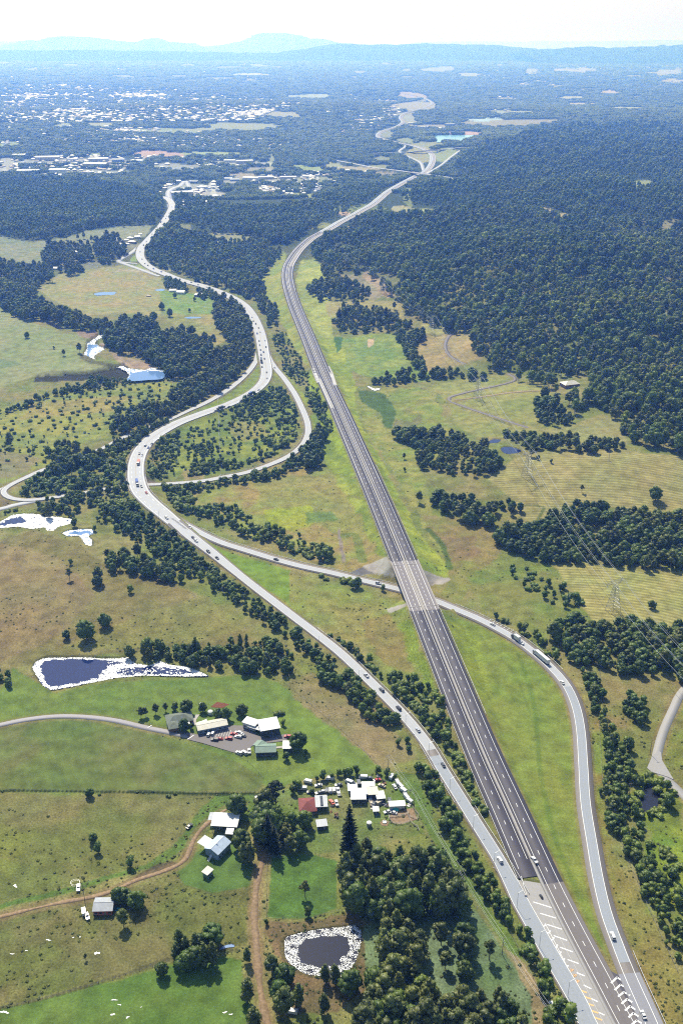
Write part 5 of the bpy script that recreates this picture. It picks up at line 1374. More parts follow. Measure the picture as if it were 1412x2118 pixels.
reg([(80, 1068), (84, 1040), (130, 1036), (190, 1032), (190, 1055), (150, 1072), (110, 1064)], 7, [(Rn, 5), (Yo, 2)], (7, 12), 'dark trees on the far bank of the lagoon')
reg([(298, 935), (330, 905), (372, 888), (372, 950), (350, 985), (318, 985), (300, 975)], 3.6, [(Yo, 4), (Bu, 5), (Rn, 1)], (3, 7), 'thick scrub inside the highway bend')
reg([(372, 900), (470, 850), (560, 800), (600, 822), (618, 860), (616, 905), (560, 940), (450, 976), (368, 985), (330, 968), (372, 950)], 9, [(Yo, 4), (Bu, 5), (Rn, .7)], (2, 6), 'scattered young trees inside the ramp loop')
reg([(470, 848), (520, 820), (570, 800), (600, 830), (612, 870), (570, 880), (560, 860), (500, 868)], 4, [(Yo, 4), (Bu, 3), (Rn, 1.5)], (4, 8), 'scrub at the top of the ramp loop')
reg([(395, 960), (440, 955), (500, 955), (560, 935), (612, 905), (600, 925), (560, 946), (460, 975), (400, 984)], 4.8, [(Yo, 4), (Bu, 3), (Rn, 1.5)], (4, 8), 'scrub along the inside of the ramp loop')
reg([(395, 925), (430, 918), (450, 935), (430, 950), (400, 945)], 4.5, [(Yo, 4), (Rn, 3)], (5, 9), 'dark clump in the ramp loop')
reg([(345, 1008), (420, 1004), (480, 990), (560, 972), (610, 955), (660, 950), (665, 968), (620, 972), (560, 985), (500, 1000), (400, 1020), (350, 1020)], 4, [(Yo, 3), (Rn, 2), (Bu, 2)], (4, 9), 'scrub below the ramp loop')
reg([(618, 965), (634, 925), (655, 890), (676, 885), (672, 940), (668, 970), (640, 975)], 7, [(Rn, 4), (Gm, 3)], (8, 14), 'trees outside the ramp bend')
reg([(335, 1000), (370, 1010), (400, 1030), (380, 1050), (400, 1075), (370, 1062), (345, 1035)], 4.5, [(Yo, 3), (Bu, 4)], (3, 6), 'scrub on the highway bank')
reg([(220, 1062), (262, 1050), (300, 1060), (345, 1100), (395, 1140), (440, 1175), (470, 1205), (440, 1205), (380, 1190), (330, 1160), (290, 1130), (250, 1110)], 4.6, [(Rn, 4), (Yo, 4), (Bu, 1)], (6, 11), 'dense trees below the highway bend')
reg([(210, 1150), (260, 1150), (330, 1165), (380, 1195), (380, 1210), (300, 1195), (225, 1180)], 7, [(Rn, 5), (Gm, 2)], (8, 13), 'trees at the top of the brown field')
reg([(430, 1180), (475, 1205), (530, 1245), (600, 1300), (660, 1350), (640, 1362), (590, 1330), (545, 1300), (490, 1260), (450, 1225)], 5.2, [(Rn, 5), (Yo, 3), (Gm, 1)], (6, 11), 'row of trees beside the highway')
reg([(275, 1362), (300, 1342), (340, 1350), (400, 1345), (450, 1348), (500, 1330), (560, 1330), (600, 1352), (600, 1396), (530, 1404), (480, 1388), (420, 1378), (350, 1372), (300, 1374)], 5.4, [(Rn, 5), (Ca, 3), (Yo, 2)], (8, 14), 'dark trees behind the pond tail')
reg([(640, 1330), (700, 1375), (760, 1432), (820, 1490), (862, 1552), (840, 1560), (790, 1510), (730, 1458), (665, 1410), (640, 1375)], 4.6, [(Rn, 4), (Yo, 4), (Gm, 1)], (5, 10), 'tree belt on the farm side of the highway')
reg([(650, 1288), (700, 1320), (770, 1370), (850, 1410), (905, 1432), (925, 1490), (950, 1545), (925, 1562), (890, 1520), (830, 1452), (760, 1385), (690, 1330)], 4.2, [(Rn, 2), (Yo, 5), (Bu, 3)], (3, 9), 'scrub between the highway and the motorway')
reg([(925, 1562), (952, 1552), (975, 1620), (1010, 1700), (1040, 1760), (1020, 1740), (985, 1680), (950, 1620)], 3.0, [(Yo, 2), (Bu, 6)], (1.5, 5), 'low wedge of bushes between highway and motorway')
reg([(864, 1585), (885, 1582), (925, 1655), (955, 1725), (1000, 1798), (1055, 1885), (1100, 1960), (1145, 2045), (1160, 2118), (1185, 2200), (1150, 2200), (1120, 2080), (1075, 1980), (1020, 1890), (960, 1800), (910, 1720), (880, 1650)], 3.6, [(Yo, 6), (Bu, 3)], (4, 8), 'hedge along the outer edge of the highway')
reg([(690, 1800), (740, 1788), (800, 1795), (900, 1782), (945, 1830), (958, 1880), (930, 1905), (870, 1900), (820, 1915), (760, 1905), (705, 1870)], 4.8, [(Ca, 5), (Rn, 3), (Gm, 2)], (14, 22), 'dark wood beside the lily dam')
reg([(770, 2010), (800, 1935), (850, 1925), (880, 2010), (870, 2080), (960, 2070), (1040, 2060), (1095, 2110), (1110, 2160), (1130, 2260), (720, 2260), (740, 2110)], 5.4, [(Gm, 5), (Ca, 3), (Rn, 2)], (10, 17), 'wood at the bottom edge')
reg([(900, 1930), (985, 1960), (1000, 2010), (960, 2040), (900, 2010)], 7, [(Gm, 5), (Rn, 3)], (8, 14), 'loose trees in the pale scrub clearing')
reg([(505, 1960), (522, 1930), (520, 2000), (528, 2080), (540, 2118), (540, 2200), (515, 2200), (505, 2060)], 4.8, [(Ca, 4), (Rn, 3), (Gm, 3)], (10, 17), 'trees left of the reddish track')
reg([(548, 2005), (560, 2000), (580, 2050), (610, 2100), (560, 2160), (548, 2100)], 5.2, [(Ca, 4), (Gm, 4), (Rn, 2)], (10, 17), 'trees right of the reddish track')
reg([(548, 1800), (560, 1790), (556, 1850), (548, 1930), (556, 1990), (545, 1990), (540, 1900)], 5, [(Yo, 5), (Bu, 2)], (3, 5), 'row along the reddish track')
reg([(345, 1985), (365, 1960), (400, 1955), (430, 1940), (455, 1960), (450, 1985), (420, 2000), (360, 2010)], 4.4, [(Ca, 5), (Rn, 4)], (11, 16), 'dark clump above the bottom green field')
reg([(1130, 1308), (1180, 1288), (1240, 1296), (1300, 1300), (1412, 1308), (1560, 1310), (1560, 1420), (1400, 1412), (1320, 1398), (1230, 1384), (1180, 1372), (1140, 1340)], 5.6, [(Rn, 5), (Gm, 2), (Yo, 2)], (8, 14), 'dense wood below the striped paddock', clear=[])
reg([(1195, 1385), (1240, 1405), (1250, 1450), (1250, 1510), (1290, 1545), (1300, 1600), (1300, 1650), (1290, 1700), (1310, 1760), (1350, 1800), (1385, 1870), (1412, 1930), (1412, 2060), (1388, 2010), (1340, 1890), (1290, 1780), (1255, 1690), (1245, 1600), (1240, 1510), (1218, 1440)], 4.4, [(Rn, 3), (Yo, 5), (Gm, 1)], (5, 10), 'tree belt right of the ramp road')
reg([(1290, 1440), (1330, 1440), (1345, 1490), (1300, 1500), (1282, 1470)], 5.5, [(Rn, 4), (Yo, 4)], (6, 10), 'clump of trees left of the grey lane')
reg([(1260, 1640), (1310, 1650), (1330, 1720), (1412, 1810), (1500, 1900), (1500, 2000), (1412, 1950), (1330, 1820)], 4.8, [(Yo, 3), (Bu, 5), (Rn, 1)], (2.5, 8), 'scrub on the lower right')
reg([(1105, 1095), (1160, 1052), (1210, 1045), (1290, 1062), (1350, 1072), (1560, 1080), (1560, 1190), (1412, 1178), (1340, 1178), (1250, 1172), (1190, 1160), (1140, 1168), (1080, 1150), (1025, 1140), (1030, 1112)], 6, [(Rn, 6), (Gm, 3)], (8, 15), 'dense trees below the mown hill', clear=[[(1180, 1090), (1290, 1088), (1290, 1112), (1190, 1110)]])
reg([(820, 905), (870, 900), (910, 895), (1000, 925), (1040, 950), (1045, 975), (1000, 986), (930, 980), (870, 972), (860, 950)], 6.2, [(Gm, 4), (Rn, 5)], (8, 15), 'wood above the golden slope')
reg([(885, 1048), (925, 1032), (965, 1032), (1000, 1048), (1035, 1040), (1085, 1050), (1080, 1065), (1030, 1072), (1005, 1096), (960, 1085), (925, 1072)], 7, [(Gm, 3), (Rn, 5)], (9, 16), 'dark clump in the middle of the golden slope')
reg([(1040, 898), (1110, 905), (1200, 914), (1295, 920), (1296, 934), (1200, 933), (1120, 930), (1060, 924)], 7, [(Rn, 5), (Gm, 3)], (7, 13), 'tree line above the mown hill', clear=[[(1028, 904), (1082, 920), (1082, 944), (1030, 940)]])
reg([(1100, 835), (1118, 828), (1160, 850), (1182, 872), (1170, 896), (1112, 890)], 8, [(Rn, 5), (Gm, 3)], (8, 14), 'trees around the grassy hollow')
reg([(762, 792), (800, 782), (880, 772), (960, 775), (1010, 773), (1000, 786), (930, 790), (860, 786), (830, 795), (806, 794), (786, 799), (766, 798)], 7.5, [(Rn, 6), (Gm, 3)], (8, 15), 'tree line behind the glinting pool')
reg([(818, 690), (872, 688), (874, 712), (858, 726), (880, 762), (862, 768), (840, 740), (824, 714)], 8, [(Rn, 5), (Gm, 4)], (8, 15), 'trees left of the bare paddock')
reg([(690, 668), (700, 650), (740, 640), (782, 652), (822, 664), (862, 674), (830, 690), (770, 692), (700, 696)], 8.5, [(Rn, 4), (Gm, 4), (Ca, 1)], (9, 16), 'wood beside the upper motorway')
reg([(642, 600), (668, 582), (700, 575), (740, 592), (764, 612), (745, 624), (690, 622), (650, 622)], 8.5, [(Rn, 4), (Gm, 4)], (9, 15), 'wood on the bare rocky hill')
reg([(520, 590), (545, 600), (565, 640), (575, 655), (560, 680), (545, 650), (525, 622), (500, 612)], 8, [(Rn, 4), (Gm, 4)], (8, 14), 'trees between highway and motorway, far end')
reg([(560, 690), (590, 690), (612, 730), (636, 775), (640, 800), (612, 800), (588, 765), (572, 730)], 4.6, [(Yo, 5), (Bu, 3), (Gm, 1)], (3, 9), 'young trees along the motorway bank')
reg([(632, 812), (655, 800), (676, 850), (690, 895), (668, 890), (650, 850)], 5, [(Yo, 5), (Bu, 4)], (3, 8), 'bushes beside the motorway')
reg([(395, 1042), (450, 1040), (500, 1052), (520, 1062), (515, 1086), (440, 1084), (400, 1070)], 4.8, [(Yo, 5), (Bu, 4)], (4, 7), 'dark scrub in the middle field')
reg([(480, 1092), (560, 1095), (620, 1112), (680, 1140), (700, 1155), (660, 1165), (590, 1140), (500, 1112)], 4.8, [(Yo, 6), (Bu, 3)], (3, 8), 'young trees above the ramp road')
reg([(600, 1168), (680, 1185), (745, 1202), (745, 1216), (680, 1205), (620, 1188)], 7, [(Yo, 4), (Bu, 5)], (2, 6), 'bushes below the ramp road')
reg([(1040, 1172), (1090, 1168), (1150, 1205), (1200, 1240), (1190, 1262), (1130, 1250), (1070, 1215)], 8, [(Yo, 5), (Bu, 4)], (3, 7), 'scrub left of the striped paddock')
reg([(1010, 1275), (1060, 1290), (1110, 1320), (1140, 1345), (1160, 1370), (1190, 1400), (1170, 1390), (1120, 1345), (1060, 1310)], 5.2, [(Yo, 5), (Bu, 3)], (4, 8), 'trees on the upper side of the ramp road')
reg([(-120, 850), (0, 848), (60, 835), (120, 808), (190, 786), (272, 788), (290, 796), (240, 802), (160, 815), (70, 838), (0, 856), (-120, 870)], 6.5, [(Rn, 5), (Yo, 4)], (5, 11), 'trees under the river bank')
reg([(-120, 860), (60, 850), (150, 815), (300, 790), (420, 782), (420, 800), (350, 840), (250, 868), (215, 900), (140, 920), (90, 965), (-120, 990)], 12, [(Yo, 3), (Bu, 7)], (1.5, 5), 'low scrub dotted over the rough left field')
reg([(195, 1030), (290, 1020), (300, 1045), (240, 1090), (200, 1090)], 6, [(Yo, 3), (Bu, 5)], (2, 6), 'scrub below the highway bridge')
reg([(-120, 1055), (20, 1050), (80, 1048), (82, 1060), (20, 1064), (-120, 1074)], 7, [(Yo, 4), (Bu, 4)], (3, 7), 'bushes above the lagoon')
reg([(95, 515), (190, 506), (192, 540), (150, 548), (180, 562), (140, 570), (85, 548)], 9, [(Gm, 6), (Rn, 3)], (12, 19), 'tall gums round the far-left farmhouses', clear=[blob(165, 522, 18, 4), blob(120, 556, 22, 5)])
reg([(195, 500), (240, 492), (262, 510), (250, 545), (205, 548)], 8, [(Gm, 5), (Rn, 3)], (12, 18), 'tall gums beside the roadside depot', clear=[blob(245, 505, 14, 5)])
reg([(0, 880), (1, 880), (1, 881)], 9, [(Gm, 1)], (9, 10), 'x')
reg([(340, 575), (352, 574), (390, 590), (386, 606), (345, 598)], 7, [(Rn, 5)], (8, 12), 'dark trees behind the white homestead')
reg([(400, 600), (440, 600), (448, 618), (420, 622)], 7, [(Rn, 5)], (8, 12), 'dark trees right of the white homestead')
reg([(222, 928), (262, 908), (305, 888), (350, 872), (352, 880), (308, 898), (262, 922), (228, 940)], 4.2, [(Rn, 5), (Ca, 2)], (9, 13), 'trees below the ramp road left of the highway')
reg([(150, 1032), (200, 1022), (262, 1010), (264, 1018), (205, 1032), (155, 1042)], 4.2, [(Rn, 4), (Yo, 3)], (6, 9), 'scrub along the ramp road left of the bridge')
reg([(112, 972), (150, 956), (200, 940), (218, 932), (218, 942), (180, 958), (120, 984)], 4.6, [(Rn, 5), (Yo, 2)], (7, 12), 'trees below the ramp road above the side bend')
reg([(1308, 1640), (1318, 1615), (1350, 1612), (1385, 1632), (1388, 1668), (1365, 1692), (1330, 1698), (1308, 1680)], 4, [(Yo, 4), (Bu, 5)], (3, 6), 'reeds and bushes round the dark pond')
# farm gardens
reg([(545, 1720), (600, 1700), (640, 1705), (660, 1735), (640, 1770), (600, 1760), (560, 1760)], 6, [(Rn, 6), (Gm, 3)], (9, 13), 'dark garden behind the red-roofed house', clear=[[(600, 1716), (640, 1716), (640, 1748), (600, 1748)]])
reg([(485, 1742), (520, 1738), (530, 1790), (505, 1795), (488, 1780)], 6.5, [(Rn, 6), (Ca, 2)], (13, 18), 'garden where the reddish track starts')
reg([(545, 1700), (562, 1690), (575, 1720), (570, 1770), (552, 1772), (540, 1740)], 5, [(Rn, 5), (Gm, 4)], (16, 22), 'tall dark stand round the bunya pine')
reg([(-100, 1640), (300, 1643), (530, 1646), (530, 1640), (300, 1637), (-100, 1635)], 6, [(Bu, 1)], (1.2, 2.2), 'scattered bushes in the fence ditch')
reg([(240, 1835), (270, 1830), (300, 1850), (305, 1878), (270, 1890), (246, 1870)], 6, [(Rn, 6)], (12, 17), 'dark clump beside the lower left farmhouse')
reg([(-120, 1390), (0, 1388), (24, 1400), (26, 1430), (0, 1440), (-120, 1450)], 6, [(Rn, 4), (Yo, 3)], (6, 10), 'bushes at the left edge beyond the blue pond')
KW = {k: [j for j, (kk, i) in enumerate(KINDLIST) if kk == k] for k in PROTO}

def gen(poly, sp, seed, kfar=.0042, clear=()):
    g = np.random.default_rng(seed)
    poly = np.array(poly, float)
    xs, ys, _ = G(poly[:, 0], poly[:, 1])
    zz = ys * CP + CAM_H * SP
    z = zz.min() - 5; zmax = zz.max() + 5
    out = []
    while z < zmax:
        s = max(sp, kfar * z) 
        y = (z - CAM_H * SP) / CP
        x0 = (poly[:, 0].min() - CX) / FPX * z - s; x1 = (poly[:, 0].max() - CX) / FPX * z + s
        n = int((x1 - x0) / s) + 1
        x = x0 + (np.arange(n) + g.uniform(-.42, .42, n) + g.uniform(0, 1)) * s
        yy = y + g.uniform(-.42, .42, n) * s
        out.append(np.stack([x, yy, np.full(n, s)], 1))
        z += s * (1 if kfar * z <= sp else 1.35)
    o = np.concatenate(out)
    gzv = gz(o[:, 0], o[:, 1])
    px, py = proj(o[:, 0], o[:, 1], gzv)
    kz = np.clip((py - 100) / 900, .05, 1)
    jit = g.normal(0, 1.0, len(px)) * kz * 2.2
    e1 = vnoise(o[:, 0], o[:, 1], 71, 34) * kz * 10; e2 = vnoise(o[:, 0], o[:, 1], 72, 34) * kz * 6
    ok = inpoly(poly, px + jit + e1, py + jit * .5 + e2)
    ok &= vnoise(o[:, 0], o[:, 1], 73, 42 if sp > 6 else 22, 2) < 1.0 - .25 * (kz > .4)
    for c in clear: ok &= ~inpoly(c, px, py)
    ok &= roaddist(o[:, 0], o[:, 1]) > 2.5
    for (pl, lvl) in WATER.values(): ok &= ~inpoly(pl, px, py)
    return np.c_[o[ok], gzv[ok], px[ok], py[ok]]
TREES = []   # rows: x, y, z, kind index, height, yaw, region index, px, py
for ri, (poly, sp, kinds, hh, phrase, clear, edge) in enumerate(REG):
    o = gen(poly, sp, 100 + ri, clear=clear)
    if len(o) == 0: continue
    g = np.random.default_rng(500 + ri)
    dens = .93
    o = o[g.random(len(o)) < dens]
    w = np.array([k[1] for k in kinds], float); w /= w.sum()
    kk = g.choice(len(kinds), len(o), p=w)
    for row, k in zip(o, kk):
        kd = kinds[k][0]
        if row[1] > 2300 and kd in ('gum', 'round', 'forest', 'casuarina'): kd = 'forest'
        h = g.uniform(*hh) if kd in ('gum', 'forest', 'round', 'casuarina') else g.uniform(min(hh[0], 4.0), min(hh[1], 7.0))
        if kd == 'round': h *= .8
        if kd == 'bush': h = min(h, 4) * .8
        h *= float(np.clip(1 + .32 * vnoise(row[0], row[1], 74, 60, 2), .6, 1.5))
        TREES.append((row[0], row[1], row[3], KW[kd][g.integers(len(KW[kd]))], h * max(1, row[2] / max(sp, 8) * .8), g.uniform(0, 6.28), ri, row[4], row[5], kd))
print('trees', len(TREES))
GROUPED = {}
rest = {}
cand = {}
for t in TREES:
    kd = t[9]
    big = 'tree' if kd in ('gum', 'round', 'casuarina', 'forest') else 'shrub'
    if -10 < t[7] < 1422 and t[8] < 2150: cand.setdefault(big, []).append(t)
    else: rest.setdefault(t[6], []).append(t)
NAMEOF = dict(gum='gum_tree', round='shade_tree', casuarina='she_oak_tree', forest='gum_tree', bush='shrub', young='young_tree', pine='pine_tree', bunya='bunya_tree', thin='thin_tree')
LABOF = dict(gum='gum tree', round='dark round tree', casuarina='she-oak', forest='forest gum', bush='green bush', young='bushy tree')
RC = {i: (np.clip(np.array(r_[0], float).min(0), 0, 2118), np.minimum(np.array(r_[0], float).max(0), (1412, 2118))) for i, r_ in enumerate(REG)}
def where(ri, px, py):
    a, b = RC[ri]; v = int(3 * (py - a[1]) / (b[1] - a[1] + 1)); h = int(3 * (px - a[0]) / (b[0] - a[0] + 1))
    v = ('top', 'middle', 'bottom')[max(0, min(2, v))]; h = ('left', 'centre', 'right')[max(0, min(2, h))]
    return v + ' ' + h
PREP = 'in the '
def plant(kind, pi, x, y, z, h, yaw, label, group=None, wide=1.0, parts=True):
    cr, tr = PROTO[kind][pi]
    s = h / DIM[kind][0]
    if tr is not None and parts:
        e = empty(NAMEOF[kind], (x, y, z), yaw)
        e.scale = (s * wide, s * wide, s)
        link('trunk', tr, e); link('crown', cr, e)
    else:
        e = link(NAMEOF[kind], cr, None, (x, y, z), yaw)
        e.scale = (s * wide, s * wide, s)
    cat = {'bush': 'shrub', 'young': 'small tree'}.get(kind, 'tree')
    if len(label.split()) > 16: print('LONG', label)
    tag(e, label, cat, group)
    return e
for big, lim in (('tree', 255), ('shrub', 280)):
    L_ = cand.get(big, [])
    L_.sort(key=lambda t: -t[4] / (t[1] * CP + CAM_H * SP))
    for t in L_[:lim]:
        kd, i = KINDLIST[t[3]]
        ph = REG[t[6]][4]
        hh_ = REG[t[6]][3]; u_ = t[4] / (hh_[1] * (.8 if kd == 'round' else 1)); sz = 'tall' if u_ > .9 else 'tallish' if u_ > .8 else 'short' if u_ < .5 else 'middling'
        plant(kd, i, t[0], t[1], t[2], t[4], t[5], sz + ' ' + LABOF[kd] + ', ' + where(t[6], t[7], t[8]) + ' of the ' + ph, 'trees and bushes of the ' + ph)
    for t in L_[lim:]: rest.setdefault(t[6], []).append(t)
for ri, L_ in rest.items():
    a = np.array([t[:9] for t in L_], float)
    k = a[:, 3].astype(int)
    sc = a[:, 4] / np.array([DIM[KINDLIST[j][0]][0] for j in k])
    g = np.random.default_rng(ri)
    wide = g.uniform(.9, 1.25, len(a))
    scatter('trees' if False else 'woods', 'massed trees of the ' + REG[ri][4], a[:, :3], k, a[:, 5], np.stack([sc * wide, sc * wide, sc], 1))

# the far forest: canopy patches, everywhere except clearings, roads, water and towns
def far_forest():
    g = np.random.default_rng(77)
    rows = []
    z = 2650.0
    while z < 36000:
        s = max(15, .0052 * z)
        y = (z - CAM_H * SP) / CP
        n = int(.76 * z / s)
        x = -.38 * z + (np.arange(n) + g.uniform(-.45, .45, n)) * s
        rows.append(np.stack([x, y + g.uniform(-.45, .45, n) * s * 1.2, np.full(n, s)], 1))
        z += s * (1.1 + z / 9000)
    o = np.concatenate(rows)
    zz = gz(o[:, 0], o[:, 1]); px, py = proj(o[:, 0], o[:, 1], zz)
    # keep where the ground is painted as forest floor
    r_ = np.clip(np.round(np.interp(o[:, 1], ROWY, np.arange(len(ROWY)))).astype(int), 0, len(ROWY) - 1)
    c_ = np.clip(np.round(np.interp(o[:, 0] / (o[:, 1] * CP + CAM_H * SP), SCOL, np.arange(len(SCOL)))).astype(int), 0, len(SCOL) - 1)
    br = GC[r_, c_].sum(1)
    ok = (br < .26) & (ROADDIST[r_, c_] > 10 + .002 * o[:, 1]) & (py < 480)
    for (pl, lvl) in WATER.values(): ok &= ~inpoly(pl, px, py)
    near = np.zeros(len(px), bool)
    for i in (0, 1, 2): near |= inpoly(REG[i][0], px, py)
    ok &= ~near
    for (pl, keep) in TOWNS: ok &= ~(inpoly(pl, px, py) & (g.random(len(px)) > keep))
    o = o[ok]; zz = zz[ok]; n = len(o)
    k = np.array(KW['patch'])[g.integers(0, 3, n)]
    sxy = o[:, 2] / 26 * g.uniform(.9, 1.3, n)
    sz = np.clip(o[:, 2] / 30, .9, 1.5) * g.uniform(.8, 1.25, n)
    print('patches', n)
    scatter('forest', 'blue distant forest spreading to the foot of the hills', np.c_[o[:, :2], zz], k, g.uniform(0, 6.28, n), np.stack([sxy, sxy, sz], 1))
TOWNS = [([(-100, 170), (150, 172), (280, 178), (520, 200), (640, 212), (560, 235), (520, 258), (200, 255), (-100, 262)], .5), ([(0, 262), (250, 262), (640, 290), (560, 312), (200, 300), (-100, 300)], .75),
         ([(-50, 322), (330, 322), (560, 330), (520, 345), (240, 365), (-50, 372)], .5), ([(290, 372), (350, 362), (450, 355), (720, 340), (800, 352), (790, 372), (700, 388), (640, 412), (500, 388), (450, 425), (380, 425), (300, 400)], .5),
         ([(700, 190), (820, 190), (830, 240), (780, 270), (700, 280)], .7), ([(990, 140), (1412, 130), (1412, 180), (1000, 175)], .75)]
far_forest()
# tussocks and weeds over the rough grass
g = np.random.default_rng(8)
n = 11000
px = g.uniform(-60, 1472, n); py = 700 + (2200 - 700) * g.random(n) ** .75
x, y, z = G(px, py)
r_ = np.clip(np.round(np.interp(y, ROWY, np.arange(len(ROWY)))).astype(int), 0, len(ROWY) - 1); c_ = np.clip(np.round(np.interp(x / (y * CP + CAM_H * SP), SCOL, np.arange(len(SCOL)))).astype(int), 0, len(SCOL) - 1)
ok = (ROUGH[r_, c_] > .5) & (ROADDIST[r_, c_] > 1.5) & (np.sin(x / 23 + 2 * np.sin(y / 41)) + np.sin(y / 17 + x / 50) + g.normal(0, .6, n) > .1)
for (pl, lvl) in WATER.values(): ok &= ~inpoly(pl, px, py)
n = ok.sum(); sc = g.uniform(.35, 1.2, n)
scatter('undergrowth', 'weeds and tussocks dotted over the rough grass', np.stack([x[ok], y[ok], z[ok] - .05], 1), np.array(KW['tussock'])[g.integers(0, 2, n)], g.uniform(0, 6.28, n), np.stack([sc, sc, sc * .8], 1))
# ------------------------------------------------------------------ buildings
def sheet_metal(name, c, rough=.35, metal=.0, dirt=None):
    m, nt, b = new_mat(name)
    b.inputs['Roughness'].default_value = rough; b.inputs['Metallic'].default_value = metal; b.inputs['Specular IOR Level'].default_value = .55
    f = noise_fac(nt, .6, 4)
    col = mixc(nt, 1.0, tuple(c), maprange(nt, f, .3, .7, .86, 1.12), 'MULTIPLY')
    if dirt is not None:
        col = mixc(nt, maprange(nt, noise_fac(nt, .22, 5, rough=.7), .5, .7, 0, .7), col, tuple(dirt))
    nt.links.new(col, b.inputs['Base Color'])
    tc = N(nt, 'ShaderNodeTexCoord'); w = N(nt, 'ShaderNodeTexWave'); w.bands_direction = 'X'; w.inputs['Scale'].default_value = 1.6
    nt.links.new(tc.outputs['Object'], w.inputs['Vector'])
    bp = N(nt, 'ShaderNodeBump'); bp.inputs['Strength'].default_value = .5; bp.inputs['Distance'].default_value = .04
    nt.links.new(w.outputs['Fac'], bp.inputs['Height']); nt.links.new(bp.outputs[0], b.inputs['Normal'])
    return m
RM = dict(white=sheet_metal('white_roof_sheet', (.60, .61, .60), .5), cream=sheet_metal('cream_roof_sheet', (.55, .52, .43), .5), pale=sheet_metal('pale_grey_roof_sheet', (.36, .38, .41), .5), green=sheet_metal('grey_green_roof', C(118, 140, 124, 1), .6),
          tile=sheet_metal('olive_tile_roof', C(104, 112, 100, 1), .8, dirt=C(84, 90, 78)), red=sheet_metal('red_roof_sheet', C(126, 58, 54, 1), .7, dirt=C(120, 56, 50)), rust=sheet_metal('rusty_roof_sheet', (.5, .42, .34), .7, dirt=(.3, .15, .08)), blue=sheet_metal('blue_white_roof_sheet', (.42, .50, .62), .45))
WMAT = dict(white=simple_mat('white_wall', (.62, .62, .60), .8, .2, nscale=.8, namp=.1), blue=simple_mat('blue_grey_wall', (.22, .28, .38), .8, .2, nscale=.8, namp=.1), cream=simple_mat('cream_wall', (.52, .47, .36), .8, .2, nscale=.8, namp=.1),
            green=simple_mat('green_wall', (.16, .24, .17), .8, .2, nscale=.8, namp=.1), brick=simple_mat('brown_brick_wall', (.26, .17, .12), .9, .1, nscale=2, namp=.2), dark=simple_mat('dark_wall', (.07, .08, .1), .8, .2), red=simple_mat('red_wall', (.4, .1, .08), .8, .2))
GLASS = simple_mat('window_glass', (.03, .04, .05), .08, .6)
DOORM = simple_mat('grey_door', (.2, .2, .2), .6, .3)
TANK = simple_mat('tank_sheet', (.6, .63, .6), .4, .5, nscale=.6, namp=.1)

def roof_verts(L_, W_, h, rise, kind, oh=.5):
    l, w = L_ / 2 + oh, W_ / 2 + oh
    t = .14
    m = MB()
    if kind == 'flat':
        m.add([(-l, -w, h), (l, -w, h), (l, w, h + rise), (-l, w, h + rise), (-l, -w, h + t), (l, -w, h + t), (l, w, h + rise + t), (-l, w, h + rise + t)],
              [(3, 2, 1, 0), (4, 5, 6, 7), (0, 1, 5, 4), (1, 2, 6, 5), (2, 3, 7, 6), (3, 0, 4, 7)])
    elif kind == 'gable':
        for s in (1, -1):
            a = [(-l, s * w, h - .1), (l, s * w, h - .1), (l, 0, h + rise), (-l, 0, h + rise)]
            b = [(x, y, z + t) for x, y, z in a]
            m.add(a + b, [(0, 1, 2, 3), (7, 6, 5, 4), (4, 5, 1, 0), (5, 6, 2, 1), (7, 4, 0, 3)] if s > 0 else [(3, 2, 1, 0), (4, 5, 6, 7), (0, 1, 5, 4), (1, 2, 6, 5), (3, 0, 4, 7)])
    else:
        r_ = max(.3, l - w)
        m.add([(-l, -w, h - .05), (l, -w, h - .05), (l, w, h - .05), (-l, w, h - .05), (-r_, 0, h + rise), (r_, 0, h + rise), (-l, -w, h - .2), (l, -w, h - .2), (l, w, h - .2), (-l, w, h - .2)],
              [(0, 1, 5, 4), (1, 2, 5), (2, 3, 4, 5), (3, 0, 4), (6, 7, 1, 0), (7, 8, 2, 1), (8, 9, 3, 2), (9, 6, 0, 3), (9, 8, 7, 6)])
    return m

def walls(L_, W_, h, rise, kind):
    m = MB(); l, w = L_ / 2, W_ / 2
    m.add([(-l, -w, -.4), (l, -w, -.4), (l, w, -.4), (-l, w, -.4), (-l, -w, h - .04), (l, -w, h - .04), (l, w, h - .04 + (rise if kind == 'flat' else 0)), (-l, w, h - .04 + (rise if kind == 'flat' else 0))],
          [(0, 1, 5, 4), (1, 2, 6, 5), (2, 3, 7, 6), (3, 0, 4, 7), (3, 2, 1, 0)])
    if kind == 'gable':
        for x in (-l, l):
            m.add([(x, -w, h - .04), (x, w, h - .04), (x, 0, h + rise - .1)], [(0, 1, 2) if x > 0 else (2, 1, 0)])
    return m

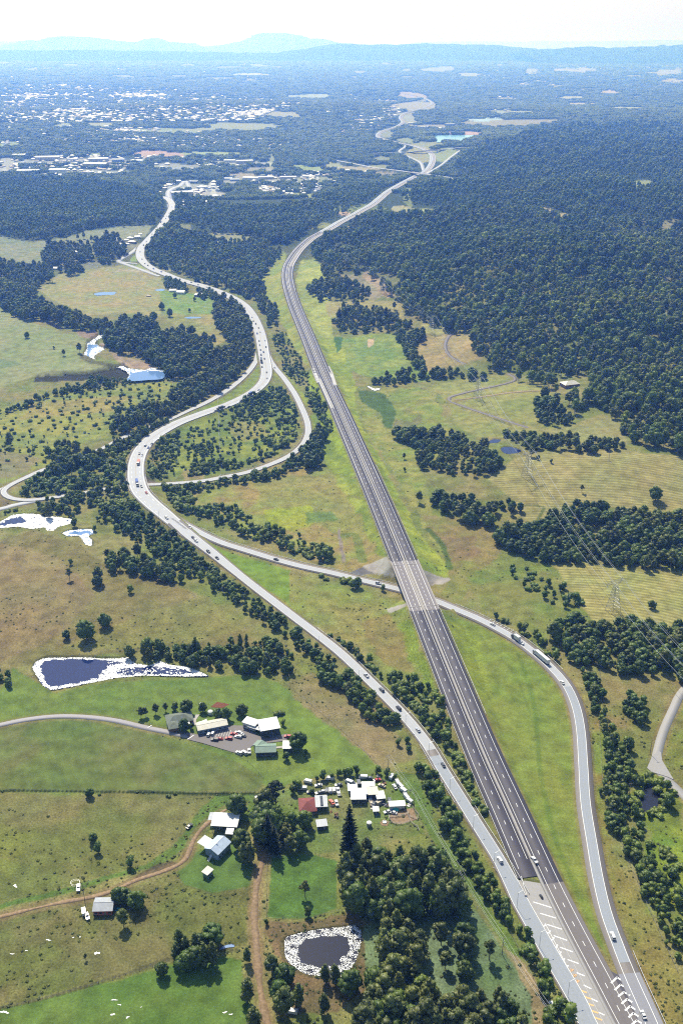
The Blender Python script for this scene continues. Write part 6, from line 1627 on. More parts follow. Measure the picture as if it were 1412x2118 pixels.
def building(name, label, cat, a, b, W_, h, kind, rise, wall, roof, open_front=False, wins=3, door=True, group=None, wing=None, ridge=True, extra=None, scale=1):
    """a, b: photo pixels of the two ends of the roof's long axis"""
    xa, ya = P0(a[0], a[1], h + rise * .5); xb, yb = P0(b[0], b[1], h + rise * .5)
    g0 = float(gz((xa + xb) / 2, (ya + yb) / 2))
    xa, ya = P0(a[0], a[1], g0 + h + rise * .5); xb, yb = P0(b[0], b[1], g0 + h + rise * .5)
    L_ = math.hypot(xb - xa, yb - ya); rz = math.atan2(yb - ya, xb - xa)
    e = empty(name, (float(xa + xb) / 2, float(ya + yb) / 2, g0), rz)
    tag(e, label, cat, group)
    if open_front:
        m = MB(); l, w = L_ / 2, W_ / 2
        m.box(-l, l, w - .15, w, -.4, h - .05); m.box(-l, -l + .15, -w * .2, w - .16, -.4, h - .05); m.box(l - .15, l, -w * .2, w - .16, -.4, h - .05)
        m.build('wall', WMAT[wall], e)
        for x in (-l + .2, -l / 3, l / 3, l - .2):
            p = MB(); p.box(x - .1, x + .1, -w + .1, -w + .3, -.4, h - .02); p.build('post', M['steel'], e)
    else:
        walls(L_, W_, h, rise, kind).build('wall', WMAT[wall], e)
        for s in (1, -1):
            for k in range(wins):
                x = -L_ / 2 + L_ * (k + .5) / wins
                if door and s == -1 and k == wins // 2:
                    p = MB(); p.box(x - .5, x + .5, s * W_ / 2 - .05 if s > 0 else -W_ / 2 - .06, s * W_ / 2 + .06 if s > 0 else -W_ / 2 + .05, 0, 2.1); p.build('door', DOORM, e); continue
                p = MB(); y0 = W_ / 2 - .05 if s > 0 else -W_ / 2 - .06
                p.box(x - .8, x + .8, y0, y0 + .11, 1.0, 2.1); wd = p.build('window', GLASS, e)
                q = MB(); q.box(x - .9, x + .9, y0 - .03 if s < 0 else y0 + .08, y0 + .03 if s < 0 else y0 + .14, .88, .99); q.build('sill', WMAT['white'], wd)
    roof_verts(L_, W_, h, rise, kind).build('roof', RM[roof], e)
    if kind == 'gable' and ridge:
        p = MB(); p.bar((-L_ / 2 - .5, 0, h + rise + .15), (L_ / 2 + .5, 0, h + rise + .15), .14, 4); p.build('ridge_cap', RM[roof], e)
    for (nm, mb, mt) in (extra(L_, W_, h) if extra else []): mb.build(nm, mt, e)
    return e, L_
def z5(x, y): return (280 + x / 3.53, 1420 + y / 3.53)
def z6(x, y): return (580 + x / 4.707, 1580 + y / 4.707)
def zf(x, y): return (380 + x / 7.845, 1640 + y / 7.845)
# community buildings
def wing_hip(L_, W_, h):
    m = roof_verts(6.5, 8, h, 1.5, 'hip'); 
    for i in range(len(m.v)): x, y, z = m.v[i]; m.v[i] = (x * .98 - L_ * .28, y - W_ * .62, z + .02)
    w_ = walls(5.6, 7, h, 0, 'hip')
    for i in range(len(w_.v)): x, y, z = w_.v[i]; w_.v[i] = (x - L_ * .28, y - W_ * .62, z)
    p = MB(); p.box(L_ * .1, L_ * .1 + 4, -W_ / 2 - 3, -W_ / 2 - .55, 2.5, 2.6)
    return [('wing_roof', m, RM['tile']), ('wing_wall', w_, WMAT['brick']), ('porch_roof', p, RM['white'])]
building('house', 'olive hip-roofed house left of the car park among garden trees', 'house', z5(228, 232), z5(412, 200), 9.5, 3, 'hip', 2.2, 'brick', 'tile', extra=wing_hip, wins=4)
building('hall', 'long white gable-roofed hall along the top of the car park', 'hall', z5(452, 290), z5(662, 248), 7.2, 3.4, 'gable', 1.0, 'blue', 'cream', wins=6)
building('hall', 'big flat white-roofed hall at the right end of the car park', 'hall', z5(905, 285), z5(1040, 262), 10.5, 5.2, 'flat', .5, 'dark', 'white', wins=4)
building('annex', 'narrow white flat-roofed annex joined to the left of the big white hall', 'building', z5(800, 240), z5(888, 268), 5.5, 4.2, 'flat', .3, 'white', 'white', wins=3)
building('veranda', 'narrow white veranda roof along the front of the big white hall', 'veranda', z5(835, 285), z5(960, 325), 2.2, 3.0, 'flat', .2, 'dark', 'white', open_front=True)
building('hall', 'pale green gabled hall at the bottom of the car park', 'hall', z5(880, 445), z5(1022, 440), 7.5, 3.6, 'gable', 1.4, 'dark', 'green', wins=5)
building('annex', 'small green-roofed wing behind the green gabled hall', 'building', z5(895, 432), z5(925, 400), 6, 3.4, 'gable', 1.0, 'green', 'green', wins=2)
building('shed', 'small white flat-roofed shed right of the green hall', 'shed', z5(1080, 425), z5(1176, 425), 6.5, 3.2, 'flat', .3, 'dark', 'white', wins=2)
sail_m = simple_mat('shade_cloth', (.8, .8, .76), .8, .1)
def sail(pts, label):
    v = []
    for (x, y) in pts:
        X, Y = P0(x, y, 3.2); v.append((float(X), float(Y), 3.2))
    c = np.mean(v, 0); e = empty('shade_sail', (c[0], c[1], float(gz(c[0], c[1])))); tag(e, label, 'shade sail')
    n = 6; m = MB(); V = []; F = []
    A, B, D = [Vector(p) - Vector(e.location) for p in v]
    A.z += .6
    for i in range(n + 1):
        for j in range(n + 1 - i):
            u, w = i / n, j / n
            p = A * (1 - u - w) + B * u + D * w
            p = p + (Vector(((A + B + D) / 3)) - p) * .25 * (1 - max(u, w, 1 - u - w)) ; p.z -= 1.2 * u * w + 1.2 * (1 - u - w) * max(u, w)
            V.append(tuple(p))
    idx = {}; k = 0
    for i in range(n + 1):
        for j in range(n + 1 - i): idx[(i, j)] = k; k += 1
    for i in range(n):
        for j in range(n - i):
            F.append((idx[(i, j)], idx[(i + 1, j)], idx[(i, j + 1)]))
            if j < n - i - 1: F.append((idx[(i + 1, j)], idx[(i + 1, j + 1)], idx[(i, j + 1)]))
    m.add(V, F); m.build('canopy', sail_m, e)
    for p in (A, B, D):
        q = MB(); q.bar((p.x, p.y, -.4), (p.x, p.y, p.z), .08, 5); q.build('post', M['steel'], e)
sail([z5(440, 268), z5(520, 235), z5(535, 262)], 'white triangular shade sail between the house and the long hall')
def thing_mb(name, label, cat, px, parts, rz=0, group=None, z=0):
    x, y, g = G(*px)
    e = empty(name, (float(x), float(y), float(g) + z), rz); tag(e, label, cat, group)
    for (nm, mb, mt) in parts: mb.build(nm, mt, e)
    return e
def tank(px, r_, h, label, mat=None):
    m = MB(); m.lathe([(r_, -.2), (r_, h)], 16); t = MB(); t.lathe([(r_ + .08, h + .01), (r_ * .5, h + r_ * .22), (.1, h + r_ * .3)], 16)
    thing_mb('water_tank', label, 'water tank', px, [('tank_wall', m, mat or TANK), ('lid', t, RM['white'])])
tank(z5(548, 200), 1.6, 2.2, 'round white tank in the garden above the long hall')
tank(z5(632, 222), 2.0, 2.0, 'round white tank at the end of the long hall')
tank(z5(486, 138), 1.5, 1.5, 'small pale tank among trees beside the red earth plot')
tank(zf(765, 620), 1.9, 2.2, 'round white water tank in the shade of the big white shed')
tank(zf(1182, 610), 1.1, 1.4, 'small round white tank in the garden by the dark trees')
sheet('plot', [z5(548, 150), z5(600, 108), z5(690, 130), z5(632, 158)], .12, simple_mat('red_earth', C(130, 84, 66), .95, .1, nscale=1, namp=.3), None, 'red earth garden plot on the lawn above the halls', 'structure', .3)
sheet('path', [z5(405, 262), z5(440, 205), z5(470, 203), z5(445, 240), z5(440, 285)], .14, M['concrete'], None, 'cream concrete path between the house and the long hall', 'structure', .3)
sheet('path', [z5(1022, 440), z5(1075, 432), z5(1075, 446), z5(1022, 452)], .14, M['concrete'], None, 'pale path between the green hall and the small white shed', 'structure', .3)
# farm
def shed_annex(L_, W_, h):
    a = MB(); a.box(L_ * .12, L_ * .12 + 4.2, -W_ / 2 - 5.5, -W_ / 2 - .55, h - .5, h - .38)
    q = MB(); q.box(L_ * .12 + .2, L_ * .12 + .35, -W_ / 2 - 5.4, -W_ / 2 - 5.2, -.3, h - .52); q2 = MB(); q2.box(L_ * .12 + 3.9, L_ * .12 + 4.05, -W_ / 2 - 5.4, -W_ / 2 - 5.2, -.3, h - .52)
    c = MB(); c.box(-L_ / 2 - 3.0, -L_ / 2 - .6, 0, W_ / 2 + 1.5, h - .6, h - .5)
    return [('porch_roof', a, RM['white']), ('post', q, M['steel']), ('post', q2, M['steel']), ('awning', c, RM['pale'])]
building('farm_shed', 'large white-roofed open shed at the end of the brown dirt track', 'shed', (441, 1694), (492, 1697), 9.2, 4.6, 'flat', .5, 'dark', 'white', open_front=True, extra=shed_annex)
def bh(L_, W_, h):
    m = roof_verts(5.5, 6.5, h - .3, .8, 'flat')
    for i in range(len(m.v)): x, y, z = m.v[i]; m.v[i] = (x - L_ * .12, y + W_ / 2 + 2.4, z - .3)
    c1 = MB(); c1.box(-1.2, -.8, -.6, -.2, h + 1.2, h + 2.5)
    s = MB()
    for k in range(8): s.box(-L_ / 2 - 3.2 + k * .38, -L_ / 2 - 2.85 + k * .38, -.7, .7, .1 + k * .3, .2 + k * .3)
    return [('side_roof', m, RM['white']), ('chimney', c1, M['steel']), ('stair', s, WMAT['white'])]
building('farmhouse', 'blue and white gabled farmhouse on stilts below the large white shed', 'house', (437.5, 1758), (463, 1733), 8.5, 4.4, 'gable', 1.7, 'blue', 'blue', wins=4, extra=bh)
building('shed', 'small long green shed with cream roof on the lawn below the farmhouse', 'shed', zf(345, 1302), zf(430, 1222), 3.2, 2.9, 'flat', .3, 'green', 'cream', wins=2)
building('shed', 'small white-roofed shed against the tall bunya tree', 'shed', zf(1170, 90), zf(1250, 84), 3.0, 2.8, 'flat', .2, 'dark', 'white', wins=1)
building('farmhouse', 'pale gabled house with red side wall beside dark round trees, lower left', 'house', (196, 1869), (234, 1868), 8.0, 3.2, 'gable', 1.2, 'red', 'pale', wins=4)
tank((219, 1886), 1.3, 1.8, 'round white tank in front of the pale lower left house')
building('farmhouse', 'red hip-roofed house at the entrance of the junk yard', 'house', z6(185, 385), z6(340, 375), 10.5, 3, 'hip', 2.4, 'brick', 'red', wins=4)
def solar(L_, W_, h):
    out = []
    for k in range(3):
        p = MB(); p.box(-.6, .9, -W_ / 2 + .3 + k * W_ / 3.2, -W_ / 2 + .1 + (k + 1) * W_ / 3.2, h + .55, h + .62); out.append(('solar_panel', p, WMAT['dark']))
    return out
building('carport', 'pale sheet-roofed carport with a dark panel strip beside the red roof', 'carport', z6(345, 365), z6(448, 360), 8.5, 3.2, 'flat', .2, 'dark', 'pale', open_front=True, extra=solar)
building('shed', 'square white shed behind the tall dark pine in the yard', 'shed', z6(690, 292), z6(822, 290), 8.5, 3.4, 'flat', .2, 'dark', 'white')
building('shed', 'narrow white shed, left of the pair in the middle of the yard', 'shed', z6(835, 290), z6(845, 225), 5.5, 3.2, 'flat', .2, 'dark', 'white', wins=2)
building('shed', 'narrow cream shed, right of the pair in the middle of the yard', 'shed', z6(905, 295), z6(890, 228), 5.2, 3.2, 'flat', .2, 'dark', 'cream', wins=2)
building('shed', 'small square white shed with a lean-to right of the paired sheds', 'shed', z6(935, 305), z6(1005, 298), 5.5, 3.0, 'flat', .2, 'dark', 'white', wins=2)
building('shed', 'tiny white shed at the lower edge of the scrap rows', 'shed', z6(905, 440), z6(950, 438), 3, 2.6, 'flat', .2, 'dark', 'white', wins=1)
building('shed', 'white-roofed garden shed half under dark trees', 'shed', z6(150, 715), z6(225, 708), 6.5, 2.8, 'flat', .3, 'dark', 'white', wins=2)
building('shed', 'grey-roofed shed in the shade below the red roof', 'shed', z6(355, 580), z6(445, 570), 4.5, 2.8, 'flat', .3, 'dark', 'pale', wins=2)
building('shed', 'long dark bus-like shed with white roof along the top of the yard', 'shed', z6(797, 195), z6(910, 195), 3, 3.0, 'flat', .1, 'dark', 'white', wins=4)
building('shed', 'blue-roofed low shed just above the square white shed', 'shed', z6(660, 232), z6(742, 228), 4.5, 2.6, 'flat', .2, 'blue', 'blue', wins=2)
building('shipping_container', 'long white container beside the ring of stock yards', 'container', z6(1060, 390), z6(1205, 382), 3.6, 2.9, 'flat', .05, 'white', 'white', wins=0)
tarp = simple_mat('teal_tarpaulin', (.04, .42, .42), .5, .4)
m = MB(); m.add([(-1.9, -1.6, .4), (1.9, -1.8, .5), (2.1, 1.7, 1.4), (-1.6, 1.8, 1.6), (0, 0, 2.0)], [(0, 1, 4), (1, 2, 4), (2, 3, 4), (3, 0, 4)])
s_ = MB(); s_.box(-1.5, 1.5, -1.3, 1.3, -.1, .9)
thing_mb('covered_load', 'teal tarpaulin thrown over a heap beside the stock yards', 'tarpaulin', z6(1115, 445), [('tarpaulin', m, tarp), ('pallet', s_, BARKD)])
tank(z6(862, 605), 1.4, 2.6, 'grey water tank with white lid alone on the grass below the yard', simple_mat('grey_tank', (.22, .24, .25), .5, .4))
# stock-yard rings
rail_m = simple_mat('weathered_timber', (.45, .41, .34), .9, .1, nscale=1.5, namp=.2)
def ring_fence(pts, label, h=1.3, name='stock_yard'):
    w = [G(*p) for p in pts]; w = np.array([(float(a), float(b), float(c)) for a, b, c in w])
    e = empty(name, tuple(w[0])); tag(e, label, 'fence')
    for i in range(len(w) - 1):
        a, b = w[i] - w[0], w[i + 1] - w[0]
        m = MB()
        for k in (.35, .8, 1.25): m.bar((a[0], a[1], a[2] + k), (b[0], b[1], b[2] + k), .07, 4)
        m.build('rail', rail_m, e)
        p = MB(); p.bar((a[0], a[1], a[2] - .3), (a[0], a[1], a[2] + 1.45), .1, 5); p.build('post', rail_m, e)
ring_fence([z6(1050, 500), z6(1060, 545), z6(1085, 575), z6(1125, 588), z6(1175, 590), z6(1225, 578), z6(1262, 562), z6(1240, 510), z6(1235, 470)], 'curved pale stock-yard fence around trampled earth')
ring_fence([z6(1060, 520), z6(1120, 520), z6(1200, 505), z6(1250, 475)], 'inner rail dividing the curved stock yard')
ring_fence([z6(1250, 510), z6(1290, 530), z6(1335, 545), z6(1340, 500), z6(1300, 450), z6(1280, 420)], 'small pale pen right of the curved stock yard')
ring_fence([z6(1262, 562), z6(1300, 600), z6(1330, 615), z6(1350, 660)], 'pale race running down from the stock yards to the wood')
sheet('yard', [z6(1055, 505), z6(1085, 572), z6(1170, 586), z6(1258, 560), z6(1330, 540), z6(1290, 430), z6(1200, 440)], .1, M['dirt'], None, 'trampled earth inside the stock yards', 'structure', .3)
sheet('yard', [z6(965, 570), z6(985, 600), z6(1040, 602), z6(1058, 560), z6(1000, 540)], .1, M['dirt'], None, 'worn patch of earth round the trough', 'structure', .3)
m = MB(); m.lathe([(1.2, -.1), (1.25, .6), (1.0, .62), (.95, .3)], 12)
thing_mb('water_trough', 'round white trough on the worn patch of earth', 'trough', z6(1012, 570), [('tub', m, TANK)])

# ------------------------------------------------------------------ vehicles
def paint_m(name, c, metal=.0): 
    return simple_mat(name, c, .28, .6, metal, nscale=.0)
PM = dict(white=paint_m('white_car_paint', (.62, .62, .62)), silver=paint_m('silver_car_paint', (.45, .46, .48), .4), black=paint_m('black_car_paint', (.02, .02, .024)), grey=paint_m('grey_car_paint', (.12, .13, .14), .3), red=paint_m('red_car_paint', (.42, .03, .025)),
          blue=paint_m('blue_car_paint', (.03, .08, .3)), orange=paint_m('orange_red_paint', (.75, .16, .07)), teal=paint_m('teal_car_paint', (.05, .25, .27)), gold=paint_m('beige_car_paint', (.5, .42, .3)))
TYRE = simple_mat('tyre_rubber', (.02, .02, .02), .8, .2); RIM = simple_mat('wheel_rim', (.5, .5, .5), .4, .5, .5)
LAMP = simple_mat('headlight_glass', (.75, .76, .78), .1, .6); TAIL = simple_mat('tail_light', (.35, .02, .02), .2, .5)
def prism(m, prof, w, mi=0, taper=0.0, zt=None):
    n = len(prof); zmax = max(p[1] for p in prof); zmin = min(p[1] for p in prof)
    V = []
    for s in (-1, 1):
        for (x, z) in prof:
            k = w / 2 - taper * (z - zmin) / (zmax - zmin + 1e-6); V.append((x, s * k, z))
    F = [tuple(range(n)), tuple(range(2 * n - 1, n - 1, -1))] + [(i, n + i, n + (i + 1) % n, (i + 1) % n) for i in range(n)]
    m.add(V, F, mi)
WM_ = MB(); WM_.bar((0, -.11, 0), (0, .11, 0), .33, 10); WHEEL = WM_.mesh('wheel', TYRE)
RM_ = MB(); RM_.bar((0, -.12, 0), (0, .12, 0), .18, 8); RIMME = RM_.mesh('rim', RIM)
def wheels(e, xs, y, s=1.0, rim=True):
    for x in xs:
        for sg in (1, -1):
            w = link('wheel', WHEEL, e, (x, sg * y, .33 * s)); w.scale = (s, s, s)
            if rim: link('rim', RIMME, w)
CARME = {}
def car_meshes(kind, col):
    if (kind, col) in CARME: return CARME[(kind, col)]
    b, g = MB(), MB()
    if kind == 'car':
        prism(b, [(-2.2, .35), (2.2, .35), (2.28, .6), (2.2, .82), (1.0, .95), (-1.7, 1.0), (-2.25, .9)], 1.8)
        prism(b, [(-1.25, 1.42), (.25, 1.42), (.2, 1.47), (-1.2, 1.47)], 1.35)
        prism(g, [(-1.75, .96), (1.05, .94), (.3, 1.42), (-1.3, 1.42)], 1.66, taper=.14)
    elif kind == 'suv':
        prism(b, [(-2.3, .4), (2.3, .4), (2.35, .75), (2.25, 1.0), (1.1, 1.1), (-2.3, 1.12)], 1.88)
        prism(b, [(-2.15, 1.7), (.35, 1.7), (.3, 1.77), (-2.1, 1.77)], 1.5)
        prism(g, [(-2.28, 1.1), (1.05, 1.08), (.4, 1.7), (-2.18, 1.7)], 1.74, taper=.12)
    elif kind == 'ute':
        prism(b, [(-2.5, .45), (2.5, .45), (2.55, .8), (2.4, 1.0), (1.3, 1.08), (-.4, 1.08), (-.4, .85), (-2.5, .85)], 1.85)
        b.box(-2.5, -.45, -.92, -.84, .85, 1.12); b.box(-2.5, -.45, .84, .92, .85, 1.12); b.box(-2.55, -2.47, -.92, .92, .85, 1.12)
        prism(b, [(-.3, 1.6), (.75, 1.6), (.7, 1.67), (-.28, 1.67)], 1.45)
        prism(g, [(-.42, 1.06), (1.3, 1.06), (.8, 1.6), (-.35, 1.6)], 1.68, taper=.12)
    elif kind == 'van':
        prism(b, [(-2.5, .4), (2.4, .4), (2.45, .9), (2.1, 1.2), (1.6, 2.05), (-2.45, 2.1)], 1.95)
        prism(g, [(1.72, 1.35), (2.14, 1.22), (1.7, 2.0), (1.45, 2.0)], 1.98)
    r_ = (b.mesh('body', PM[col]), g.mesh('cabin_glass', GLASS))
    CARME[(kind, col)] = r_
    return r_
LPM = MB(); LPM.box(-.04, .04, -.2, .2, -.08, .08); LPME = LPM.mesh('headlight', LAMP); TPM = MB(); TPM.box(-.04, .04, -.16, .16, -.1, .1); TPME = TPM.mesh('tail_light', TAIL)
def car(kind, col, loc, rz, label, group=None, detail=True, cat=None):
    b, g = car_meshes(kind, col)
    e = empty({'car': 'parked_car' if detail == 2 else 'car', 'suv': 'station_wagon', 'ute': 'utility_truck', 'van': 'van'}[kind], loc, rz)
    tag(e, label, cat or {'car': 'car', 'suv': 'car', 'ute': 'ute', 'van': 'van'}[kind], group)
    link('body', b, e); link('cabin_glass', g, e)
    wheels(e, (-1.4, 1.4), .86, 1.0, True)
    for sg in (1, -1):
        link('headlight', LPME, e, (2.26 if kind != 'ute' else 2.5, sg * .62, .72)); link('tail_light', TPME, e, (-2.26 if kind != 'ute' else -2.52, sg * .7, .78))
    return e
def on_road(p, px, py, side=1):
    """nearest point of a road line to a photo pixel: location and heading (side +1 = along the line, -1 against)"""
    x, y = P0(px, py, 0)
    for _ in range(3):
        i = int(np.argmin((p[:, 0] - x) ** 2 + (p[:, 1] - y) ** 2)); z = p[i, 2]; x, y = P0(px, py, z + .5)
    d = p[min(i + 1, len(p) - 1), :2] - p[max(i - 1, 0), :2]
    return (float(x), float(y), float(z) + .06), math.atan2(d[1], d[0]) + (0 if side > 0 else math.pi)
EXTRA_M = {}
def truck(kind, loc, rz, label, box, cab, Lb=12.5):
    e = empty('truck', loc, rz); tag(e, label, 'truck')
    m = MB(); prism(m, [(-1.0, .5), (1.3, .5), (1.35, 1.4), (1.1, 2.9), (-1.0, 3.1)], 2.4); 
    x0 = Lb / 2 + .9
    m.v = [(x + x0, y, z) for x, y, z in m.v]; m.build('cab', PM[cab], e)
    g = MB(); g.box(x0 + 1.15, x0 + 1.36, -1.05, 1.05, 1.65, 2.5, tx=.0); g.build('windscreen', GLASS, e)
    c = MB()
    if kind == 'box': c.box(-Lb / 2, Lb / 2 - .5, -1.25, 1.25, 1.1, 4.1)
    elif kind == 'tip': c.box(-Lb / 2, Lb / 2 - .7, -1.2, 1.2, 1.1, 2.6)
    c.build('trailer_box' if Lb > 9 else 'cargo_box', PM[box], e)
    h = MB(); h.box(-Lb / 2, Lb / 2 + 1.2, -.45, .45, .7, 1.05); h.build('chassis', TYRE, e)
    xs = [-Lb / 2 + 1, -Lb / 2 + 2.3] + ([-Lb / 2 + 3.6, Lb / 2 - 1.6] if Lb > 9 else []) + [Lb / 2 + 1.2]
    for x in xs:
        for sg in (1, -1):
            w = link('wheel', WHEEL, e, (x, sg * 1.05, .5)); w.scale = (1.5, 1.6, 1.5)
    for sg in (1, -1):
        link('headlight', LPME, e, (x0 + 1.36, sg * .85, .95)); mm = MB(); mm.box(x0 + .9, x0 + 1.05, sg * 1.25, sg * 1.55, 1.9, 2.5); mm.build('mirror', TYRE, e)
    return e
hpp, mpp, epp, wpp = hp, mw, ep, wp
for (kind, col, px, py, rd, sd, lab) in [
    ('suv', 'white', 1033, 1779, 'h', 1, 'white station wagon on the highway nearest the bushy hedge and merge point'),
    ('car', 'grey', 916, 1582, 'h', 1, 'dark grey car on the highway just above the guardrail end'),
    ('car', 'silver', 864, 1510, 'h', 1, 'silver car on the highway between the upper trees and the grey wagon'),
    ('suv', 'black', 824, 1465, 'h', 1, 'black wagon following the silver car down the highway'),
    ('suv', 'grey', 789, 1427, 'h', 1, 'charcoal wagon third in the line below the bare slope'),
    ('ute', 'silver', 757, 1397, 'h', 1, 'silver ute heading the line of cars level with the green verge'),
    ('car', 'black', 449, 1154, 'h', -1, 'black car beside the tip of the tree belt below the fork'),
    ('suv', 'grey', 431, 1141, 'h', -1, 'grey wagon ahead of the black car below the fork'),
    ('suv', 'white', 405.5, 1118.5, 'h', -1, 'white wagon close behind a dark one just below the fork'),
    ('car', 'black', 399.5, 1112, 'h', -1, 'black car tucked in front of the white wagon below the fork'),
    ('suv', 'white', 345, 1071, 'h', -1, 'white wagon on the lower side of the hatched fork'),
    ('car', 'white', 392.6, 1090, 'e', 1, 'white car just past the brown island at the top of the ramp road'),
    ('car', 'black', 571, 1157, 'e', 1, 'lone black car halfway along the ramp road'),
    ('suv', 'silver', 782, 1206.5, 'e', 1, 'silver wagon about to pass under the motorway bridge'),
    ('car', 'white', 1018, 1291, 'e', -1, 'white car beside the white side marks on the ramp road'),
    ('ute', 'white', 1077, 1329.5, 'e', -1, 'white ute right behind the small truck on the ramp road'),
    ('car', 'white', 1162, 1411.5, 'e', -1, 'white car on the ramp bend in front of the long truck'),
    ('suv', 'white', 1266, 1936, 'e', -1, 'white wagon with dark windows on the lower ramp road'),
    ('car', 'white', 1329, 2099, 'e', -1, 'white sedan beside the chevrons at the bottom edge'),
    ('car', 'red', 303, 1019, 'h', -1, 'small red car at the lower end of the highway bridge'),
    ('car', 'grey', 293, 1006, 'h', -1, 'grey car on the highway bridge between the blue truck and the red car'),
    ('car', 'white', 294, 941, 'h', -1, 'white car on the inner lane behind the orange truck'),
    ('car', 'black', 288.5, 938, 'h', 1, 'black car on the outer lane behind the orange truck'),
    ('car', 'blue', 307, 926, 'h', -1, 'blue car second of the bunch entering the tight bend'),
    ('suv', 'white', 301, 921.5, 'h', 1, 'white wagon on the outer lane entering the tight bend'),
    ('car', 'grey', 314, 918.5, 'h', -1, 'grey car beside the white wagon entering the tight bend'),
    ('car', 'silver', 330, 907, 'h', -1, 'silver car on the curve left of the scrub'),
    ('car', 'black', 344, 898, 'h', -1, 'black car beside the lone tree at the outer bend'),
    ('car', 'white', 445.5, 849, 'h', 1, 'white car behind the dark truck above the ramp loop'),
    ('car', 'black', 463, 842, 'h', -1, 'black car level with the dark truck above the ramp loop'),
    ('car', 'white', 473, 840.5, 'h', 1, 'white car ahead of the dark truck above the ramp loop'),
    ('suv', 'grey', 499, 829, 'h', -1, 'grey wagon following the box truck above the ramp loop'),
    ('car', 'white', 534.6, 806, 'h', -1, 'white car where the highway straightens toward the split'),
    ('car', 'grey', 551.5, 770, 'h', 1, 'grey car on the right edge of the straight by the split'),
    ('car', 'black', 542, 759, 'h', -1, 'black car on the left lane just after the long truck'),
    ('car', 'silver', 568, 760, 'w', 1, 'silver car alone at the start of the loop ramp')]:
    p = {'h': hpp, 'm': mpp, 'e': epp, 'w': wpp}[rd]
    loc, rz = on_road(p, px, py, sd)
    car(kind, col, loc, rz, lab)
g_ = random.Random(4)
for i, (px, py) in enumerate([(540, 734), (539, 723.6), (537, 714), (536, 705), (550, 717.6), (548, 704), (538, 687), (535, 678), (529, 670), (521, 656), (506, 637), (552, 782), (547, 742), (545, 728), (532, 690), (524, 664), (497, 627), (480, 615), (461, 606), (440, 598), (428, 594), (410, 589), (396, 584), (372, 577.5), (352, 571), (334, 562), (318, 556), (306, 549), (294, 536), (290, 520), (297, 507), (303, 499), (312, 491), (322, 480), (328, 474), (336, 464), (343, 452), (350, 441), (355, 428), (300, 545), (346, 447), (315, 484), (325, 470), (333, 460)]):
    loc, rz = on_road(hpp, px, py, 1 if i % 2 else -1)
    c = g_.choice(['black', 'grey', 'white', 'silver', 'grey', 'black', 'blue'])
    seg = 'just above the split' if py > 690 else 'on the long bend beyond the split' if py > 590 else 'passing the homestead' if py > 550 else 'passing the depot' if py > 490 else 'near the town'
    car(g_.choice(['car', 'suv', 'car']), c, loc, rz, c + ' car on the highway ' + seg, 'far traffic on the highway ' + seg)
for (px, py, kind, rd, sd, lab, bx, cb, Lb) in [(1120, 1363, 'box', 'e', -1, 'long white semi-trailer truck with blue-grey cab on the ramp road', 'white', 'silver', 15), (1068, 1323, 'box', 'e', -1, 'small white box truck on the ramp road behind the long truck', 'white', 'grey', 5.5),
                                          (287, 957, 'tip', 'h', -1, 'orange tipper truck on the tight highway bend', 'orange', 'silver', 9), (283.7, 1000, 'box', 'h', -1, 'blue truck with white load crossing the highway bridge', 'blue', 'white', 8.5),
                                          (457, 846, 'box', 'h', -1, 'dark truck above the ramp loop', 'grey', 'black', 7), (518, 817, 'box', 'h', -1, 'blue box truck climbing toward the split', 'blue', 'grey', 7), (540.4, 747, 'box', 'h', -1, 'long dark truck in the queue at the split', 'black', 'black', 14),
                                          (262, 527, 'box', 's', 1, 'dark truck waiting on the service road by the depot', 'black', 'grey', 12)]:
    p = {'h': hpp, 'e': epp, 's': RD['service_road']['p']}[rd]
    loc, rz = on_road(p, px, py, sd)
    truck(kind, loc, rz, lab, bx, cb, Lb)
# work vehicles on the unfinished carriageway
for (px, py, kind, col, ang, lab) in [(1104.5, 1781, 'ute', 'white', 110, 'white work ute on the unfinished motorway end'), (1118.5, 1853, 'car', 'black', 108, 'small dark car parked on the bare merge area above the hatching')]:
    x, y = P0(px, py, 1.2); z = float(gz(x, y)) + .45
    o_ = car(kind, col, (float(x), float(y), z if px < 1110 else .5), math.radians(ang), lab)
    if px > 1110: o_.scale = (.62, .62, .62)
def park(z, pts):
    for (x, y, kind, col, ang, lab) in pts:
        px, py = z(x, y); X, Y, Z = G(px, py + 1.0)
        car(kind, col, (float(X), float(Y), float(Z) + .12), math.radians(ang), lab, None, 2)
park(z5, [(539, 352, 'suv', 'white', 75, 'white car, left of the pair nose-in to the long hall'), (569, 343, 'suv', 'white', 75, 'white car, right of the pair nose-in to the long hall'),
          (580, 392, 'suv', 'black', 175, 'black wagon at the left end of the middle row in the car park'), (614, 384, 'car', 'red', 175, 'small red car beside the black wagon in the car park'), (682, 382, 'suv', 'red', 170, 'dark red wagon with pale roof alone in the middle row'),
          (720, 348, 'car', 'red', 160, 'red car at the left of the rear cluster in the car park'), (752, 340, 'suv', 'white', 165, 'white wagon at the back of the rear cluster'), (770, 348, 'car', 'silver', 165, 'silver car at the right of the rear cluster'), (752, 370, 'suv', 'white', 165, 'white wagon at the front of the rear cluster'),
          (783, 362, 'car', 'grey', 165, 'grey car half behind the white wagons in the car park'), (757, 488, 'suv', 'white', 150, 'white wagon, leftmost of three along the lawn edge'), (797, 485, 'suv', 'white', 130, 'white wagon, middle of three along the lawn edge'), (832, 475, 'ute', 'white', 95, 'white ute, rightmost of three along the lawn edge'),
          (1112, 368, 'suv', 'red', 170, 'red and white car alone at the end of the side driveway'), (285, 300, 'ute', 'white', 60, 'white ute under the trees below the olive-roofed house')])
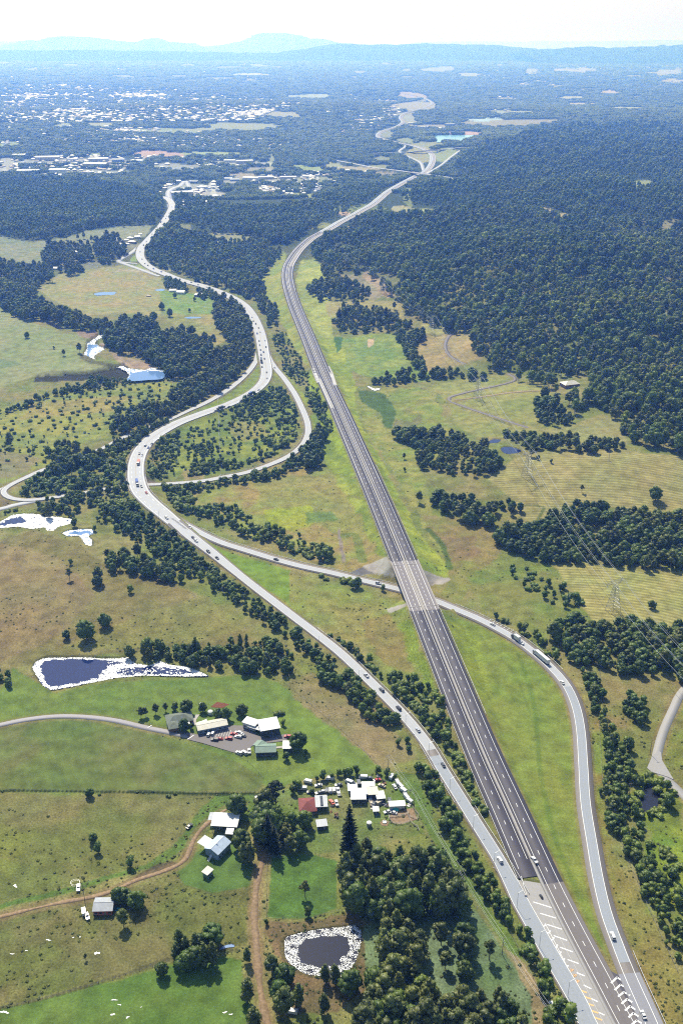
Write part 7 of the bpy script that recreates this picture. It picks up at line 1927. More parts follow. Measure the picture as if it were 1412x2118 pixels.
park(z6, [(375, 285, 'car', 'grey', 200, 'old grey car first in the row of cars above the red roof'), (405, 275, 'car', 'white', 200, 'old white car nose to tail with the grey one above the red roof'), (452, 265, 'suv', 'grey', 90, 'grey wagon left of three abreast in the yard'), (486, 262, 'suv', 'white', 90, 'white wagon middle of three abreast in the yard'),
          (523, 260, 'suv', 'white', 90, 'white four-wheel drive right of three abreast in the yard'), (560, 262, 'ute', 'white', 95, 'white ute near the crown of the tall dark pine'), (568, 290, 'car', 'white', 95, 'white hatchback below the ute by the tall dark pine'), (545, 385, 'ute', 'white', 100, 'white ute in the yard below the abreast row'),
          (498, 375, 'car', 'orange', 120, 'orange toy-like car beside the lone white ute'), (370, 212, 'car', 'white', 190, 'white wreck on the grass above the row of cars'), (292, 278, 'car', 'black', 180, 'black wreck by the hedge at the yard entrance'), (565, 208, 'car', 'grey', 190, 'grey wreck in the top row of the yard'),
          (665, 180, 'van', 'white', 150, 'white van at the top of the yard left of the bus shed'), (690, 192, 'car', 'grey', 30, 'grey wreck beside the white van'), (760, 190, 'van', 'grey', 100, 'grey van between the white van and the bus shed'), (805, 135, 'van', 'white', 175, 'white van alone on the grass at the top of the yard'),
          (860, 142, 'car', 'grey', 175, 'grey wreck beside the lone white van at the top'), (985, 215, 'car', 'gold', 150, 'beige wreck near the scrap heap'), (1083, 130, 'van', 'white', 60, 'white van under the bushes at the top right of the yard'), (1110, 225, 'car', 'white', 110, 'white wreck at the head of the fence-line row'),
          (940, 160, 'car', 'red', 20, 'reddish wreck half buried in the scrap heap'), (880, 385, 'car', 'gold', 100, 'beige wreck in the scrap lane below the paired sheds'), (905, 395, 'car', 'grey', 80, 'grey wreck in the scrap lane below the paired sheds'), (870, 330, 'ute', 'white', 95, 'white ute at the mouth of the scrap lane'),
          (965, 380, 'van', 'gold', 40, 'beige van below the small square shed'), (1000, 372, 'car', 'black', 80, 'black wreck beside the beige van'), (1040, 470, 'car', 'white', 200, 'white wreck left of the teal tarpaulin'), (1095, 478, 'car', 'white', 160, 'white wreck under the edge of the teal tarpaulin'), (1060, 360, 'car', 'grey', 90, 'grey wreck at the left end of the long container'),
          (215, 245, 'van', 'white', 175, 'white van in the hedge above the yard entrance'), (265, 178, 'van', 'white', 160, 'white caravan-like van on the lawn above the hedge'), (480, 150, 'van', 'white', 175, 'white van alone on the lawn above the cars')])
for i, (x, y) in enumerate([(1135, 185), (1150, 200), (1165, 222), (1180, 240), (1190, 262), (1205, 285), (1220, 325), (1238, 345), (1250, 365), (1215, 300)]):
    px, py = z6(x, y); X, Y, Z = G(px, py + 1)
    car(['van', 'car', 'van', 'suv'][i % 4], ['white', 'white', 'silver'][i % 3], (float(X), float(Y), float(Z) + .1), math.radians(118 + (i * 37) % 30 - 12), 'pale wreck in the line parked along the right fence of the yard', 'pale wrecks along the right fence of the yard')
# small scrap items
sc_m = [simple_mat('rusty_scrap', (.2, .11, .07), .9, .2, nscale=3, namp=.4), simple_mat('pale_scrap', (.6, .58, .52), .8, .2, nscale=3, namp=.3), simple_mat('dark_scrap', (.06, .06, .06), .8, .2, nscale=3, namp=.4)]
rr = random.Random(12)
me_s = []
for k in range(5):
    m = MB()
    for _ in range(5):
        x, y = rr.uniform(-1, 1), rr.uniform(-1, 1); a, b, h = rr.uniform(.2, .9), rr.uniform(.2, .7), rr.uniform(.2, 1.0)
        m.box(x - a, x + a, y - b, y + b, -.1, h, tx=.05)
    m.bar((-1, -.5, .1), (1.2, .6, rr.uniform(.5, 1.4)), .06, 4)
    me_s.append([m.mesh('junk_heap', mt) for mt in sc_m])
for i in range(46):
    reg_ = rr.choice([(840, 340, 930, 500), (640, 165, 780, 215), (920, 120, 1020, 220), (1180, 395, 1260, 480), (930, 330, 1020, 400), (690, 330, 830, 370), (460, 400, 560, 530), (1030, 330, 1060, 480)])
    X, Y, Z = G(*z6(rr.uniform(reg_[0], reg_[2]), rr.uniform(reg_[1], reg_[3])))
    k = rr.randrange(3)
    o = link('junk_heap', me_s[rr.randrange(5)][k], None, (float(X), float(Y), float(Z)), rr.uniform(0, 6.28)); s = rr.uniform(.5, 1.2); o.scale = (s, s, s)
    w = ['rusty', 'pale', 'black'][k]
    tag(o, w + ' junk heap lying between the sheds of the scrap yard', 'junk', w + ' junk heaps between the sheds of the scrap yard')
# trailers and odd things by the lower-left house
park(lambda x, y: (x, y), [(174, 1887, 'van', 'white', 110, 'white van left of the lower left house'), (181, 1896, 'ute', 'white', 115, 'white trailer-like ute below the white van, lower left'), (243, 1882, 'car', 'teal', 160, 'teal car in the shade beside the lower left house'), (163, 1837, 'ute', 'white', 100, 'white ute beside the wire pen on the track'),
                           (1140, 2082, 'ute', 'white', 95, 'white ute parked on bare earth at the end of the hedge'), (392, 1710, 'car', 'black', 60, 'black car beside the dirt track below the garden corner'), (604, 2094, 'van', 'white', 170, 'small white van beside the bottom dirt path')])
m = MB()
for k in range(12):
    a = k * math.pi / 6; b_ = (k + 1) * math.pi / 6
    m.bar((2.4 * math.cos(a), 2.0 * math.sin(a), 0), (2.4 * math.cos(a), 2.0 * math.sin(a), 1.9), .05, 4); m.bar((2.4 * math.cos(a), 2.0 * math.sin(a), 1.9), (2.4 * math.cos(b_), 2.0 * math.sin(b_), 1.9), .05, 4); m.bar((2.4 * math.cos(a), 2.0 * math.sin(a), 1.0), (2.4 * math.cos(b_), 2.0 * math.sin(b_), 1.0), .04, 4)
thing_mb('wire_pen', 'round wire pen above the dirt track', 'pen', (157, 1830), [('frame', m, M['steel'])])
# ------------------------------------------------------------------ bridges
CONCM = M['concrete']
def bridge(name, label, p, sel, hw_, z_under, cols=()):
    idx = np.where(sel)[0]; idx = np.arange(idx[0] - 1, idx[-1] + 2)
    q = p[idx]; o = q[len(q) // 2]
    e = empty(name, (float(o[0]), float(o[1]), 0)); tag(e, label, 'bridge')
    ql = q.copy(); ql[:, :2] -= o[:2]
    hwv = hw_ if np.isscalar(hw_) else hw_[idx].mean()
    ribbon('girders', np.c_[ql[:, :2], ql[:, 2]], hwv - .6, -hwv + .6, -.52, CONCM, e, None, 1.2)
    for sg in (1, -1): 
        ribbon('parapet', ql, sg * (hwv + .25) + (.0), sg * (hwv - .15), .85, M['line'] if False else CONCM, e, None, 1.7)
    nrm = frame_of(q)
    for k in cols:
        c = q[int(k * (len(q) - 1))]; n = nrm[int(k * (len(q) - 1))]
        m = MB()
        cc = c[:2] - o[:2]
        m.bar((cc[0] - n[0] * (hwv - 1), cc[1] - n[1] * (hwv - 1), c[2] - 2.2), (cc[0] + n[0] * (hwv - 1), cc[1] + n[1] * (hwv - 1), c[2] - 2.2), .6, 4); m.build('headstock', CONCM, e)
        for t in (-.7, -.25, .25, .7):
            m = MB(); m.cyl(cc[0] + n[0] * hwv * t, cc[1] + n[1] * hwv * t, z_under - .6, c[2] - 2.2, .55, 10); m.build('pier', CONCM, e)
    return e, q, ql, hwv
e_, q_, ql_, _h = bridge('motorway_bridge', 'grey motorway bridge deck carrying the dark carriageways over the ramp road', mw, (mpy > 1163) & (mpy < 1259), 11.0, 0, (.33, .66))
ribbon('deck', ql_, 10.9, 1.2, .03, M['bridge'], e_); ribbon('deck', ql_, -1.2, -10.9, .03, M['bridge'], e_)
for sg in (1, -1):
    for off in (2.1, 8.7): ribbon('edge_line', ql_, sg * (off - .15), sg * (off + .15), .06, M['line'], e_)
    dashes('lane_dashes', ql_, sg * 5.4, .2, 3, 9, .06, M['line'], e_)
n_ = frame_of(ql_)
for i in (1, len(ql_) - 2):
    m = MB(); a = ql_[i]; m.bar((a[0] + n_[i][0] * 10.9, a[1] + n_[i][1] * 10.9, a[2] + .03), (a[0] - n_[i][0] * 10.9, a[1] - n_[i][1] * 10.9, a[2] + .03), .32, 4); m.build('expansion_joint', CONCM, e_)
g1 = ribbon('median_gap_wall', ql_, 1.3, 1.0, .9, CONCM, e_, None, 1.6); g1 = ribbon('median_gap_wall', ql_, -1.0, -1.3, .9, CONCM, e_, None, 1.6)
bridge('highway_bridge', 'pale highway bridge on the tight bend over the looping ramp', hp, RD['highway']['skip'], RD['highway']['hwv'], 0, (.5,))
for nm, lab in (('cross_road', 'road bridge over the distant motorway, the nearer of two'), ('cross_road_2', 'tall road bridge over the distant motorway, the farther of two')):
    bridge('road_bridge', lab, RD[nm]['p'], RD[nm]['skip'], 8.0, 0, (.25, .75) if nm == 'cross_road_2' else (.3, .7))

# ------------------------------------------------------------------ guardrails
def guardrail(name, label, p, off, sel, z=.0, step=4.0, h=.72, ends=True):
    idx = np.where(sel)[0]
    if len(idx) < 3: return
    q = p[idx]; o = q[0].copy()
    nrm = frame_of(q); off = off if np.isscalar(off) else off[idx]
    L_ = np.c_[q[:, :2] + nrm * (np.asarray(off)[..., None] if not np.isscalar(off) else off), q[:, 2] + z]
    L_, s = resample(L_, step)
    e = empty(name, tuple(L_[0])); tag(e, label, 'guardrail')
    L_ = L_ - L_[0]
    ribbon('rail', L_, .09, -.09, h, M['steel'], e, None, .34)
    m = MB()
    for v in L_: m.box(v[0] - .07, v[0] + .07, v[1] - .07, v[1] + .07, v[2] - .6, v[2] + h - .02)
    o_ = m.build('posts', M['dark_steel'], e); o_.name = 'post_row'; o_['kind'] = 'stuff'
guardrail('guardrail', 'guardrail along the left edge of the motorway below the bridge', mw, 11.6, (mpy > 1262) & (mpy < 1822))
guardrail('guardrail', 'guardrail along the left edge of the motorway above the bridge', mw, 11.6, (mpy > 850) & (mpy < 1160))
guardrail('guardrail', 'guardrail along the right edge of the motorway near the bridge', mw, -11.6, (mpy > 1262) & (mpy < 1490))
guardrail('guardrail', 'guardrail along the right edge of the motorway above the bridge', mw, -11.6, (mpy > 960) & (mpy < 1160))
guardrail('guardrail', 'guardrail on the motorway side of the highway beside the scrubby wedge', hp, -(H_ + .5), (hpy_ > 1300) & (hpy_ < 1860))
guardrail('guardrail', 'short guardrail on the farm side of the highway ending by the hedge', hp, (H_ + .5), (hpy_ > 1530) & (hpy_ < 1668))
guardrail('guardrail', 'guardrail round the outside of the tight highway bend', hp, (H_ + .5), (hpy_ > 850) & (hpy_ < 1110))
guardrail('guardrail', 'guardrail round the inside of the tight highway bend', hp, -(H_ + .5), (hpy_ > 960) & (hpy_ < 1060))
guardrail('guardrail', 'guardrail along the upper edge of the ramp road as far as the bridge', ep, 5.8, (epx > 400) & (epx < 900))
guardrail('guardrail', 'guardrail on the upper edge of the ramp road near the white side marks', ep, 5.8, (epx > 930) & (epx < 1150) & (epy < 1400))
guardrail('guardrail', 'curved guardrail beside the ramp at the bottom right', ep, 5.9, epy > 1960)
guardrail('guardrail', 'guardrail round the outside of the loop ramp', wp, 5.2, (wpx > 440) & (wpy > 800) & (wpx > 430))
def wedge():
    a = np.array([P0(x, y, .5) for x, y in ((1064, 1808), (1074, 1832), (1086, 1853))], float); b = np.array([P0(x, y, .5) for x, y in ((1077, 1814), (1082, 1834), (1088, 1852))], float)
    e = empty('crash_barrier', (a[0][0], a[0][1], .4)); tag(e, 'pointed crash barrier where the motorway end meets the highway', 'barrier')
    for q in (a, b):
        q = q - a[0]
        m = MB()
        for p0, p1 in zip(q, q[1:]): m.bar((p0[0], p0[1], .7), (p1[0], p1[1], .7), .22, 4)
        m.build('rail', M['steel'], e)
    m = MB(); c = a[2] - a[0]; m.cyl(c[0], c[1], 0, 1.1, .6, 10); m.build('nose', M['concrete'], e)
wedge()
for k in range(8):
    u = k / 7; bar('side_mark', (1016 + 52 * u, 1280 + 26 * u), (1011 + 52 * u, 1283.5 + 27 * u), .3, .9, M['line'], eo)
for k in range(9):
    u = k / 8; x0 = 352 + 28 * u; y0 = 1071 + 21 * u
    zz_ = float(hp[int(np.argmin((hpx - x0) ** 2 + (hpy - y0) ** 2)), 2]) + .1
    bar('hatch_bar', (x0, y0), (x0 + 9, y0 + 2.5), .5, zz_, M['asphalt_new'], hwo)

# ------------------------------------------------------------------ street lamps, poles, pylons, wires
def base(px, py): 
    x, y, z = G(px, py); return float(x), float(y), float(z)
lamp_c = {}
def street_lamp(px, py, label, h=10.5, ang=-1.0, group=None):
    x, y, z = base(px, py)
    e = empty('street_lamp', (x, y, z), ang); tag(e, label, 'street lamp', group)
    if not lamp_c:
        m = MB(); m.bar((0, 0, -.3), (0, 0, 10.2), .11, 6, 0, .07); lamp_c['pole'] = m.mesh('pole', M['steel'])
        m = MB(); m.bar((0, 0, 10.1), (2.2, 0, 10.7), .05, 4); lamp_c['arm'] = m.mesh('arm', M['steel'])
        m = MB(); m.box(2.1, 2.9, -.16, .16, 10.62, 10.78); lamp_c['lamp_head'] = m.mesh('lamp_head', M['steel'])
        m = MB(); m.cyl(0, 0, -.3, .15, .35, 8); lamp_c['footing'] = m.mesh('footing', CONCM)
    for k, v in lamp_c.items(): link(k, v, e)
for (px, py, lab) in [(977.5, 1718, 'street lamp beside the highway just above the white wagon'), (1020, 1795, 'street lamp beside the highway level with the white wagon'), (1068, 1878, 'street lamp beside the merge area, top of the hatching'), (1114.5, 1960, 'street lamp beside the middle of the hatched merge area'),
                      (1173, 2063, 'lowest street lamp, beside the orange bars'), (929, 1640, 'street lamp at the end of the short guardrail'), (886, 1565, 'street lamp on the highway below the silver car'), (838, 1505, 'street lamp on the highway below the black wagon'), (742, 1412, 'street lamp on the highway by the bare slope'), (660, 1340, 'street lamp where the tree belt thins beside the highway'),
                      (411, 1143, 'street lamp below the fork on the tree side'), (330, 1078, 'street lamp above the hatched fork')]:
    street_lamp(px, py, lab, ang=.4)
wire_m = simple_mat('wire', (.72, .73, .74), .35, .5, .2)  # pale tone holds the glint of the wires in its base colour
POLEM = simple_mat('timber_pole', (.2, .16, .12), .9, .1)
def power_pole(px, py, label, h=11, ang=0.6):
    x, y, z = base(px, py)
    e = empty('power_pole', (x, y, z), ang); tag(e, label, 'power pole')
    m = MB(); m.bar((0, 0, -.5), (0, 0, h), .18, 6, 0, .12); m.build('pole', POLEM, e)
    m = MB(); m.bar((-1.2, 0, h - .5), (1.2, 0, h - .5), .08, 4); m.build('crossarm', POLEM, e)
    for s in (-1.1, -.4, .4, 1.1):
        m = MB(); m.cyl(s, 0, h - .44, h - .22, .06, 5); m.build('insulator', CONCM, e)
    return [(x + s * math.cos(ang), y + s * math.sin(ang), z + h - .22) for s in (-1.1, -.4, .4, 1.1)]
def wire(name, label, A, B, sag, r_, cat='wire', group=None):
    m = MB(); n = 12
    A = Vector(A); B = Vector(B); pts = []
    for i in range(n + 1):
        u = i / n; p = A.lerp(B, u); p.z -= sag * 4 * u * (1 - u); pts.append(p - A)
    for a, b in zip(pts, pts[1:]): m.bar(a, b, r_, 3)
    o = m.build(name, wire_m, None, tuple(A)); tag(o, label, cat, group)
poles = [(802.5, 1592, 'timber power pole on the grass above the scrap yard fence'), (856, 1671, 'timber power pole at the right fence of the scrap yard'), (951, 1835, 'timber power pole casting a shadow beside the dark wood'), (1037.5, 1974, 'timber power pole in the pale scrub by the hedge'), (1127.5, 2115, 'timber power pole at the bottom beside the parked white ute')]
tops = [power_pole(px, py, lab, 11, .5) for px, py, lab in poles]
for i in range(len(tops) - 1):
    for k in (0, 1, 3):
        wire('power_line', ('power line from the scrap yard top corner to its right fence', 'power line from the scrap yard to the dark wood', 'power line passing the dark wood to the pale scrub', 'power line from the pale scrub to the parked white ute')[i], tops[i][k], tops[i + 1][k], 1.2, .03, 'power line', 'power lines along the timber poles beside the hedge')
tp = power_pole(176.5, 1868, 'lone timber pole beside the brown dirt track', 12, .2)
for (px, py, lab) in [(1299, 1651, 'timber power pole between the tree belt and the dark pond'), (1343, 1560, 'timber pole on the bank above the lane junction'), (1258, 952, 'lone pole on the crest of the mown hill'), (1138, 815, 'lone pole beside the pale track on the hill'), (150, 898, 'lone pole in the rough left field'), (38, 668, 'lone pole on the far left paddock'), (253, 592, 'lone pole in the far paddock above the blue pool'), (283, 606, 'lone pole right of the blue pool')]:
    power_pole(px, py, lab, 11, .3)
m = MB(); x, y, z = base(1237, 1660)
# lattice pylons
def pylon(px, py, label, h=30, ang=0.3):
    x, y, z = base(px, py)
    e = empty('pylon', (x, y, z), ang); tag(e, label, 'pylon')
    def lvl(t): return 3.4 * (1 - t) ** 1.15 + .75
    hs = [0, .13, .26, .38, .50, .61, .72, .83]
    cs = [(1, 1), (1, -1), (-1, -1), (-1, 1)]
    body = MB(); lat = MB()
    T = .11
    for k, (cx_, cy_) in enumerate(cs):
        m = MB()
        for a, b in zip(hs, hs[1:]): m.bar((cx_ * lvl(a), cy_ * lvl(a), a * h - (.3 if a == 0 else 0)), (cx_ * lvl(b), cy_ * lvl(b), b * h), T * 1.3, 4)
        m.build('leg', M['steel'], e)
    for a, b in zip(hs, hs[1:]):
        for i in range(4):
            c0, c1 = cs[i], cs[(i + 1) % 4]
            lat.bar((c0[0] * lvl(a), c0[1] * lvl(a), a * h), (c1[0] * lvl(b), c1[1] * lvl(b), b * h), T * .7, 3)
            lat.bar((c1[0] * lvl(a), c1[1] * lvl(a), a * h), (c0[0] * lvl(b), c0[1] * lvl(b), b * h), T * .7, 3)
            lat.bar((c0[0] * lvl(b), c0[1] * lvl(b), b * h), (c1[0] * lvl(b), c1[1] * lvl(b), b * h), T * .7, 3)
    o_ = lat.build('lattice', M['steel'], e)
    tops_ = []
    m = MB()
    for s in (1, -1):
        for yy in (-.5, .5): m.bar((s * .8, yy, .83 * h), (s * 5.6, yy * .4, .99 * h), T, 3)
        m.bar((s * .8, 0, .72 * h), (s * 5.4, 0, .93 * h), T, 3); m.bar((s * 5.4, 0, .93 * h), (s * 5.8, 0, 1.04 * h), T, 3)
    m.bar((-9.5, 0, .93 * h), (9.5, 0, .93 * h), T * 1.2, 4); m.bar((-9.5, 0, .93 * h), (-5.7, 0, .99 * h), T, 3); m.bar((9.5, 0, .93 * h), (5.7, 0, .99 * h), T, 3); m.bar((-5.7, 0, .99 * h), (5.7, 0, .99 * h), T, 3)
    m.build('crossarm', M['steel'], e)
    for s in (-9, 0, 9):
        q = MB(); q.cyl(s, 0, .93 * h - 2.2, .93 * h, .12, 5); q.build('insulator', M['line'], e)
        tops_.append((x + s * math.cos(ang), y + s * math.sin(ang), z + .93 * h - 2.2))
    for s in (-5.7, 5.7): tops_.append((x + s * math.cos(ang), y + s * math.sin(ang), z + 1.04 * h))
    return tops_
PY = [(1266, 1264, 'nearest lattice pylon, at the edge of the striped paddock', 27), (1089, 986, 'lattice pylon on the mown hill below the blue dam', 26), (987, 826, 'lattice pylon where the grey lane forks', 26), (891, 690, 'lattice pylon above the bare brown paddock', 26), (792, 606, 'lattice pylon on the rocky cutting', 26), (716, 552, 'farthest lattice pylon at the forest edge', 24)]
pt = [pylon(px, py, lab, h, .55) for px, py, lab, h in PY]
ex, ey, ez = base(1500, 1530)
pt = [[(ex + s * .85, ey + s * .5, ez + 22) for s in (-9, 0, 9)] + [(ex + s * .85, ey + s * .5, ez + 27) for s in (-5.7, 5.7)]] + pt
for i in range(len(pt) - 1):
    for k in range(5):
        sp_ = ('running off the right edge from the nearest pylon', 'between the nearest pylon and the mown hill', 'between the mown hill and the forked lane', 'between the forked lane and the brown paddock', 'from the brown paddock to the rocky cutting', 'from the rocky cutting to the farthest pylon')[i]
        wire('transmission_line', ('heavy conductor ' if k < 3 else 'thin top wire ') + sp_, pt[i][k], pt[i + 1][k], 5.5, .12 if k < 3 else .07, 'power line', 'transmission lines between the lattice pylons')

# ------------------------------------------------------------------ fences
def wire_fence(pts, label, step=6, h=1.15, mat=None):
    w = np.array([base(*p) for p in pts]); q, _ = resample(w, step); q[:, 2] = gz(q[:, 0], q[:, 1])
    o = q[0].copy(); e = empty('wire_fence', tuple(o)); tag(e, label, 'fence'); q = q - o
    m = MB(); r_ = MB()
    for v in q: m.box(v[0] - .08, v[0] + .08, v[1] - .08, v[1] + .08, v[2] - .3, v[2] + h)
    p_ = m.build('post_row', mat or POLEM, e); p_['kind'] = 'stuff'
    for k, hh in enumerate((.4, .75, 1.1)):
        r_ = MB()
        for a, b in zip(q, q[1:]): r_.bar((a[0], a[1], a[2] + hh), (b[0], b[1], b[2] + hh), .02, 3)
        r_.build('fence_wire', M['dark_steel'], e)
wire_fence([(-60, 1634), (0, 1634), (120, 1636), (260, 1637), (400, 1640), (470, 1640), (535, 1639)], 'long straight fence along the bottom of the mown field')
wire_fence([(588, 1412), (640, 1455), (700, 1505), (760, 1560), (788, 1590)], 'fence running down the right side of the bright lawn')
wire_fence([(461, 1552), (490, 1562), (510, 1572), (530, 1592), (545, 1610)], 'post fence curving from the car park down to the bunya tree')
wire_fence([(-60, 2096), (0, 2086), (100, 2064), (250, 2020), (330, 1995), (440, 1975), (480, 1972)], 'fence along the top of the bottom green field')
wire_fence([(555, 1898), (640, 1900), (700, 1884)], 'fence between the green plot and the dam')
wire_fence([(553, 1770), (552, 1830), (551, 1895)], 'fence along the left side of the green plot')
wire_fence([(880, 1640), (940, 1722), (1000, 1830), (1060, 1940), (1110, 2040), (1135, 2118)], 'dark fence along the farm side of the bushy hedge')
wire_fence([(1240, 1385), (1238, 1500), (1245, 1620), (1290, 1760), (1340, 1880), (1400, 2010)], 'fence between the ramp verge and the tree belt')
for a, b, lab in (((906, 1716), (932, 1718), 'dark sleeper barrier lying on the grass beside the hedge'), ((486, 1488), (490, 1488), 'x')):
    if lab == 'x': continue
    A = Vector(base(*a)); B = Vector(base(*b)); e = empty('gate', tuple(A)); tag(e, lab, 'gate')
    for k in (.3, .7, 1.1):
        m = MB(); m.bar((0, 0, k), tuple((B - A) + Vector((0, 0, k))), .09, 4); m.build('rail', POLEM, e)
    for u in (0, .5, 1):
        m = MB(); p = (B - A) * u; m.bar((p.x, p.y, -.2), (p.x, p.y, 1.3), .1, 4); m.build('post', POLEM, e)
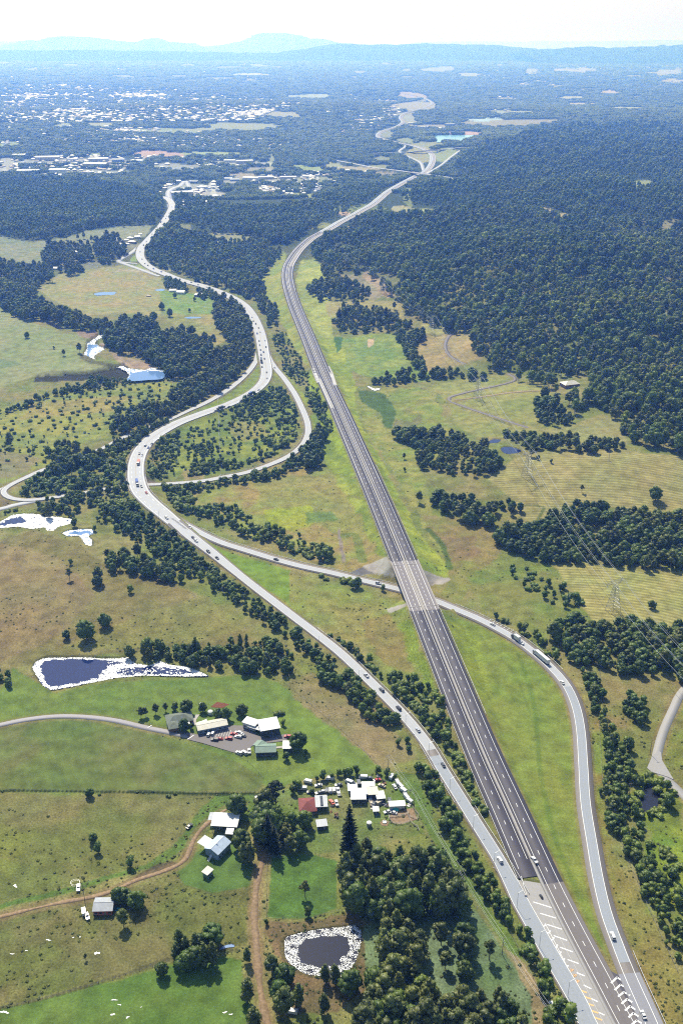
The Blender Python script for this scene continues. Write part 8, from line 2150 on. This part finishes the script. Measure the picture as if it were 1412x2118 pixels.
# hedge bank at the foot of the mown field
# ------------------------------------------------------------------ single trees one can point to
one = [('gum', 22, 925, 17, 'big spreading gum alone in the rough left field'), ('gum', 62, 941, 8, 'dark rounded tree below the big spreading gum'), ('young', 152, 892, 5, 'small dark tree beside the lone pole in the left field'),
       ('round', 246, 858, 11, 'pale-trunked tree at the top of the dark belt'), ('gum', 205, 1205, 14, 'open gum standing right of the small dead tree'), ('round', 204, 1213, 10, 'dark broad tree at the corner of the brown field'), ('thin', 145, 1200, 11, 'small leaning dead tree in the brown field'), ('young', 271, 1227, 6, 'small round tree in the brown field'),
       ('round', 313, 1190, 12, 'large domed dark tree at the top edge of the brown field'), ('round', 180, 1322, 15, 'biggest dark tree in the middle of the brown field'), ('round', 217, 1296, 11, 'dark tree right behind the biggest one in the brown field'), ('round', 139, 1321, 7, 'small dark tree left of the biggest one in the brown field'),
       ('round', 186, 1648, 6, 'round tree on the fence below the mown field'), ('round', 307, 1346, 11, 'left of the two dark trees above the pond tail'), ('round', 328, 1347, 10, 'right of the two dark trees above the pond tail'), ('casuarina', 405, 1350, 13, 'tall narrow tree rising over the pond-tail trees'), ('round', 268, 1358, 9, 'dark tree at the upper corner of the blue pond'),
       ('round', 491, 1684, 14, 'large dark tree shading the end of the white shed'), ('bunya', 571, 1680, 21, 'bunya pine with umbrella crown above the dark garden'), ('gum', 550, 1690, 19, 'dark gum pressed against the bunya pine'), ('pine', 555, 1752, 24, 'dark pine tallest left of the garden'), ('pine', 722, 1790, 42, 'tallest dark pine tree standing over the junk yard'), ('pine', 568, 1765, 20, 'dark pine beside the start of the reddish track'),
       ('round', 193, 1741, 6, 'dark round tree, upper of two in the brown left paddock'), ('young', 204, 1763, 6, 'small tree, lower of two in the brown left paddock'), ('young', 271, 1792, 6, 'small dark tree near the bare bank above the track'), ('gum', 256, 1915, 11, 'pale tree below the dark clump by the lower left house'),
       ('round', 616, 1552, 13, 'dark tree right of the small white shed'), ('young', 591, 1570, 5, 'small tree in front of the small white shed'), ('young', 632, 1560, 3.5, 'upper of two ball-shaped shrubs right of the dark tree'), ('young', 634, 1570, 2.6, 'lower of two ball-shaped shrubs right of the dark tree'),
       ('gum', 292, 1484, 8, 'leftmost of the garden trees above the driveway'), ('gum', 301, 1482, 7, 'second of the garden trees above the driveway'), ('gum', 322, 1477, 8, 'third of the garden trees above the driveway'), ('gum', 343, 1472, 7, 'feathery tree just left of the olive-roofed house'), ('young', 360, 1470, 6, 'small dark tree behind the olive-roofed house'), ('round', 386, 1475, 10, 'dark tree behind the olive-roofed house'),
       ('round', 381, 1512, 9, 'dark tree in front of the olive-roofed house'), ('round', 420, 1472, 7, 'rounded tree between the house and the long hall'), ('young', 396, 1508, 4, 'shrub at the near end of the long hall'), ('round', 452, 1486, 8, 'dark tree behind the long hall'), ('round', 468, 1488, 9, 'dark tree at the right end of the long hall'), ('round', 502, 1480, 9, 'dark tree by the garden behind the halls'),
       ('bush', 572, 1478, 3, 'long low bush on the lawn behind the big white hall'), ('bush', 582, 1479, 3, 'low bush at the right of the lawn bush behind the big white hall'), ('young', 586, 1500, 4, 'small bush right of the big white hall'), ('round', 838, 724 + 0, 10, 'dark tree by the bare paddock corner'), ('round', 1345, 1258, 7, 'lone dark tree in the striped paddock'), ('young', 1352, 1260, 5, 'small tree touching the lone one in the striped paddock'),
       ('round', 1354, 1035, 14, 'broad dark tree on the right of the mown hill'), ('thin', 1202, 1018, 8, 'thin tree on the slope of the mown hill'), ('young', 1139, 958, 4, 'small dark tree on the crest of the mown hill'), ('gum', 1098, 945, 11, 'gum beside the wires at the blue dam'), ('round', 1112, 951, 5, 'dark bush right of the gum at the blue dam'), ('round', 1395, 1160, 10, 'dark tree at the right end of the big clump'),
       ('round', 1380, 1668, 9, 'dark tree on the right bank of the dark pond'), ('gum', 835, 950, 7, 'bush at the left end of the wood above the golden slope'), ('young', 836, 975, 4, 'small round bush on the golden slope'), ('gum', 133, 736, 9, 'lone gum in the green left paddock'), ('young', 112, 722, 4, 'tiny tree left of the lone gum in the paddock'), ('gum', 165, 730, 14, 'gum on the river bend'), ('round', 57, 699, 9, 'dark tree above the river at the left'),
       ('gum', 138, 496, 10, 'lone round gum on the far green slope'), ('gum', 162, 496, 12, 'pair of gums on the far green slope, left one'), ('gum', 174, 494, 14, 'pair of gums on the far green slope, right one'), ('gum', 190, 500, 13, 'gum at the head of the far farmhouse trees'), ('gum', 97, 498, 9, 'gum at the forest edge on the far green slope'), ('gum', 63, 560, 14, 'big gum at the left of the far farmhouses'), ('gum', 8, 546, 11, 'gum at the very left beside the far paddock'), ('gum', 30, 548, 11, 'second gum from the left beside the far paddock'),
       ('round', 318, 665, 15, 'dark clump of tree below the white homestead, left one'), ('round', 352, 655, 13, 'dark tree below the white homestead, right one'), ('round', 362, 616, 9, 'round tree in front of the white homestead'), ('round', 392, 645, 6, 'small tree below the cleared lawn'), ('young', 403, 623, 6, 'round bush on the homestead lawn'), ('round', 335, 640, 12, 'dark tree left of the homestead lawn'), ('round', 196, 676, 12, 'dark tree beside the far pool paddock'),
       ('pine', 702, 668, 26, 'dark pine beside the upper motorway wood, left one'), ('pine', 716, 664, 22, 'dark pine beside the upper motorway wood, right one'), ('pine', 797, 662, 22, 'slender pine in the pale upper paddock'), ('pine', 788, 660, 17, 'shorter slender pine in the pale upper paddock'), ('gum', 815, 640, 12, 'lone dark tree at the top of the pale upper paddock'), ('round', 811, 660, 11, 'rounded tree right of the slender pines'),
       ('gum', 867, 1040, 12, 'leftmost tree of the dark clump on the golden slope'), ('gum', 569, 645, 16, 'tall gum between the roads'), ('gum', 572, 682, 14, 'tall gum below the first between the roads'), ('round', 740, 1215, 9, 'dark tree right beside the ramp road before the bridge'), ('round', 730, 1217, 8, 'dark tree left of the pair beside the ramp road'), ('young', 790, 1222, 5, 'small tree by the ramp road close to the bridge'),
       ('casuarina', 103, 1072, 16, 'tall dark tree on the bank of the lagoon'), ('casuarina', 218, 1078, 11, 'narrow dark cypress-like tree, left of two below the scrub'), ('casuarina', 240, 1080, 10, 'narrow dark cypress-like tree, right of two below the scrub'), ('young', 155, 1090, 8, 'dark pointed tree at the right end of the lagoon'), ('young', 195, 1098, 5, 'dark bush at the corner of the silvery pond'), ('young', 147, 1168, 5, 'dark bush below the silvery pond'),
       ('thin', 631, 1855, 11, 'thin pale tree in the green plot, upper one'), ('young', 637, 1895, 5, 'small tree at the bottom fence of the green plot'), ('thin', 868, 1990, 15, 'spindly tree with bare trunk in the pale scrub'), ('thin', 1011, 1985, 13, 'slender tree with bare trunk near the timber pole'), ('casuarina', 670, 2095, 12, 'pointed dark tree below the dam'), ('casuarina', 672, 2030, 11, 'slim tree on the near bank of the dam'), ('casuarina', 692, 2034, 12, 'second slim tree on the near bank of the dam'), ('round', 725, 2050, 13, 'broad tree at the lower right of the dam'),
       ('casuarina', 618, 2080, 14, 'dark tree at the lower left of the dam'), ('round', 590, 2035, 12, 'dark tree between the track and the dam'), ('casuarina', 650, 2160, 14, 'dark tree cut by the bottom edge below the dam'), ('young', 1170, 2110, 9, 'dark bush at the bottom end of the hedge'), ('round', 1163, 2095, 8, 'round tree beside the parked white ute'), ('thin', 178, 1985, 4, 'small bare bush in the lower left paddock'), ('round', 336, 2018, 8, 'dark narrow tree at the left of the clump above the green field')]
for (kd, px, py, h, lab) in one:
    x, y, z = base(px, py)
    plant(kd, rnd.randrange(len(PROTO[kd])), x, y, z, h, rnd.uniform(0, 6.28), lab, None, .78 if (kd == 'pine' and h > 40) else 1.0)
for (px, py) in [(688, 1612), (700, 1606), (712, 1602), (724, 1606), (736, 1600), (668, 1612), (655, 1615), (610, 1628), (620, 1632), (645, 1640), (606, 1640), (800, 1605), (815, 1610), (780, 1600)]:
    x, y, z = base(px, py); k = rnd.randrange(2)
    plant('young', k, x, y, z, rnd.uniform(3, 6), rnd.uniform(0, 6), 'small garden tree along the top edge of the scrap yard', 'small garden trees along the top edge of the scrap yard')
# dead stumps standing in the pond tail
for i, (px, py) in enumerate([(252, 1393), (258, 1396), (264, 1394), (282, 1392), (296, 1396), (311, 1394), (320, 1390)]):
    x, y = P0(px, py, 0); lv = WATER['farm_pond'][1]
    m = MB(); m.bar((0, 0, -1), (.2, .1, rnd.uniform(2.5, 5)), .12, 5, 0, .04); m.bar((.1, 0, 1.6), (.9, .3, 3), .05, 4)
    o = m.build('dead_tree', BARKD, None, (float(x), float(y), lv)); tag(o, 'bare dead tree stem standing in the weedy pond tail', 'dead tree', 'bare dead stems in the weedy pond tail')

# ------------------------------------------------------------------ far buildings and towns
wallm = WMAT['white']
def far_house_mesh(L_, W_, h, rise, kind, wall, roof):
    a = walls(L_, W_, h, rise, kind); b = roof_verts(L_, W_, h, rise, kind)
    n = len(a.v); a.v += b.v; a.f += [tuple(i + n for i in f) for f in b.f]; a.m += [1] * len(b.f)
    return a.mesh('house', [WMAT[wall], RM[roof]])
FH = [far_house_mesh(15, 10, 3, 2.2, 'hip', 'cream', 'white'), far_house_mesh(13, 9, 3, 2, 'gable', 'white', 'pale'), far_house_mesh(16, 11, 3, 2.4, 'hip', 'brick', 'cream'), far_house_mesh(12, 9, 3, 2, 'gable', 'white', 'white'), far_house_mesh(14, 9, 3, 2, 'hip', 'brick', 'rust'), far_house_mesh(15, 10, 3, 2, 'gable', 'cream', 'green')]
FI = [far_house_mesh(40, 22, 7, .6, 'flat', 'white', 'white'), far_house_mesh(55, 26, 8, 1.5, 'gable', 'cream', 'white'), far_house_mesh(32, 18, 6, .5, 'flat', 'blue', 'pale'), far_house_mesh(46, 20, 7, 2, 'gable', 'white', 'cream')]
def far_place(me, px, py, rz, name, label, cat, group=None, s=1.0, z=0):
    x, y, zz = base(px, py)
    o = link(name, me, None, (x, y, zz + z), rz); o.scale = (s, s, s); tag(o, label, cat, group)
for (px, py, k, s, lab) in [(358, 603, 1, .9, 'white homestead building beside the far highway, left of three'), (375, 607, 3, 1.1, 'white homestead building in the middle of the lawn trees'), (413, 612, 2, 1.0, 'white homestead house with dark walls, right of three'), (308, 613, 4, .5, 'tiny shed on the farm track below the service road'), (1177, 798, 2, 1.2, 'pale-roofed house at the forest edge on the right'),
                            (116, 557, 3, .9, 'long white farmhouse among the far-left gums'), (139, 562, 1, .6, 'small shed right of the far-left farmhouse'), (165, 524, 3, 1.1, 'long white roof under the tall gums, upper one'), (160, 536, 3, .8, 'long white roof under the tall gums, lower one'), (407, 488, 1, .9, 'small grey house in the clearing of the wood'), (1320, 384, 2, .8, 'small house in the right forest clearing'), (1290, 372, 1, .7, 'tiny white house deep in the right forest')]:
    far_place(FH[k], px, py, rnd.uniform(-.4, .4), 'farmhouse', lab, 'house', None, s)
for (px, py, k, s, a, lab) in [(377, 403, 1, 1.3, .1, 'large cream-roofed warehouse beside the town road'), (440, 410, 0, 1.1, -.3, 'white warehouse right of the town road'), (362, 378, 0, 1, .1, 'grey warehouse above the large cream one'), (400, 378, 2, 1.2, -.4, 'blue-grey warehouse cluster above the town road'), (420, 390, 0, 1.1, -.4, 'silver warehouse in the industrial estate'), (470, 372, 0, .9, 0, 'small white warehouse left of the treed block'),
                               (520, 372, 3, 1.3, 0, 'cream warehouse in the strip above the dark wood'), (550, 370, 1, 1, 0, 'white warehouse right of the cream one'), (485, 374, 2, 1, .2, 'grey warehouse at the start of the strip'), (596, 370, 1, 1, .1, 'long pale warehouse in the strip'), (640, 368, 3, 1.1, 0, 'dark-sided warehouse at the right end of the strip'), (690, 376, 0, .8, .1, 'lone white warehouse right of the strip'),
                               (100, 331, 1, 1.8, 0, 'very long white warehouse in the left industrial belt'), (150, 333, 2, 1.6, 0, 'blue-grey warehouse right of the very long one'), (205, 333, 1, 1.5, 0, 'white warehouse in the centre of the left belt'), (245, 334, 2, 1.4, 0, 'grey warehouse right in the left belt'), (285, 336, 0, 1.4, 0, 'dark-fronted warehouse at the right of the belt'), (40, 324, 0, 1.4, 0, 'white warehouse at the left of the belt'),
                               (60, 358, 1, 1.4, 0, 'white warehouse in the lower left belt'), (120, 356, 0, 1.4, 0, 'white warehouse in the middle of the lower belt'), (200, 345, 1, 1.6, .1, 'long white warehouse beside the trees'), (160, 360, 2, 1, 0, 'small grey warehouse at the foot of the belt'), (505, 337, 1, 1.2, 0, 'long white warehouse by the smoke'), (430, 345, 3, 1.2, 0, 'cream warehouse in the middle town'), (475, 335, 0, 1.2, 0, 'white warehouse in the middle town'),
                               (877, 267, 2, 1.9, 0, 'blue-roofed factory above the turquoise lake'), (853, 257, 1, 1.1, 0, 'cream factory left of the blue-roofed one'), (930, 260, 2, 1.6, 0, 'dark factory above the right of the lake'), (912, 268, 0, 1.2, 0, 'pale shed between the two factories')]:
    s *= rnd.uniform(.7, .95); a += rnd.choice([0, .35, -.3, 1.2, .15])
    far_place(FI[k], px, py, a, 'warehouse', lab, 'warehouse', None, s)
# roadside depot: sheds and many parked vehicles
for i, (px, py, k) in enumerate([(212, 507, 3), (226, 500, 0), (240, 496, 3), (250, 508, 1), (262, 498, 3), (270, 494, 0), (258, 511, 3), (274, 502, 2), (236, 512, 3), (222, 513, 1), (246, 500, 0), (264, 506, 1), (284, 492, 3), (290, 486, 3)]):
    far_place(FH[k], px, py, rnd.uniform(-.5, .5), 'depot_shed', 'pale shed of the roadside depot', 'shed', 'pale sheds of the roadside depot', rnd.uniform(.6, 1.1))
for i in range(34):
    u = rnd.random(); px = 205 + 85 * u + rnd.uniform(-4, 4); py = 511 - 20 * u + rnd.uniform(-6, 8)
    x, y, z = base(px, py); c = rnd.choice(['white', 'white', 'silver', 'black'])
    car(rnd.choice(['car', 'van', 'suv']), c, (x, y, z + .1), rnd.uniform(0, 3), c + ' vehicle parked in the roadside depot', c + ' vehicles parked in the roadside depot')
# houses of the towns: the nearest 300 one by one, the rest as one mass
TOWNP = [([(0, 174), (150, 176), (280, 182), (420, 188), (520, 200), (640, 214), (560, 232), (520, 250), (400, 252), (200, 252), (0, 258)], 4200, 'suburb on the far left hills'),
         ([(0, 262), (250, 262), (420, 272), (640, 292), (560, 312), (380, 312), (200, 300), (0, 298)], 600, 'suburb around the far green fields'),
         ([(200, 276), (430, 284), (480, 292), (440, 306), (220, 296)], 200, 'dense housing below the long green field'),
         ([(0, 318), (330, 322), (560, 332), (540, 352), (400, 352), (240, 366), (0, 372)], 300, 'streets around the left warehouses'),
         ([(350, 380), (450, 376), (470, 410), (440, 425), (380, 428), (300, 404)], 80, 'estate beside the town road'), ([(480, 360), (640, 356), (780, 350), (700, 382), (640, 404), (560, 404), (500, 380)], 190, 'estate above the dark wood'),
         ([(700, 195), (820, 195), (830, 235), (780, 268), (700, 282), (650, 240)], 330, 'scattered houses left of the far motorway'), ([(990, 130), (1412, 128), (1412, 182), (1000, 176)], 420, 'scattered houses on the far right'), ([(900, 195), (1260, 190), (1280, 225), (1000, 235)], 200, 'scattered houses beyond the lake'), ([(0, 120), (700, 130), (700, 170), (0, 170)], 200, 'faint far houses under the hills')]
hs = []
for poly, n, ph in TOWNP:
    P_ = np.array(poly, float); k = 0; tries = 0
    cl = [(rnd.uniform(P_[:, 0].min(), P_[:, 0].max()), rnd.uniform(P_[:, 1].min(), P_[:, 1].max())) for _ in range(max(6, n // 22))]
    while k < n and tries < n * 30:
        tries += 1
        if rnd.random() < .7:
            c = rnd.choice(cl); px = rnd.gauss(c[0], 34); py = rnd.gauss(c[1], 4.0)
        else:
            px = rnd.uniform(P_[:, 0].min(), P_[:, 0].max()); py = rnd.uniform(P_[:, 1].min(), P_[:, 1].max())
        if not inpoly(poly, np.array([px]), np.array([py]))[0]: continue
        hs.append((px, py, ph)); k += 1
hs.sort(key=lambda h: -h[1])
A_ = np.array([(h[0], h[1]) for h in hs]); hx, hy, hz_ = G(A_[:, 0], A_[:, 1])
dr = roaddist(hx, hy)
V_, F_a, M_a = [], [], []
cnt = 0
BIG = MB(); BIG2 = MB()
for i, h in enumerate(hs):
    if dr[i] < 12: continue
    far_k = 1 + max(0, (290 - h[1]) / 130)
    s = rnd.uniform(.65, 1.1) * far_k
    if cnt < 300:
        ki = rnd.randrange(6) if rnd.random() < .4 else rnd.randrange(4)
        o = link('town_house', FH[ki], None, (float(hx[i]), float(hy[i]), float(hz_[i]) + .4), rnd.choice([0, .3, 1.2, 1.6]) + rnd.uniform(-.2, .2)); o.scale = (s, s, s)
        tag(o, ('small ' if s < 1.1 else 'large ') + ('white-roofed cream', 'grey-roofed white', 'cream-roofed brown', 'plain white', 'rusty-roofed', 'green-roofed')[ki] + ' house in the ' + h[2], 'house', 'houses in the ' + h[2]); cnt += 1
    else:
        a = rnd.uniform(0, 3.14); ca, sa = math.cos(a), math.sin(a); l, w, hh = 9 * s, 6 * s, 3.2 * s; rs = 2.2 * s
        def T(x, y, z): return (float(hx[i]) + x * ca - y * sa, float(hy[i]) + x * sa + y * ca, float(hz_[i]) + z)
        BIG.add([T(-l, -w, 0), T(l, -w, 0), T(l, w, 0), T(-l, w, 0), T(-l, -w, hh), T(l, -w, hh), T(l, w, hh), T(-l, w, hh)], [(0, 1, 5, 4), (1, 2, 6, 5), (2, 3, 7, 6), (3, 0, 4, 7)], 0)
        BIG.add([T(-l, -w, hh), T(l, -w, hh), T(l, w, hh), T(-l, w, hh), T(-l * .5, 0, hh + rs), T(l * .5, 0, hh + rs)], [(0, 1, 5, 4), (1, 2, 5), (2, 3, 4, 5), (3, 0, 4)], rnd.choice([1, 2, 2, 3, 4, 4]))
o = BIG.build('houses', [WMAT['cream'], RM['white'], RM['pale'], RM['cream'], RM['rust']]); tag(o, 'the many tiny houses of the far suburbs', kind='stuff')
# smoke rising in the far suburb
